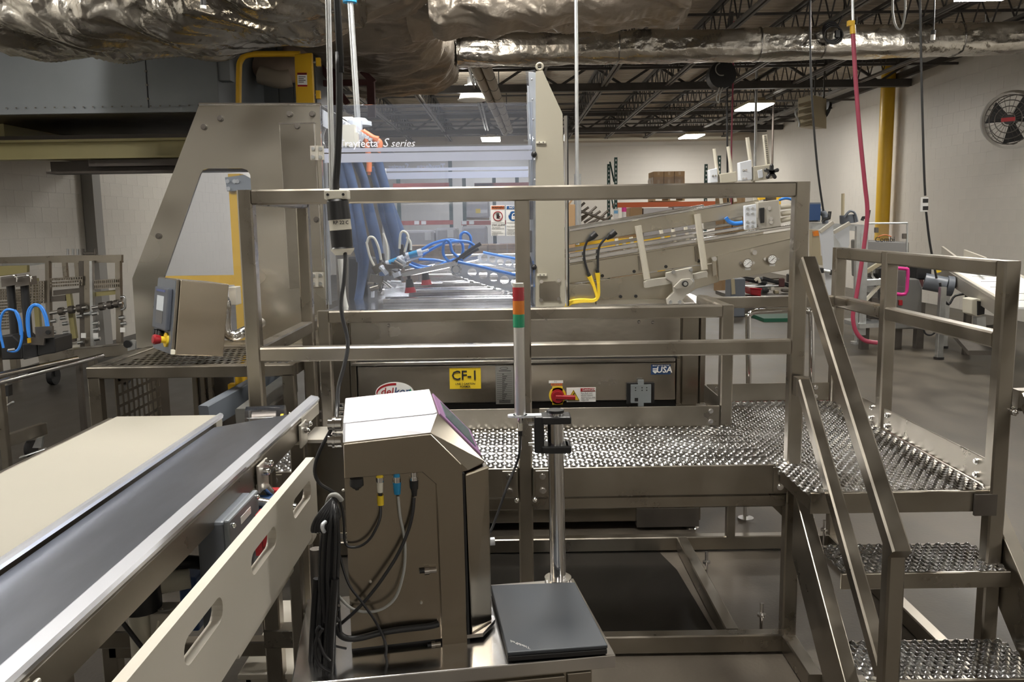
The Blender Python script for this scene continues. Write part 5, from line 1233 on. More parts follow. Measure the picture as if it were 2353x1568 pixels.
# slotted white guard
t = thing('slotted_guard', 'white plastic guard rail with oblong hand slots beside the conveyor', 'guard rail', (-.58, 1.7, .82))
Mg = Matrix(((0, 0, 1, -.58), (1, 0, 0, 0), (0, 1, 0, 0), (0, 0, 0, 1)))
out = roundrect(.55, .85, 2.39, 1.064, .02)
hs = []
for y0 in (.61, .995, 1.38, 1.765, 2.125):
    q = []
    r = .026; s = .0
    for cx, cz, a in ((y0+.20-r, .99, -90), (y0+r, .99, 90)):
        for i in range(9): tt = math.radians(a+180*i/8); q.append((cx+r*math.cos(tt), cz+r*1.0*math.sin(tt)))
    hs.append(q)
g = G(); g.holed(out, hs, Mg, .022); o = obj('slotted_board', g, M['hdpe'], t, bevel=.005)
obj('hook_end', G().box((-.592, 2.30, .828), (-.568, 2.37, .87)), M['hdpe'], t, bevel=.01)
obj('lower_strip', G().prism([V((-.585, 1.7, .815)), V((-.585, 2.16, .815)), V((-.585, 2.16, .84)), V((-.585, 1.7, .84))], [V((-.66, 1.7, .815)), V((-.66, 2.16, .815)), V((-.66, 2.16, .84)), V((-.66, 1.7, .84))]), M['hdpe'], t)
for y in (2.27, 1.3): obj('stay', G().cyl((-.60, y, .95), (-.71, y, .97), .013, 12), M['bright'], t)
obj('guard_post', G().bar((-.61, 1.35, 0), (-.61, 1.35, .84), .035), M['steel'], t)
obj('guard_post', G().bar((-.615, 2.30, 0), (-.615, 2.30, .86), .035), M['steel'], t)
t = thing('white_tote', 'white plastic tote on the floor behind the cable bundle', 'tote', (-.6, 2.8, 0))
g = G(); x0, x1, y0, y1, z1 = -.86, -.40, 2.55, 3.05, .30
g.box((x0, y0, 0), (x1, y1, .02)); g.box((x0, y0, .02), (x0+.015, y1, z1)); g.box((x1-.015, y0, .02), (x1, y1, z1)); g.box((x0, y0, .02), (x1, y0+.015, z1)); g.box((x0, y1-.015, .02), (x1, y1, z1)); obj('bin', g, M['hdpe'], t)
g = G(); g.box((x0-.02, y0-.02, z1), (x1+.02, y1+.02, z1+.02)); obj('lid', g, M['hdpe'], t, bevel=.005)
# ================================================================ stainless wall box behind the conveyor end
t = thing('junction_box', 'plain stainless junction box beyond the end of the white guard', 'box', (-.58, 3.0, 0))
obj('enclosure', G().box((-.735, 2.95, .62), (-.42, 3.13, .965)), M['steelh'], t, bevel=.006)
obj('rain_lip', G().box((-.74, 2.935, .96), (-.415, 3.13, .972)), M['alu'], t)
for x in (-.70, -.46): obj('leg', G().bar((x, 3.05, 0), (x, 3.05, .62), .04), M['steel'], t)
SH = M['steelh']
# ================================================================ cart with control box, laptop, stack light
ZK = .66
t = thing('equipment_cart', 'stainless cart carrying the control box and the laptop', 'cart', (-.1, 2.25, 0))
ang = math.radians(9); cu = V((math.cos(ang), math.sin(ang), 0)); cv = V((-math.sin(ang), math.cos(ang), 0))
nr = P(1415, 1505, Z=ZK); fr_ = P(1318, 1329, Z=ZK)
cv = (fr_-nr); Ld = cv.length; cv.normalize(); cu = V((cv.y, -cv.x, 0))
def K(u, v, z): return nr+cu*u+cv*v+V((0, 0, z-ZK))
W = .78
def kb(u0, u1, v0, v1, z0, z1):
    q = [K(u0, v0, z0), K(u1, v0, z0), K(u1, v1, z0), K(u0, v1, z0)]; return G().prism(q, [p+V((0, 0, z1-z0)) for p in q])
obj('cart_top', kb(-W, 0, 0, Ld, ZK-.035, ZK), M['bright'], t, bevel=.003)
obj('body', kb(-W+.03, -.055, .02, Ld-.02, .18, ZK-.035), SH, t, bevel=.003)
obj('drawer_front', kb(-W+.05, -.125, .012, .02, .30, ZK-.05), SH, t, bevel=.003)
obj('drawer_front', kb(-.12, -.058, .012, .02, .18, ZK-.045), SH, t, bevel=.003)
for u in (-W+.08, -.1):
    for v in (.07, Ld-.07):
        c = K(u, v, 0); g = G(); g.cyl(c+V((-.012, 0, .055)), c+V((.012, 0, .055)), .055, 18); g.bar(c+V((0, 0, .06)), c+V((0, 0, .18)), .04); obj('caster', g, M['rubber'], t)
M['bright2'] = mat('fine_brushed_steel', (.46, .41, .335), .22, 1, rv=.03, vs=1.5)
# control box
t = thing('control_box', 'tall stainless control box with sloped front standing on the cart', 'control box', (-.25, 2.1, ZK))
th = math.radians(12); fn_ = V((math.sin(th), -math.cos(th), 0)); fu = V((math.cos(th), math.sin(th), 0)); fv = -fn_
o0 = P(900, 1530, Y=2.03)
def FP(x, y): return PN(x, y, o0, fn_)
e0, e1, e2 = FP(788, 1018), FP(989, 995), FP(1076, 1081)
zt1 = .5*(e0.z+e1.z)+.032
T0, T1, T2, T3 = P(789, 974, Z=zt1), P(1005, 951, Z=zt1), P(986, 896, Z=zt1), P(794, 917, Z=zt1)
z2 = e2.z+.002; d1, d2 = P(1113, 1060, Z=z2), P(1083, 992, Z=z2)
zb = ZK+.012
def dn(p, z=zb): return V((p.x, p.y, z))
g = G()
f2 = FP(1064, 1084); f0 = e0
b0_, b2_ = dn(e0), dn(f2)
bl = T3.copy(); bl.z = e0.z; bl2 = dn(T3)
g.add([e0, e1, e2, f2, b2_, b0_], [(5, 4, 3, 2, 1, 0)])                 # side
g.add([e0, e1, T1, T0], [(0, 1, 2, 3)]); 
g.add([e1, e2, d1, T1], [(0, 1, 2, 3)]); g.add([T1, d1, d2, T2], [(0, 1, 2, 3)])
g.add([e2, d1, dn(d1, z2-.004), f2+V((0, 0, 0))], [(0, 3, 2, 1)])
back = [T3, T2, d2, dn(d2), dn(T3)]
g.add(back, [(0, 1, 2, 3, 4)]); g.add([T3, T0, e0, b0_, dn(T3)], [(0, 4, 3, 2, 1)])
g.add([b0_, b2_, dn(d2), dn(T3)], [(0, 1, 2, 3)]); g.add([f2, b2_, dn(d2), d2], [(0, 1, 2, 3)])
body = obj('shell', g, M['bright2'], t)
g = G(); g.prism([T0, T1, T2, T3], [p+Z_*.0015 for p in (T0, T1, T2, T3)]); obj('roof_panel', g, M['brushx'], t)
g = G(); nq = (T1-e1).cross(e0-e1).normalized(); nq = nq if nq.z > 0 else -nq; g.prism([e0, e1, T1, T0], [p+nq*.001 for p in (e0, e1, T1, T0)]); obj('roof_panel', g, M['facet'], t)
# proud collar and frame on the near side: overhang above, column at right
def pr(pts, d, name, m=M['bright2'], par=None, lab=None, bv=.002, back=0):
    A = [FP(*p)+fn_*back for p in pts]; return obj(name, G().prism([a+fn_*d for a in A], A), m, par or t, lab, bevel=bv)
pr([(789, 1019), (989, 996), (1058, 1064), (1061, 1085), (1074, 1527), (1017, 1531), (1001, 1111), (969, 1083), (791, 1098)], .012, 'side_frame')
dr = obj('door', G().prism([FP(1068, 1089)+fn_*.006, dn(FP(1084, 1520), zb+.006)+fn_*.006, dn(d1, zb+.006)+V((.012, -.01, 0)), dn(d1, z2-.01)+V((.012, -.01, 0))],
     [FP(1068, 1089)+fv*.3, dn(FP(1084, 1520), zb+.006)+fv*.3, dn(d1, zb+.006)+fv*.27, dn(d1, z2-.01)+fv*.27]), M['bright2'], t, bevel=.005)
pr([(1060, 1086), (1067, 1085), (1081, 1522), (1075, 1523)], .006, 'door_gap', M['rubber'])
obj('door_tray', G().prism([dn(FP(1074, 1525), zb-.004)+fn_*.008, dn(FP(1110, 1525), zb-.004)+fn_*.008, dn(d1, zb-.004)+V((.02, 0, 0)), dn(d2, zb-.004)+V((.02, 0, 0))], [dn(FP(1074, 1525), zb+.006)+fn_*.008, dn(FP(1110, 1525), zb+.006)+fn_*.008, dn(d1, zb+.006)+V((.02, 0, 0)), dn(d2, zb+.006)+V((.02, 0, 0))]), M['bright'], t)
obj('base_plinth', G().prism([dn(e0+fv*.02, ZK), dn(f2+fv*.02, ZK), dn(d2, ZK), dn(T3, ZK)], [dn(e0+fv*.02, zb), dn(f2+fv*.02, zb), dn(d2, zb), dn(T3, zb)]), M['rubber'], t)
# purple-edged screen on the slope
nn = (d1-T1).cross(T2-T1).normalized()
if nn.z < 0: nn = -nn
def SL(a, b, h=.003): return T1.lerp(d1, a).lerp(T2.lerp(d2, a), b)+nn*h
M['purple'] = mat('purple_overlay', (.30, .16, .32), .35); M['tealscreen'] = mat('dim_screen', (.10, .15, .16), .15)
g = G(); q = [SL(.06, .08), SL(.94, .08), SL(.94, .92), SL(.06, .92)]; g.prism([p-nn*.003 for p in q], q); scn = obj('screen_frame', g, M['purple'], t, label='purple edged sloping operator screen')
g = G(); q = [SL(.2, .2, .005), SL(.85, .2, .005), SL(.85, .8, .005), SL(.2, .8, .005)]; g.prism([p-nn*.002 for p in q], q); obj('screen', g, M['tealscreen'], scn)
# cable glands at the back, plugs under the collar
for y, s in ((975, .016), (1012, .017)):
    c = P(786, y, Y=2.10); g = G(); g.cyl(c, c-V((.016, 0, 0)), .018, 14); g.cyl(c-V((.016, 0, 0)), c-V((.022, 0, 0)), .022, 6); g.cyl(c-V((.022, 0, 0)), c-V((.034, 0, 0)), .015, 14); obj('cable_gland', g, M['chrome'], t)
for y in (935, 955): c = P(790, y, Y=2.3); obj('cable_gland', G().cyl(c, c-V((.014, 0, 0)), .010, 12), M['chrome'], t)
u_ = .012
def down(x, y, parts, nm, mats, lab=None):
    c = FP(x, y)+fn_*.006; g = G(); z = 0
    for m, r1, r2, L in parts: g.mi = m; g.cyl(c-Z_*z, c-Z_*(z+L), r1, 14, r2); z += L
    return obj(nm, g, mats, t, lab)
down(819, 1098, [(0, .016, .017, .018), (0, .016, .010, .006), (0, .005, .005, .005)], 'dummy_plug', [M['black']])
down(872, 1090, [(0, .009, .009, .006), (1, .010, .010, .012), (2, .008, .007, .026), (3, .005, .005, .008), (0, .008, .008, .024)], 'yellow_plug', [M['yel2'], M['chrome'], M['ivory'], M['ink']], 'plug with yellow sleeve')
down(911, 1087, [(0, .008, .008, .008), (1, .010, .010, .014), (0, .0105, .008, .030)], 'blue_plug', [M['blueplug'], M['chrome']], 'bright blue plug')
down(950, 1084, [(1, .008, .008, .012), (1, .010, .010, .008), (0, .011, .010, .022), (0, .008, .006, .018)], 'black_plug', [M['black'], M['chrome']])
for x, y, s in ((990, 1308, 1), (1000, 1478, .8)):
    c = FP(x+12, y)+fn_*.004; g = G(); g.cyl(c, c-fu*.018*s, .008*s, 12); g.cyl(c-fu*.018*s, c-fu*.030*s, .011*s, 12); g.mi = 1; g.cyl(c-fu*.030*s, c-fu*.042*s, .006*s, 10); obj('fitting', g, [M['chrome'], M['black']], t)
for x, y in ((851, 1337), (968, 1385), (789, 1127)): c = FP(x, y); obj('rivet', G().ball(c+fn_*.001, .004), M['alu'], t)
# laptop
t = thing('laptop', 'closed black laptop lying on the stainless cart', 'laptop', P(1250, 1420, Z=ZK))
zl = ZK+.030
q = [P(1168, 1511, Z=ZK), P(1398, 1496, Z=ZK), P(1320, 1345, Z=ZK), P(1129, 1354, Z=ZK)]
zl = ZK+.028
c0 = [P(1166, 1500, Z=zl), P(1397, 1483, Z=zl), P(1321, 1338, Z=zl), P(1127, 1345, Z=zl)]
def lay_(z0, z1, s=0):
    m = sum(c0, V((0, 0, 0)))/4
    A = [V((p.x+(m.x-p.x)*s, p.y+(m.y-p.y)*s, z0)) for p in c0]; return G().prism(A, [p+V((0, 0, z1-z0)) for p in A])
obj('base_shell', lay_(ZK+.003, ZK+.017, .006), M['black'], t, bevel=.003)
lid = obj('lid', lay_(ZK+.018, zl), M['laptop'], t, bevel=.003)
for s in (.08,):
    for k in range(4):
        m = sum(c0, V((0, 0, 0)))/4; p = c0[k].lerp(m, .12); obj('rubber_foot', G().cyl(V((p.x, p.y, ZK)), V((p.x, p.y, ZK+.004)), .008, 10), M['rubber'], t)
lx = (c0[3]-c0[0]).normalized(); ly = -(c0[1]-c0[0]).normalized()
p = P(1195, 1482, Z=zl)+V((0, 0, .0004))
g = G(); tx = V((-.80, -.60, 0)).normalized()
g.text('ThinkPad', p, (P(1179, 1478, Z=zl)-P(1211, 1490, Z=zl)), (P(1200, 1492, Z=zl)-P(1195, 1478, Z=zl)), .0165, ext=.0002, bold=.012)
g.text('ThinkPad', p+V((.0004, 0, 0)), (P(1179, 1478, Z=zl)-P(1211, 1490, Z=zl)), (P(1200, 1492, Z=zl)-P(1195, 1478, Z=zl)), .0165, ext=.0002, bold=.012)
obj('lid_lettering', g, M['white'], lid)
# stack light on its pole
t = thing('stack_light', 'red amber green stack light on a bracket and steel pole beside the laptop', 'signal light', P(1280, 1335, Z=ZK))
yb = 2.50; base = t.location.copy(); base.z = ZK
top = P(1275, 948, Y=base.y); px_ = .5*(base.x+top.x); base.x = px_+.004; top.x = px_-.0
g = G(); g.cyl(base, top+V((0, 0, -.01)), .0235, 20); obj('pole', g, M['bright'], t)
g = G(); g.cyl(base, base+V((0, 0, .012)), .04, 20); obj('pole_foot', g, M['bright'], t)
g = G(); g.cyl(top, top+V((0, 0, .008)), .0255, 20); g.mi = 1; g.cyl(top-V((0, 0, .02)), top, .0245, 20); obj('pole_cap', g, [M['black'], M['chrome']], t)
zc_ = P(1275, 995, Y=base.y).z
for z in (zc_+.042, zc_-.042):
    pass
g = G(); xm = top.x
for z in (zc_+.043, zc_-.043): g.box((xm-.042, base.y-.035, z-.011), (xm+.044, base.y+.035, z+.011))
g.box((xm-.062, base.y-.028, zc_-.054), (xm-.034, base.y+.028, zc_+.054)); g.box((xm+.026, base.y-.03, zc_-.054), (xm+.040, base.y+.03, zc_-.032)); obj('clamp', g, M['black'], t, bevel=.004)
for z in (zc_+.03, zc_-.03): g = G(); g.cyl((xm-.062, base.y-.01, z), (xm-.078, base.y-.01, z), .005, 8); obj('clamp_screw', g, M['chrome'], t)
lc = P(1196, 955, Y=base.y); lt = P(1190, 652, Y=base.y); lx_ = .5*(lc.x+lt.x)
za = lc.z; zz = [P(1193, y, Y=base.y).z for y in (752, 722, 691, 660, 651)]
g = G(); g.box((lx_, base.y-.016, za-.004), (xm-.04, base.y+.016, za+.002)); g.cyl((lx_, base.y, za-.004), (lx_, base.y, za+.002), .021, 20); g.cyl((lx_-.02, base.y, za-.004), (lx_-.02, base.y, za+.002), .016, 16); obj('bracket', g, M['aluw'], t)
g = G(); g.cyl((lx_, base.y, za), (lx_, base.y, zz[0]), .0163, 20); obj('stem_tube', g, M['satin'], t)
for i, m in enumerate(('lgrn', 'lamb', 'lred')):
    z0, z1 = zz[i], zz[i+1]; g = G(); g.cyl((lx_, base.y, z0), (lx_, base.y, z1), .0168, 24)
    for k in range(5): z = z0+(z1-z0)*(k+.5)/5; g.cyl((lx_, base.y, z-.001), (lx_, base.y, z+.001), .0173, 24)
    obj('lens', g, M[m], t, label=('green lens segment', 'amber lens segment', 'red lens segment')[i])
g = G(); g.cyl((lx_, base.y, zz[3]), (lx_, base.y, zz[4]), .0163, 20, .0155); obj('lens_cap', g, M['alu'], t)
g = G(); g.cyl((lx_, base.y, za-.004), (lx_, base.y, za-.022), .009, 12); g.mi = 1; g.cyl((lx_, base.y, za-.022), (lx_, base.y, za-.045), .007, 10); g.mi = 2; g.cyl((lx_, base.y, za-.04), (lx_, base.y, za-.06), .0065, 10); obj('tail_plug', g, [M['chrome'], M['ivory'], M['black']], t)
g = G(); g.tube([V((lx_, base.y, za-.058)), P(1192, 1050, Y=2.5), P(1165, 1120, Y=2.48), P(1140, 1190, Y=2.46), P(1124, 1226, Y=2.44), P(1100, 1240, Y=2.43)], .0042, 8); obj('tail_cable', g, M['cable'], t)
g = G(); g.cyl(P(1105, 1246, Y=2.44), P(1137, 1244, Y=2.44), .012, 12); obj('tail_connector', g, M['aluw'], t)
# ---- power plug drop
t = thing('cord_plug', 'big black and ivory twist lock plug hanging from a thick cable, tagged RP 22 C', 'plug', P(785, 588, Y=2.5))
yp = 2.5
def lathe(p, q, prof, m, nm, par=None, lab=None):
    a, b = P(*p, Y=yp), P(*q, Y=yp); g = G(); L = len(prof)
    for (s0, r0), (s1, r1) in zip(prof, prof[1:]): g.cyl(a.lerp(b, s0), a.lerp(b, s1), r0, 24, r1)
    return obj(nm, g, m, par or t, lab)
lathe((775, 458), (780, 505), [(0, .027), (.1, .031), (1, .033)], M['black'], 'upper_grip')
lathe((780, 503), (783, 530), [(0, .0295), (.05, .031), (.95, .0315), (1, .029)], M['ivory'], 'tag_band')
lathe((783, 529), (787, 572), [(0, .0315), (.9, .0305), (1, .034)], M['black'], 'lower_grip')
lathe((787, 571), (788, 586), [(0, .034), (.3, .033), (1, .022)], M['ivory'], 'end_cup')
g = G(); c = P(775, 448, Y=yp-.0); g.cbox(c, (.066, .05, .026)); g.mi = 1
for dx in (-.022, .022): g.cyl(c+V((dx, -.025, 0)), c+V((dx, -.028, 0)), .004, 8)
obj('cord_clamp', g, [M['ivory'], M['ink']], t, bevel=.003)
g = G()
cc = P(781.5, 512, Y=yp); R0 = .0322
cu_ = G(); cu_.text('RP 22 C', (0, 0, 0), (1, 0, 0), (0, 1, 0), .0142, bold=.012)
for v in cu_.v:
    a = (v.x+.0085)/R0
    v.xyz = (cc.x+R0*math.sin(a), yp-R0*math.cos(a)-v.z, cc.z+v.y-.08*v.x*.0)
obj('tag_lettering', cu_, M['ink'], t)
g = G(); g.tube([P(770, -60, Y=yp)+V((-.03, 0, 2.1)), P(774.5, 0, Y=yp), P(778, 120, Y=yp), P(780, 240, Y=yp), P(776, 360, Y=yp), P(772, 415, Y=yp), P(772, 446, Y=yp)], .0098, 12); obj('supply_cable', g, M['rubber'], t)
g = G(); g.tube([P(x, y, Y=y2) for x, y, y2 in ((793, 580, 2.48), (793, 610, 2.46), (790, 650, 2.44), (784, 690, 2.42), (787, 730, 2.4), (797, 770, 2.38), (799, 800, 2.36), (790, 845, 2.33), (778, 890, 2.3), (775, 940, 2.26), (772, 965, 2.22))], .0058, 8); obj('lead_cable', g, M['cable'], t)
# ---- cables on and beside the control box
def wire(pts, r, m, label, base=None, name='cable'):
    g = G(); g.tube([(FP(x, y)+fn_*d) for x, y, d in pts], r, 8, 6); return solo(name, g, m, label, 'cable')
wire([(873, 1160, .007), (874, 1176, .014), (868, 1198, .02), (850, 1230, .022), (828, 1248, .02), (803, 1252, .016), (792, 1240, .01), (790, 1200, .004), (786, 1170, 0), (780, 1150, 0)], .0034, M['cable'], 'thin black cable looping from the yellow sleeved plug')
wire([(914, 1138, .012), (918, 1180, .018), (926, 1220, .022), (929, 1260, .024), (925, 1310, .024), (908, 1362, .026), (880, 1388, .026), (848, 1397, .024), (815, 1394, .02), (790, 1378, .016), (766, 1345, .012), (752, 1290, .01), (749, 1240, .01), (755, 1190, .01), (765, 1150, .008), (770, 1138, .0)], .0036, M['greycable'], 'pale grey cable hanging in a wide loop from the blue plug')
wire([(950, 1140, .014), (946, 1175, .02), (935, 1215, .024), (912, 1265, .028), (880, 1315, .03), (850, 1355, .03), (815, 1395, .026), (780, 1428, .02), (752, 1452, .016), (735, 1480, .012), (732, 1505, .012), (745, 1528, .012), (765, 1540, .012)], .0042, M['cable'], 'black cable sweeping down left from the black plug')
wire([(772, 1215, .012), (780, 1270, .014), (800, 1330, .03), (828, 1368, .034), (858, 1410, .034), (878, 1450, .03), (886, 1480, .03), (876, 1512, .03), (850, 1535, .03), (800, 1543, .024), (760, 1540, .016)], .0034, M['cable'], 'thin black cable crossing the grey loop in front of the box')
wire([(1006, 1432, .006), (985, 1435, .012), (950, 1438, .014), (910, 1443, .014), (870, 1450, .014), (830, 1461, .012), (800, 1464, .010), (782, 1455, .01), (772, 1435, .01)], .0085, M['rubber'], 'thick ribbed black cable entering the control box near its foot')
wire([(752, 1462, .03), (770, 1470, .034), (795, 1478, .03)], .003, M['cable'], 'short black cable end beside the cart corner')
t = thing('cable_bundle', 'hanging bundle of coiled black cables left of the control box', 'cable bundle', (-.5, 2.0, ZK-.3))
random.seed(11)
def BP(x, y, d=0): return P(x, y, Y=1.98-d)
g = G(); g.tube([BP(785, 1150, .02), BP(772, 1138, .03), BP(758, 1142, .02), BP(752, 1160, .0)], .006, 8); obj('hook_strap', g, M['greycable'], t)
g = G(); g.tube([P(x, y, Y=2.1) for x, y in ((772, 965), (757, 995), (738, 1030), (726, 1062), (724, 1090), (735, 1112), (755, 1125), (780, 1140))], .005, 8); obj('lead_in', g, M['cable'], t)
for i in range(15):
    f = i/14; x = 738+44*f+random.uniform(-4, 4); d = random.uniform(0, .07); bot = random.uniform(1390, 1490) if i % 3 else 1620
    p = [BP(768+random.uniform(-6, 6), 1142+random.uniform(-3, 8), d*.4), BP(.5*x+.5*768, 1185, d), BP(x, 1250, d), BP(x-3, 1330, d), BP(x-2+random.uniform(-6, 6), 1400, d), BP(x+random.uniform(-8, 8), bot, d)]
    g = G(); g.tube(p, random.choice((.004, .005, .0065)), 8); obj('cable_strand', g, M['cable'], t)
for i in range(7):
    x = 722+i*6; p = [BP(764, 1146, .03), BP(x+14, 1178, .05), BP(x-2, 1205, .05), BP(x-4, 1222, .05), BP(x+4, 1215, .04), BP(x+22, 1185, .03), BP(768, 1150, .02)]
    g = G(); g.tube(p, .0042, 8); obj('cable_loop', g, M['cable'], t)
for i, (x, r) in enumerate(((720, .009), (738, .013), (757, .013), (762, .010))):
    g = G(); g.tube([BP(x+8, 1330, .02*i), BP(x+2, 1420, .02*i), BP(x-2, 1500, .02*i), BP(x-4, 1620, .02*i), V((BP(x-5, 1700).x, 1.97, .04))], r, 10); obj('heavy_strand', g, M['rubber'], t)
for p in ([(741, 1445), (728, 1470), (724, 1500), (735, 1530), (760, 1545)], [(735, 1440), (728, 1455), (742, 1500), (758, 1520)]):
    g = G(); g.tube([BP(x, y, .08) for x, y in p], .0045, 8); obj('cable_loop', g, M['cable'], t)
obj('cable_tie', G().tube([BP(745, 1222, .06), BP(741, 1215, .07), BP(742, 1205, .07), BP(748, 1200, .06)], .005, 6), M['aluw'], t)
t = thing('floor_post', 'dark stand post with a worn collar behind the cable bundle', 'post', (-.55, 2.3, 0))
g = G(); a = P(714, 1240, Y=2.2); g.cyl(V((a.x, 2.2, 0)), V((a.x+.012, 2.2, .86)), .016, 12); obj('tube', g, M['darksteel'], t)
g = G(); z = P(702, 1545, Y=2.2).z; g.cyl(V((a.x, 2.2, z-.05)), V((a.x, 2.2, z+.02)), .022, 14); obj('collar', g, M['steel'], t)
g = G(); g.cyl(V((a.x, 2.2, 0)), V((a.x, 2.2, .012)), .08, 18); obj('foot_plate', g, M['darksteel'], t)
# ================================================================ left background: tooling racks
t = thing('tooling_rack', 'steel tooling rack with pierced strips standing by the left block wall', 'rack', (-5.2, 9.7, 0))
Yt = 9.6
def pb(n, pts, m, Y=Yt, d=.05, kind=None): return obj(n, G().px(pts, Y, d), M[m], t, kind=kind)
pb('top_beam', [(-10, 592), (120, 588), (279, 586), (279, 604), (120, 604), (-10, 606)], 'steel')
pb('top_beam', [(-10, 600), (170, 590), (180, 596), (-10, 622)], 'galv', Yt+.8)
for x, w, y1, m in ((103, 9, 800, 'steel'), (181, 10, 802, 'darksteel'), (192, 13, 804, 'steel'), (205, 6, 806, 'galv'), (264, 11, 795, 'steel')): pb('upright', [(x, 600), (x+w, 600), (x+w+4, y1), (x+3, y1)], m, Yt-.03 if w > 6 else Yt-.08, .06)
for x in (142, 170): pb('hanger', [(x, 604), (x+9, 604), (x+12, 640), (x+3, 640)], 'steel')
pb('slanted_bar', [(150, 670), (160, 668), (175, 778), (164, 780)], 'olive'); pb('slanted_bar', [(72, 640), (84, 640), (92, 760), (82, 760)], 'olive')
def pierced(x0, y0, x1, y1, nx, ny, n='pierced_strip', m='steel', Y=Yt-.06):
    o = pxc([(x0, y0), (x1, y0-(x1-x0)*.06), (x1, y1-(x1-x0)*.06), (x0, y1)], Y); hs = []
    for i in range(nx):
        for j in range(ny):
            x = x0+(x1-x0)*(i+.5)/nx; y = y0+(y1-y0)*(j+.5)/ny-(x-x0)*.06; dx = (x1-x0)/nx*.3; dy = (y1-y0)/ny*.3
            hs.append(pxc([(x-dx, y-dy), (x+dx, y-dy), (x+dx, y+dy), (x-dx, y+dy)], Y))
    obj(n, G().xz(o, hs, Y, .02), M[m], t)
pierced(114, 640, 190, 662, 14, 3); pierced(216, 644, 275, 665, 13, 2); pierced(62, 648, 102, 700, 6, 8); pierced(-5, 665, 24, 760, 5, 14); pierced(36, 665, 48, 720, 3, 9)
pb('tie_strip', [(122, 668), (188, 662), (188, 672), (122, 680)], 'darksteel'); pb('tie_strip', [(216, 672), (275, 665), (275, 676), (216, 682)], 'olive'); pb('tie_strip', [(116, 682), (150, 678), (150, 692), (116, 694)], 'darksteel')
pb('hanging_panel', [(-10, 612), (62, 610), (62, 626), (-10, 636)], 'olive', Yt-.2)
for a, b in (((115, 720), (200, 706)), ((212, 708), (282, 696))):
    o = obj('cross_shaft', G().cyl(P(*a, Y=Yt-.1), P(*b, Y=Yt-.1), .022, 8), M['chrome'], t)
    for f in (.25, .52, .74): c = P(*a, Y=Yt-.1).lerp(P(*b, Y=Yt-.1), f); obj('shaft_collar', G().cyl(c, c+V((.05, 0, .006)), .045, 10), M['darksteel'], o)
for x, y in ((121, 739), (143, 732), (148, 745), (150, 766), (216, 722), (218, 744), (219, 758), (221, 780), (278, 731), (282, 745), (120, 765), (198, 722), (181, 728), (183, 788)):
    obj('thumb_pin', G().cyl(P(x-4, y, Y=Yt-.1), P(x+9, y-2, Y=Yt-.1), .022, 6), M['galv'], t)
for x, y in ((186, 766), (214, 766), (276, 753)): obj('white_tag', G().px([(x, y), (x+11, y), (x+11, y+11), (x, y+11)], Yt-.12, .01), M['white'], t)
g = G(); g.tube([P(*p, Y=Yt-.05) for p in ((277, 683), (286, 683), (287, 695), (287, 708), (278, 712))], .014, 6); obj('bent_handle', g, M['galv'], t)
for x in (156, 168, 179, 191, 218): g = G(); g.cyl(P(x, 586, Y=Yt), P(x, 572, Y=Yt), .014, 6); obj('peg', g, M['darksteel'] if x > 180 else M['galv'], t)
obj('peg', G().bar(P(193, 582, Y=Yt), P(221, 582, Y=Yt), .02, .03), M['darksteel'], t)
o = obj('base_rail', G().bar(P(312, 800, Y=9.3), P(92, 822, Y=9.0), .16, .12), M['steel'], t)
obj('end_cap', G().px([(281, 792), (300, 782), (312, 784), (310, 803), (290, 808), (282, 804)], 9.2, .06), M['galv'], t)
g = G(); c = P(293, 791, Y=9.19); g.cyl(c, c-V((0, .01, 0)), .042, 14); obj('end_bore', g, M['rubber'], t)
pb('lower_shelf', [(120, 792), (186, 788), (186, 806), (126, 810)], 'hdpe', Yt+.05, .2)
pb('lower_shelf', [(128, 786), (172, 778), (172, 786), (128, 794)], 'brown', Yt)
for a in ((122, 868), (285, 840)):
    c = P(*a, Z=.0); c = P(a[0], a[1]-10, Y=9.4); g = G(); g.cyl(V((c.x-.03, 9.4, .1)), V((c.x+.03, 9.4, .1)), .10, 18); g.bar(V((c.x, 9.4, .1)), V((c.x, 9.4, .32)), .08); obj('caster', g, M['rubber'], t)
for x in (20, 200): c = P(x, 800, Y=9.5); obj('leg', G().bar((c.x, 9.6, 0), (c.x, 9.6, .5), .08), M['steel'], t)
# nearer trolley with two black cylinders
t = thing('tool_trolley', 'trolley with two long rods, black cylinders and blue hose loops at the left edge', 'trolley', (-3.6, 6.2, 0))
Yn = 6.1
for a, b in (((-30, 868), (176, 824)), ((-30, 886), (236, 818))): obj('long_rod', G().cyl(P(*a, Y=5.6), P(*b, Y=6.6), .02, 12), M['bright'], t)
for x0, x1 in ((16, 34), (48, 66)):
    obj('black_cylinder', G().cyl(P(x0+8, 655 if x0 < 40 else 648, Y=Yn), P(x1+2, 800, Y=Yn), .028, 16), M['rubber'], t)
    obj('head_block', G().px([(x0-14, 640), (x0+18, 636), (x0+20, 655), (x0-12, 660)], Yn-.05, .1), M['darksteel'], t)
    g = G(); g.tube([P(x0-14, 637, Y=Yn-.07), P(x0+20, 634, Y=Yn-.07), P(x0+24, 648, Y=Yn-.07)], .008, 6); obj('head_tube', g, M['chrome'], t)
for pts in ([(0, 772), (28, 770), (52, 792), (52, 826), (0, 828)], [(50, 790), (84, 786), (86, 820), (52, 828)], [(84, 780), (125, 776), (127, 812), (86, 818)]): obj('base_block', G().px(pts, Yn-.1, .25), M['black'], t, bevel=.01)
o = obj('bracket_plate', G().px([(80, 752), (120, 750), (121, 776), (102, 778), (100, 794), (68, 792), (70, 776), (82, 776)], Yn-.14, .02), M['darksteel'], t)
c = P(111, 764, Y=Yn-.15); obj('bore', G().cyl(c, c-V((0, .01, 0)), .016, 12), M['rubber'], o)
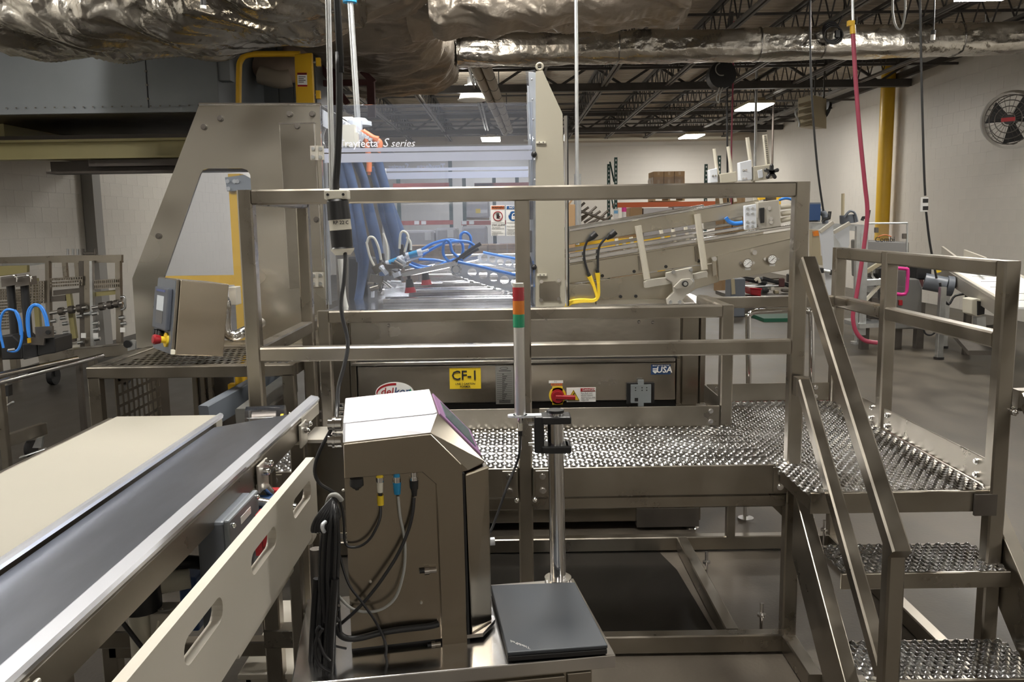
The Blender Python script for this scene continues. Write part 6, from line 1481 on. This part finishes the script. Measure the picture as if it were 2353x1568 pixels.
obj('yellow_tab', G().px([(62, 778), (69, 777), (70, 788), (63, 789)], Yn-.15, .02), M['gold'], t)
for p in ([(8, 800), (0, 760), (2, 730), (12, 714), (26, 712), (40, 720), (48, 745), (50, 775), (44, 800), (34, 808), (18, 806)], [(34, 712), (44, 740), (48, 770)], [(66, 774), (62, 740), (66, 712), (80, 700), (96, 706), (106, 725), (111, 750)], [(68, 776), (66, 730), (76, 704), (92, 706), (103, 728), (107, 750)]):
    g = G(); g.tube([P(x, y, Y=Yn-.2) for x, y in p], .009, 8); obj('hose_loop', g, M['blue'], t)
obj('steel_collar', G().cyl(P(20, 805, Y=Yn-.2), P(36, 803, Y=Yn-.2), .012, 8), M['chrome'], t)
a, b = P(-60, 1040, Y=6.0), P(102, 992, Y=6.5)
obj('lower_beam', G().bar(P(-60, 1038, Y=5.9), P(103, 984, Y=6.45), .05, .09), M['steel'], t, bevel=.004)
for x, y in ((17, 1015), (20, 1030)): c = P(x, y, Y=6.05); obj('bolt', G().ball(c, .012), M['chrome'], t)
c = P(72, 1040, Y=6.35); g = G(); g.cyl(V((c.x-.02, 6.35, .065)), V((c.x+.02, 6.35, .065)), .065, 18); obj('caster', g, M['rubber'], t)
g = G(); g.px([(74, 1030), (84, 1008), (98, 1005), (94, 1030)], 6.3, .03); g.bar(P(46, 1052, Y=6.25), P(105, 1032, Y=6.3), .05, .012); obj('caster_fork', g, M['galv'], t)
for dx in (-.1,): obj('leg', G().bar((c.x-.5, 6.0, .05), (c.x-.5, 6.0, .25), .06), M['steel'], t)
g = G(); g.px([(-10, 885), (8, 884), (9, 975), (-10, 985)], 6.2, .05); obj('upright', g, M['ivory'], t)
g = G(); g.px([(8, 888), (19, 886), (20, 911), (9, 912)], 6.15, .05); obj('handle_grip', g, M['black'], t)
g = G(); g.bar(P(5, 940, Y=6.15), P(30, 924, Y=6.1), .02, .012); obj('lever', g, M['galv'], t)
obj('leg', G().bar((P(-10, 1000, Y=5.8).x, 5.9, 0), (P(-10, 1000, Y=5.8).x, 5.9, .95), .05), M['steel'], t)
obj('leg', G().bar((P(180, 830, Y=6.5).x, 6.5, 0), (P(180, 830, Y=6.5).x, 6.5, P(180, 830, Y=6.5).z), .04), M['darksteel'], t)
# yellow post seen through the side window
t = thing('yellow_guard_post', 'yellow guard post and rail seen through the machine side window', 'guard post', (P(545, 660, Y=8.2).x, 8.2, 0))
a = P(541, 400, Y=8.2); b = P(548, 660, Y=8.2)
obj('post', G().box((a.x-.055, 8.15, 0), (a.x+.055, 8.27, a.z)), M['gold'], t); obj('rail', G().box((a.x-.9, 8.18, P(500, 655, Y=8.2).z), (a.x, 8.26, P(500, 633, Y=8.2).z)), M['gold'], t)
o = obj('gusset_plate', G().px([(517, 408), (560, 402), (578, 412), (578, 436), (522, 440)], 8.1, .03), M['ahu'], t)
for x, y in ((524, 417), (547, 417), (526, 440 - 6), (540, 417)): c = P(x, y, Y=8.1); obj('bolt', G().cyl(c, c-V((0, .02, 0)), .02, 8), M['galv'], o)
# ================================================================ far racking
M['wallshade'] = M['paint']
Yk = 24.5
t = thing('pallet_rack', 'pallet rack with green uprights and orange beam at the back wall', 'rack', (4.5, Yk, 0))
for x, yt in ((1408, 372), (1415, 362), (1641, 372), (1653, 358)):
    a = P(x, yt, Y=Yk); yy = Yk if x in (1415, 1653) else Yk+1.0
    u = obj('upright', G().bar((a.x, yy, 0), (a.x, yy, a.z), .085), M['green'], t)
    g = G()
    for k in range(28):
        z = a.z-.08-.12*k
        if z > .2: g.cbox((a.x, yy-.045, z), (.03, .006, .05))
    obj('slot', g, M['galv'], u, kind='stuff')
for k in range(4):
    z = .4+.8*k; a = P(1411, 400, Y=Yk).x; obj('lacing', G().bar((a, Yk, z), (a, Yk+1.0, z+.6), .04), M['green'], t)
obj('beam', G().rect(1416, 464, 1652, 475, Yk-.03, .05), M['orange'], t); z = P(1500, 470, Y=Yk).z
obj('beam', G().box((P(1416, 470, Y=Yk).x, Yk+1.0, z-.06), (P(1652, 470, Y=Yk).x, Yk+1.05, z+.06)), M['orange'], t)
zr = P(1500, 463, Y=Yk).z
def pallet(x0, x1, y0, y1, z, label, ref=None):
    t = thing('pallet', label, 'pallet', ((x0+x1)/2, (y0+y1)/2, z), 'wooden pallets')
    for i in range(7): a = y0+(y1-y0)*i/7; obj('deck_board', G().box((x0, a, z+.11), (x1, a+(y1-y0)/7*.72, z+.13)), M['wood'], t)
    for i in range(3): xx = x0+(x1-x0-.06)*i/2; obj('runner', G().box((xx, y0, z+.018), (xx+.06, y1, z+.11)), M['wood'], t)
    for i in range(3): a = y0+(y1-y0-.1)*i/2; obj('base_board', G().box((x0, a, z), (x1, a+.1, z+.018)), M['wood'], t)
    return z+.13
x0, x1 = P(1501, 460, Y=Yk).x, P(1573, 460, Y=Yk).x
zp = pallet(x0, x1, Yk-.02, Yk+.95, zr, 'wooden pallet on the orange rack beam')
def carton(x0, x1, y0, y1, z0, z1, label, grp, name='carton'):
    t = thing(name, label, 'box', ((x0+x1)/2, (y0+y1)/2, z0), grp)
    obj('box_shell', G().box((x0, y0, z0), (x1, y1, z1)), M['cardboard'], t); obj('tape', G().box(((x0+x1)/2-.03, y0-.003, z1-.1), ((x0+x1)/2+.03, y1, z1+.003)), mat('tape', (.55, .42, .25), .35) if 'tape' not in M else M['tape'], t)
M['tape'] = mat('tape_brown', (.46, .32, .18), .35)
zt2 = P(1535, 394, Y=Yk).z
nm = ('left', 'middle', 'right')
for r in range(3):
    for i in range(3):
        a = x0+(x1-x0)*i/3; h = (zt2-zp)/3
        carton(a+.005, a+(x1-x0)/3-.005, Yk, Yk+.9, zp+h*r+.002, zp+h*(r+1), 'brown carton in the %s column, %s layer of the wrapped rack pallet' % (nm[i], ('bottom', 'middle', 'top')[r]), 'cartons on the rack pallet')
g = G(); za, zb2 = P(1535, 420, Y=Yk).z, P(1535, 408, Y=Yk).z
def wr_(u, v):
    pp = [(x0, Yk), (x1, Yk), (x1, Yk+.93), (x0, Yk+.93)]; k = min(int(u*4), 3); f = u*4-k; a, b = pp[k], pp[(k+1) % 4]
    return V((a[0]+(b[0]-a[0])*f+.015*noise.noise(V((u*30, v*9, 1))), a[1]+(b[1]-a[1])*f-.012*(1 if k == 0 else -1)+.015*noise.noise(V((u*30, v*9, 5))), zp+(zb2+.02-zp)*v+.03*noise.noise(V((u*20, 0, 2)))*v))
g.grid(wr_, 60, 8); solo('stretch_film', g, M['plexi'], 'clear stretch film around the cartons on the rack pallet', 'wrap')
# items below the beam
for x0_, x1_, y0_, y1_, lab in ((1410, 1425, 480, 505, 'white and blue jug hung on the green rack upright'),):
    o_ = thing('carton_stack', 'stack of brown cartons below the jug and the pink topped bottle', 'box', (P(1425, 505, Y=Yk-.4).x, Yk-.4, 0)); obj('stack', G().box((P(1405, 505, Y=Yk-.4).x, Yk-.7, 0), (P(1446, 505, Y=Yk-.4).x, Yk-.1, P(1425, 505.5, Y=Yk-.5).z)), M['cardboard'], o_)
    t = thing('plastic_jug', lab, 'jug', P(1416, 505, Y=Yk-.4)); obj('body', G().rect(x0_, y0_, 1421, y1_, Yk-.4, .15), M['white'], t, bevel=.02); obj('label', G().rect(x0_+1, 484, 1420, 491, Yk-.405, .004), mat('pale_blue', (.2, .5, .8), .5), t)
t = thing('spray_bottle', 'white bottle with bright pink top near the green rack upright', 'bottle', P(1434, 505, Y=Yk-.5))
obj('body', G().cyl(P(1434, 505, Y=Yk-.5), P(1434, 487, Y=Yk-.5), .06, 14), M['white'], t); obj('top', G().cyl(P(1434, 487, Y=Yk-.5), P(1434, 477, Y=Yk-.5), .065, 14), M['pink'], t)
lows = ((1448, 1476, 477, 520, 'open brown carton below the orange beam'), (1478, 1545, 478, 530, 'large wrapped pallet load below the orange beam, left one'), (1548, 1618, 474, 530, 'large wrapped pallet load below the orange beam, right one'))
for i, (xa_, xb_, ya_, yb_, lab) in enumerate(lows):
    a, b = P(xa_, yb_, Y=Yk).x, P(xb_, yb_, Y=Yk).x; zt = P((xa_+xb_)/2, ya_, Y=Yk).z
    t = thing('pallet_load' if i else 'carton', lab, 'pallet load' if i else 'box', ((a+b)/2, Yk+.4, 0)); obj('stack', G().box((a, Yk, 0), (b, Yk+.9, zt)), M['wrap'] if i else M['cardboard'], t, bevel=.02)
# loads seen through the guard doors
Yq = 22.0
t = thing('pallet_rack', 'pallet rack with red beams seen through the clear guard doors', 'rack', (-1.5, Yq, 0))
for x in (915, 1035, 1066, 1135, 1188): a = P(x, 415, Y=Yq); obj('upright', G().bar((a.x, Yq, 0), (a.x, Yq, a.z+(.6 if x == 1035 else .1)), .09), M['green'], t)
for xa_, xb_, y in ((903, 1032, 426), (1090, 1134, 426), (920, 1041, 512), (1060, 1190, 512), (1090, 1225, 425)): obj('beam', G().rect(xa_, y-5, xb_, y+5, Yq-.05, .06), M['redbeam'], t)
for x in (957, 973, 1066, 1083): obj('beam_tag', G().rect(x-5, 508, x+6, 516, Yq-.06, .01), M['white'], t)
t = thing('wrapped_load', 'white wrapped pallet load with a yellow label on the upper rack level', 'pallet load', P(1095, 500, Y=Yq))
a, b = P(1068, 480, Y=Yq).x, P(1124, 480, Y=Yq).x
obj('stack', G().box((a, Yq, P(1095, 500, Y=Yq).z), (b, Yq+1, P(1095, 455, Y=Yq).z)), M['wrap'], t, bevel=.04); obj('label', G().rect(1093, 480, 1104, 490, Yq-.01, .008), M['yel2'], t); obj('label', G().rect(1104, 482, 1120, 490, Yq-.01, .008), M['white'], t)
g = G(); a = P(1068, 503, Y=Yq); b = P(1124, 503, Y=Yq); g.bar(a+V((0, .2, 0)), b+V((0, .2, 0)), .12, .06); obj('pallet_slab', g, M['wood'], t)
for i, (xa_, xb_, ya_, lab) in enumerate(((925, 1000, 530, 'grey wrapped pallet load on the floor behind the air hoses'), (1002, 1052, 524, 'pale wrapped pallet load with paper sheets behind the air hoses'), (1062, 1120, 520, 'clear wrapped pallet load beside the rack upright'))):
    a, b = P(xa_, 600, Y=Yq-1).x, P(xb_, 600, Y=Yq-1).x
    t = thing('wrapped_load', lab, 'pallet load', ((a+b)/2, Yq-.6, 0)); obj('stack', G().box((a, Yq-1, 0), (b, Yq-.1, P(xa_, ya_, Y=Yq-1).z)), M['wrap'], t, bevel=.06)
    if i < 2: obj('paper_sheet', G().rect(xb_-24, ya_+4, xb_-10, ya_+22, Yq-1.01, .008), M['white'], t)
# stacks of flat cartons
k = 0
for c_, (xa_, xb_) in enumerate(((905, 960), (962, 1040), (1046, 1120), (1122, 1165), (1166, 1225))):
    for r in range(3):
        Yc = 15.0; a, b = P(xa_, 580, Y=Yc).x, P(xb_, 580, Y=Yc).x; z0 = P(1050, 596-11*r, Y=Yc).z; z1 = P(1050, 586-11*r, Y=Yc).z
        carton(a, b, Yc, Yc+.8, (0 if r == 0 else z0), z1, 'flat brown carton stack, %s column from the left, %s layer' % (('first', 'second', 'third', 'fourth', 'fifth')[c_], ('bottom', 'middle', 'top')[r]), 'flat cartons behind the machine', 'carton')
# yellow flat cart seen under the magazine rail
t = thing('yellow_machine', 'yellow painted frame seen under the inclined magazine', 'frame', (2.2, 12.5, 0))
obj('bar', G().px([(1312, 556), (1470, 546), (1540, 540), (1540, 550), (1470, 566), (1312, 580)], 12.5, .3), M['gold'], t)
for x in (1330, 1520): c = P(x, 560, Y=12.6); obj('leg', G().bar((c.x, 12.6, 0), (c.x, 12.6, c.z), .1), M['gold'], t)
t = thing('carton', 'brown carton leaning beside the tall beige plate', 'box', P(1312, 500, Y=12)); obj('box_shell', G().box((P(1304, 500, Y=12).x, 12, 0), (P(1322, 500, Y=12).x, 12.6, P(1312, 470, Y=12).z)), M['cardboard'], t, bevel=.01)
obj('flap', G().px([(1304, 470), (1316, 455), (1318, 458), (1308, 472)], 12, .02), M['cardboard'], t)
t = thing('steel_frame', 'pale steel mast behind the machine with a slanted tie bar', 'frame', (P(1326, 520, Y=13).x, 13, 0))
c = P(1327, 400, Y=13); obj('mast', G().bar((c.x, 13, 0), (c.x, 13, c.z), .1), M['galv'], t); obj('tie_bar', G().cyl(P(1330, 484, Y=13), P(1398, 508, Y=13), .02, 8), M['darksteel'], t)
for i in range(8): a = P(1306+i*9, 500+i*3, Y=13.2); obj('loose_bar', G().cyl(a, a+V((.25, 0, .22-.05*(i % 3))), .02, 6), M['darksteel'], t)
for i, (xa_, xb_, ya_) in enumerate(((1662, 1682, 440), (1684, 1712, 438))):
    a, b = P(xa_, 480, Y=20).x, P(xb_, 480, Y=20).x; t = thing('carton', ('narrow', 'wide')[i]+' brown carton seen between the upright guide rods', 'box', ((a+b)/2, 20, 0)); obj('box_shell', G().box((a, 20, 0), (b, 20.8, P(xa_, ya_, Y=20).z)), M['cardboard'], t, bevel=.01); obj('tape', G().box(((a+b)/2-.05, 19.99, 1.6), ((a+b)/2+.05, 20, P(xa_, ya_, Y=20).z)), M['tape'], t)
# ================================================================ strapping line under the magazine end
t = thing('tape_machine', 'low dark machine full of hoses seen below the gauge panel', 'machine', (P(1760, 690, Z=0).x, 16.5, 0))
Yz = 16.0
obj('bed', G().px([(1690, 683), (1835, 681), (1835, 690), (1690, 692)], 15.3, 1.5), M['darksteel'], t)
for a, b, m, r in (((1700, 648), (1800, 642), 'chrome', .03), ((1705, 660), (1835, 655), 'galv', .03), ((1752, 640), (1835, 662), 'cable', .04), ((1706, 640), (1760, 650), 'cable', .05)): g = G(); g.cyl(P(*a, Y=Yz-.05), P(*b, Y=Yz-.05), r, 8); obj('shaft', g, M[m], t)
for x, y, w, h, m in ((1700, 655, 14, 10, 'black'), (1760, 668, 16, 9, 'black'), (1776, 664, 10, 8, 'hdpe'), (1797, 650, 14, 20, 'maroon'), (1808, 668, 18, 8, 'darksteel'), (1786, 672, 10, 8, 'heater'), (1820, 640, 16, 20, 'black')): obj('component', G().px([(x-w/2, y-h/2), (x+w/2, y-h/2), (x+w/2, y+h/2), (x-w/2, y+h/2)], Yz-.1, .15), M[m], t, bevel=.02)
for x in (1692, 1752, 1830): c = P(x, 680, Y=Yz+.3); obj('leg', G().bar((c.x, Yz+.3, 0), (c.x, Yz+.3, P(x, 640 if x == 1752 else 675, Y=Yz).z), .14), M['hmi'], t)
g = G(); g.tube([P(x, y, Y=Yz-.1) for x, y in ((1672, 668), (1690, 674), (1700, 666), (1712, 660))], .03, 8); g.tube([P(x, y, Y=Yz-.12) for x, y in ((1735, 645), (1742, 640), (1746, 650))], .03, 8); obj('hose', g, M['ivory'], t)
t = thing('grey_control_cabinet', 'grey control cabinet standing left of the red bin under the magazine', 'cabinet', (P(1695, 680, Y=15).x, 15, 0)); obj('case', G().box((P(1679, 660, Y=15).x, 15, 0), (P(1713, 660, Y=15).x, 15.4, P(1695, 640, Y=15).z)), M['hmi'], t, bevel=.02); obj('door', G().px([(1680, 642), (1688, 641), (1690, 676), (1682, 677)], 14.98, .02), M['heater'], t)
t = thing('red_bin', 'small red bin on the low machine bed', 'bin', P(1738, 682, Y=15.4)); obj('bin_shell', G().px([(1724, 663), (1750, 665), (1749, 682), (1726, 678)], 15.4, .4), M['red'], t, bevel=.02); obj('bin_rim', G().px([(1723, 661), (1751, 663), (1751, 666), (1723, 664)], 15.38, .44), M['lred'], t)
g = G(); g.box((P(1748, 705, Y=14.4).x, 14.2, .0), (P(1832, 705, Y=14.4).x, 15.1, .06)); solo('green_mat', g, mat('dark_green', (.01, .09, .05), .5), 'green tray on the floor behind the rear guard rail', 'tray')
# ================================================================ case erector and belt conveyor at the right
t = thing('case_erector', 'grey case erector with clear hood and pink framed window at the right', 'machine', (5.0, 11.3, 0))
Yc = 10.9
def cp(n, pts, m, Y=Yc, d=.05, lab=None, bv=0): return obj(n, G().px(pts, Y, d), M[m] if isinstance(m, str) else m, t, lab, bevel=bv)
M['erector'] = mat('grey_enamel', (.20, .195, .185), .45, .3)
cp('main_cabinet', [(2038, 700), (2040, 640), (2112, 640), (2120, 660), (2118, 756), (2038, 758)], 'erector', Yc, .9, bv=.02)
cp('rear_cabinet', [(1988, 552), (2090, 556), (2090, 640), (1990, 640)], 'erector', Yc+.5, .5, bv=.02)
cp('rear_cabinet', [(2090, 600), (2122, 604), (2122, 660), (2090, 660)], 'maroon', Yc+.4, .3)
hd = cp('clear_hood', [(1990, 514), (2085, 513), (2084, 600), (1990, 600)], 'plexin', Yc-.1, .012)
for a, b in (((1990, 514), (2085, 513)), ((2085, 513), (2083, 620))): obj('hood_edge', G().bar(P(*a, Y=Yc-.1), P(*b, Y=Yc-.1), .02), M['galv'], hd)
g = G(); g.text('Combi', P(2033, 551, Y=Yc-.115), X_, Z_, .092); g.text('Combi', P(2033.5, 551, Y=Yc-.115), X_, Z_, .092); g.mi = 1
g.tube([P(2018+30*i/6, 545-4*math.sin(math.pi*i/6)-(1 if i else 0), Y=Yc-.115) for i in range(7)], .006, 5)
obj('hood_lettering', g, [M['ink'], M['orangehose']], hd)
for x, y in ((2015, 529), (2079, 543)): obj('hood_latch', G().px([(x-4, y-6), (x+4, y-6), (x+4, y+6), (x-4, y+6)], Yc-.13, .03), M['darksteel'], hd)
wn = cp('side_window', [(2055, 617), (2084, 620), (2086, 650), (2080, 678), (2055, 675)], 'plexin', Yc-.3, .01)
g = G(); g.tube([P(x, y, Y=Yc-.3) for x, y in ((2050, 616), (2080, 618), (2086, 622), (2085, 650), (2080, 676), (2050, 674))], .022, 6, 3); obj('window_frame', g, M['pinkframe'], wn, label='bright pink window frame')
cp('window_dark', [(2052, 622), (2082, 624), (2078, 672), (2052, 670)], 'darksteel', Yc-.15, .02)
fl = ([(1884, 533), (1914, 512), (1916, 560), (1922, 678), (1902, 680)], [(1912, 534), (1916, 540), (1930, 560), (1926, 680), (1920, 660)], [(1918, 533), (1952, 514), (1952, 560), (1940, 600), (1932, 640)])
for i, p in enumerate(fl): cp('magazine_flap', p, ('aluw', 'galv', 'aluw')[i], Yc-1.6+.1*i, .03)
g = G(); g.bar(P(1884, 533, Y=Yc-1.62), P(1914, 511, Y=Yc-1.62), .04); g.bar(P(1916, 534, Y=Yc-1.5), P(1952, 513, Y=Yc-1.5), .04); obj('flap_edge', g, M['hdpe'], t)
cp('top_rail', [(1866, 511), (1988, 517), (1988, 532), (1866, 526)], 'galv', Yc, .1)
cp('control_panel', [(1866, 528), (1884, 530), (1886, 590), (1866, 590)], 'heater', Yc-.6, .1)
cp('orange_light', [(1870, 532), (1880, 530), (1882, 542), (1872, 543)], 'lamb', Yc-.66, .05); cp('note_sheet', [(1864, 586), (1890, 588), (1890, 610), (1864, 608)], 'heater', Yc-.65, .01)
cp('carton_blank', [(1862, 600), (1878, 603), (1877, 625), (1862, 620)], 'cardboard', Yc-.66, .03)
for x, y in ((1888, 622), (1917, 627)): obj('clamp_knob', G().px([(x-6, y-6), (x+6, y-6), (x+6, y+6), (x-6, y+6)], Yc-1.75, .08), M['black'], t, bevel=.01)
obj('clamp_rod', G().cyl(P(1872, 620, Y=Yc-1.7), P(1938, 630, Y=Yc-1.7), .02, 8), M['galv'], t)
for x, y in ((1905, 500), (1995, 497)):
    g = G(); g.tube([P(x-14, y+10, Y=Yc-.2), P(x-12, y+4, Y=Yc-.2), P(x, y+2, Y=Yc-.2), P(x+2, y-14, Y=Yc-.2)], .022, 6, 1); obj('crank', g, M['black'], t)
g = G(); g.tube([P(x, y, Y=Yc) for x, y in ((1874, 490), (1886, 487), (1895, 495), (1896, 514))], .04, 6); g.cbox(P(1869, 488, Y=Yc), (.14, .1, .24)); obj('blue_head', g, M['hmi'], t); obj('blue_cap', G().cbox(P(1869, 488, Y=Yc-.08), (.15, .08, .2)), M['navy'], t)
g = G(); g.cyl(P(1948, 494, Y=Yc), P(1949, 513, Y=Yc), .10, 12); g.tube([P(1940, 500, Y=Yc-.1), P(1952, 486, Y=Yc-.1), P(1964, 490, Y=Yc-.1), P(1970, 510, Y=Yc-.1)], .015, 6); obj('motor', g, M['hmi'], t)
obj('mast', G().cyl(P(1937, 445, Y=Yc), P(1936, 515, Y=Yc), .022, 8), M['heater'], t)
for x in (1968, 1976, 1984): obj('frame_post', G().bar(P(x+4, 520, Y=Yc-.3), P(x-2, 770, Y=Yc-.3), .06), M['galv'], t)
for a, b, r, m in (((1980, 700), (2022, 655), .04, 'ivory'), ((1985, 650), (2025, 648), .08, 'galv'), ((1990, 625), (2030, 600), .05, 'heater')): obj('link_arm', G().bar(P(*a, Y=Yc-.2), P(*b, Y=Yc-.2), r), M[m], t)
random.seed(5)
for i in range(16):
    x, y = random.uniform(1985, 2045), random.uniform(620, 745); obj('mechanism', G().cbox(P(x, y, Y=Yc+random.uniform(-.1, .3)), (random.uniform(.08, .22), .1, random.uniform(.06, .2))), M[random.choice(('black', 'darksteel', 'galv', 'darksteel'))], t)
g = G(); c = P(2018, 628, Y=Yc-.2); g.tube([c+V((.08*math.cos(a), 0, .08*math.sin(a))) for a in [i*math.tau/12 for i in range(12)]], .015, 6, 1, closed=True); obj('hand_wheel', g, M['chrome'], t)
cp('lower_shelf', [(1976, 745), (2040, 742), (2040, 752), (1976, 755)], 'galv', Yc-.4, .6)
for x in (1985, 2060, 2110): c = P(x, 780, Y=Yc+.2); obj('leg', G().bar((c.x, Yc+.2, 0), (c.x, Yc+.2, .6), .1), M['darksteel'], t)
for x, y in ((1968, 790),): g = G(); c = P(x, y, Z=0); g.cyl(c, c+V((0, 0, .9)), .03, 8); g.cyl(c, c+V((0, 0, .03)), .08, 12); obj('stand_leg', g, M['galv'], t)
obj('estop', G().px([(2066, 690), (2074, 690), (2074, 702), (2066, 702)], Yc-.03, .05), M['red'], t)
# ---- white belt conveyor
t = thing('white_conveyor', 'inclined white belt conveyor with motor at the right wall', 'conveyor', (5.3, 10, 0))
A0, A1 = P(2160, 604, Y=11.6), P(2330, 706, Y=8.6)
dd = (A1-A0).normalized(); sd = V((dd.y, -dd.x, 0)).normalized()
if sd.x < 0: sd = -sd
wd = .62
B0, B1 = A0+sd*wd, A1+sd*wd
q = [A0, A1, B1, B0]; obj('belt', G().prism([p-Z_*.02 for p in q], q), M['wbelt'], t)
for f in (.12, .25, .38, .5, .62, .75, .88): a = A0.lerp(A1, f); obj('belt_mark', G().bar(a+sd*.1+Z_*.001, a+sd*.38+Z_*.001, .012, .003), M['darksteel'], t)
for o_ in (-.02, wd+.02):
    obj('side_rail', G().bar(A0+sd*o_-Z_*.10, A1+sd*o_-Z_*.10, .03, .16), M['alu'], t); obj('top_guide', G().bar(A0+sd*o_+Z_*.0, A1+sd*o_+Z_*.0, .04, .03), M['hdpe'], t)
for x, y in ((2163, 566), (2202, 571), (2222, 573)): pass
for a, b, Y in (((2163, 566), (2200, 606), 11.9), ((2214, 574), (2262, 604), 11.4)): obj('guide_fin', G().prism([P(a[0], a[1], Y=Y), P(b[0], b[1]-12, Y=Y-1.2), P(b[0], b[1]+6, Y=Y-1.2), P(a[0], a[1]+30, Y=Y)], [p+V((.03, 0, 0)) for p in (P(a[0], a[1], Y=Y), P(b[0], b[1]-12, Y=Y-1.2), P(b[0], b[1]+6, Y=Y-1.2), P(a[0], a[1]+30, Y=Y))]), M['hdpe'], t)
c = P(2142, 650, Y=10.8); g = G(); g.cyl(c-V((.10, 0, -.02)), c+V((.13, -.1, -.03)), .105, 18); g.cyl(c+V((.13, -.1, -.03)), c+V((.20, -.12, -.04)), .125, 18); obj('motor', g, M['hmi'], t); obj('gear_box', G().cbox(c+V((-.06, .2, .12)), (.2, .2, .18)), M['black'], t, bevel=.02)
obj('yellow_tag', G().px([(2150, 610), (2162, 606), (2163, 625), (2152, 628)], 10.6, .02), M['yel2'], t)
for x, y in ((2157, 826), (2168, 800)):
    c = P(x, y, Z=0); z = P(x, 660, Y=c.y).z; obj('leg', G().bar((c.x, c.y, .02), (c.x, c.y, z), .07), M['galv'], t); obj('foot', G().cyl((c.x, c.y, 0), (c.x, c.y, .03), .06, 12), M['black'], t)
for f in (.35, .8):
    a = A0.lerp(A1, f)+sd*.1; obj('leg', G().bar((a.x, a.y, 0), (a.x, a.y, a.z-.15), .07), M['darksteel'], t)
bx = obj('drive_box', G().px([(2232, 688), (2246, 686), (2264, 692), (2263, 724), (2246, 728), (2232, 722)], 9.6, .2), M['ivory'], t, bevel=.01); obj('drive_front', G().px([(2247, 692), (2264, 694), (2262, 722), (2247, 725)], 9.58, .03), M['black'], bx)
obj('drive_post', G().bar(P(2250, 728, Y=9.7), P(2252, 786, Y=9.7), .1), M['galv'], t)
obj('lower_tray', G().prism([P(2180, 755, Y=10.0), P(2225, 806, Y=9.2), P(2330, 806, Y=9.2), P(2300, 745, Y=10.0)], [p-Z_*.05 for p in (P(2180, 755, Y=10.0), P(2225, 806, Y=9.2), P(2330, 806, Y=9.2), P(2300, 745, Y=10.0))]), M['darksteel'], t)
g = G(); g.tube([P(x, y, Y=10.3) for x, y in ((2120, 740), (2125, 765), (2140, 770), (2155, 755), (2150, 735))], .012, 6); g.tube([P(x, y, Y=10.3) for x, y in ((2160, 650), (2165, 680), (2180, 700), (2195, 680), (2230, 675))], .014, 6); obj('loose_cable', g, M['cable'], t)
False and obj('cabinet_side', G().px([(2118, 660), (2160, 664), (2158, 735), (2118, 740)], 11.0, .4), M['alu'], t, bevel=.01)
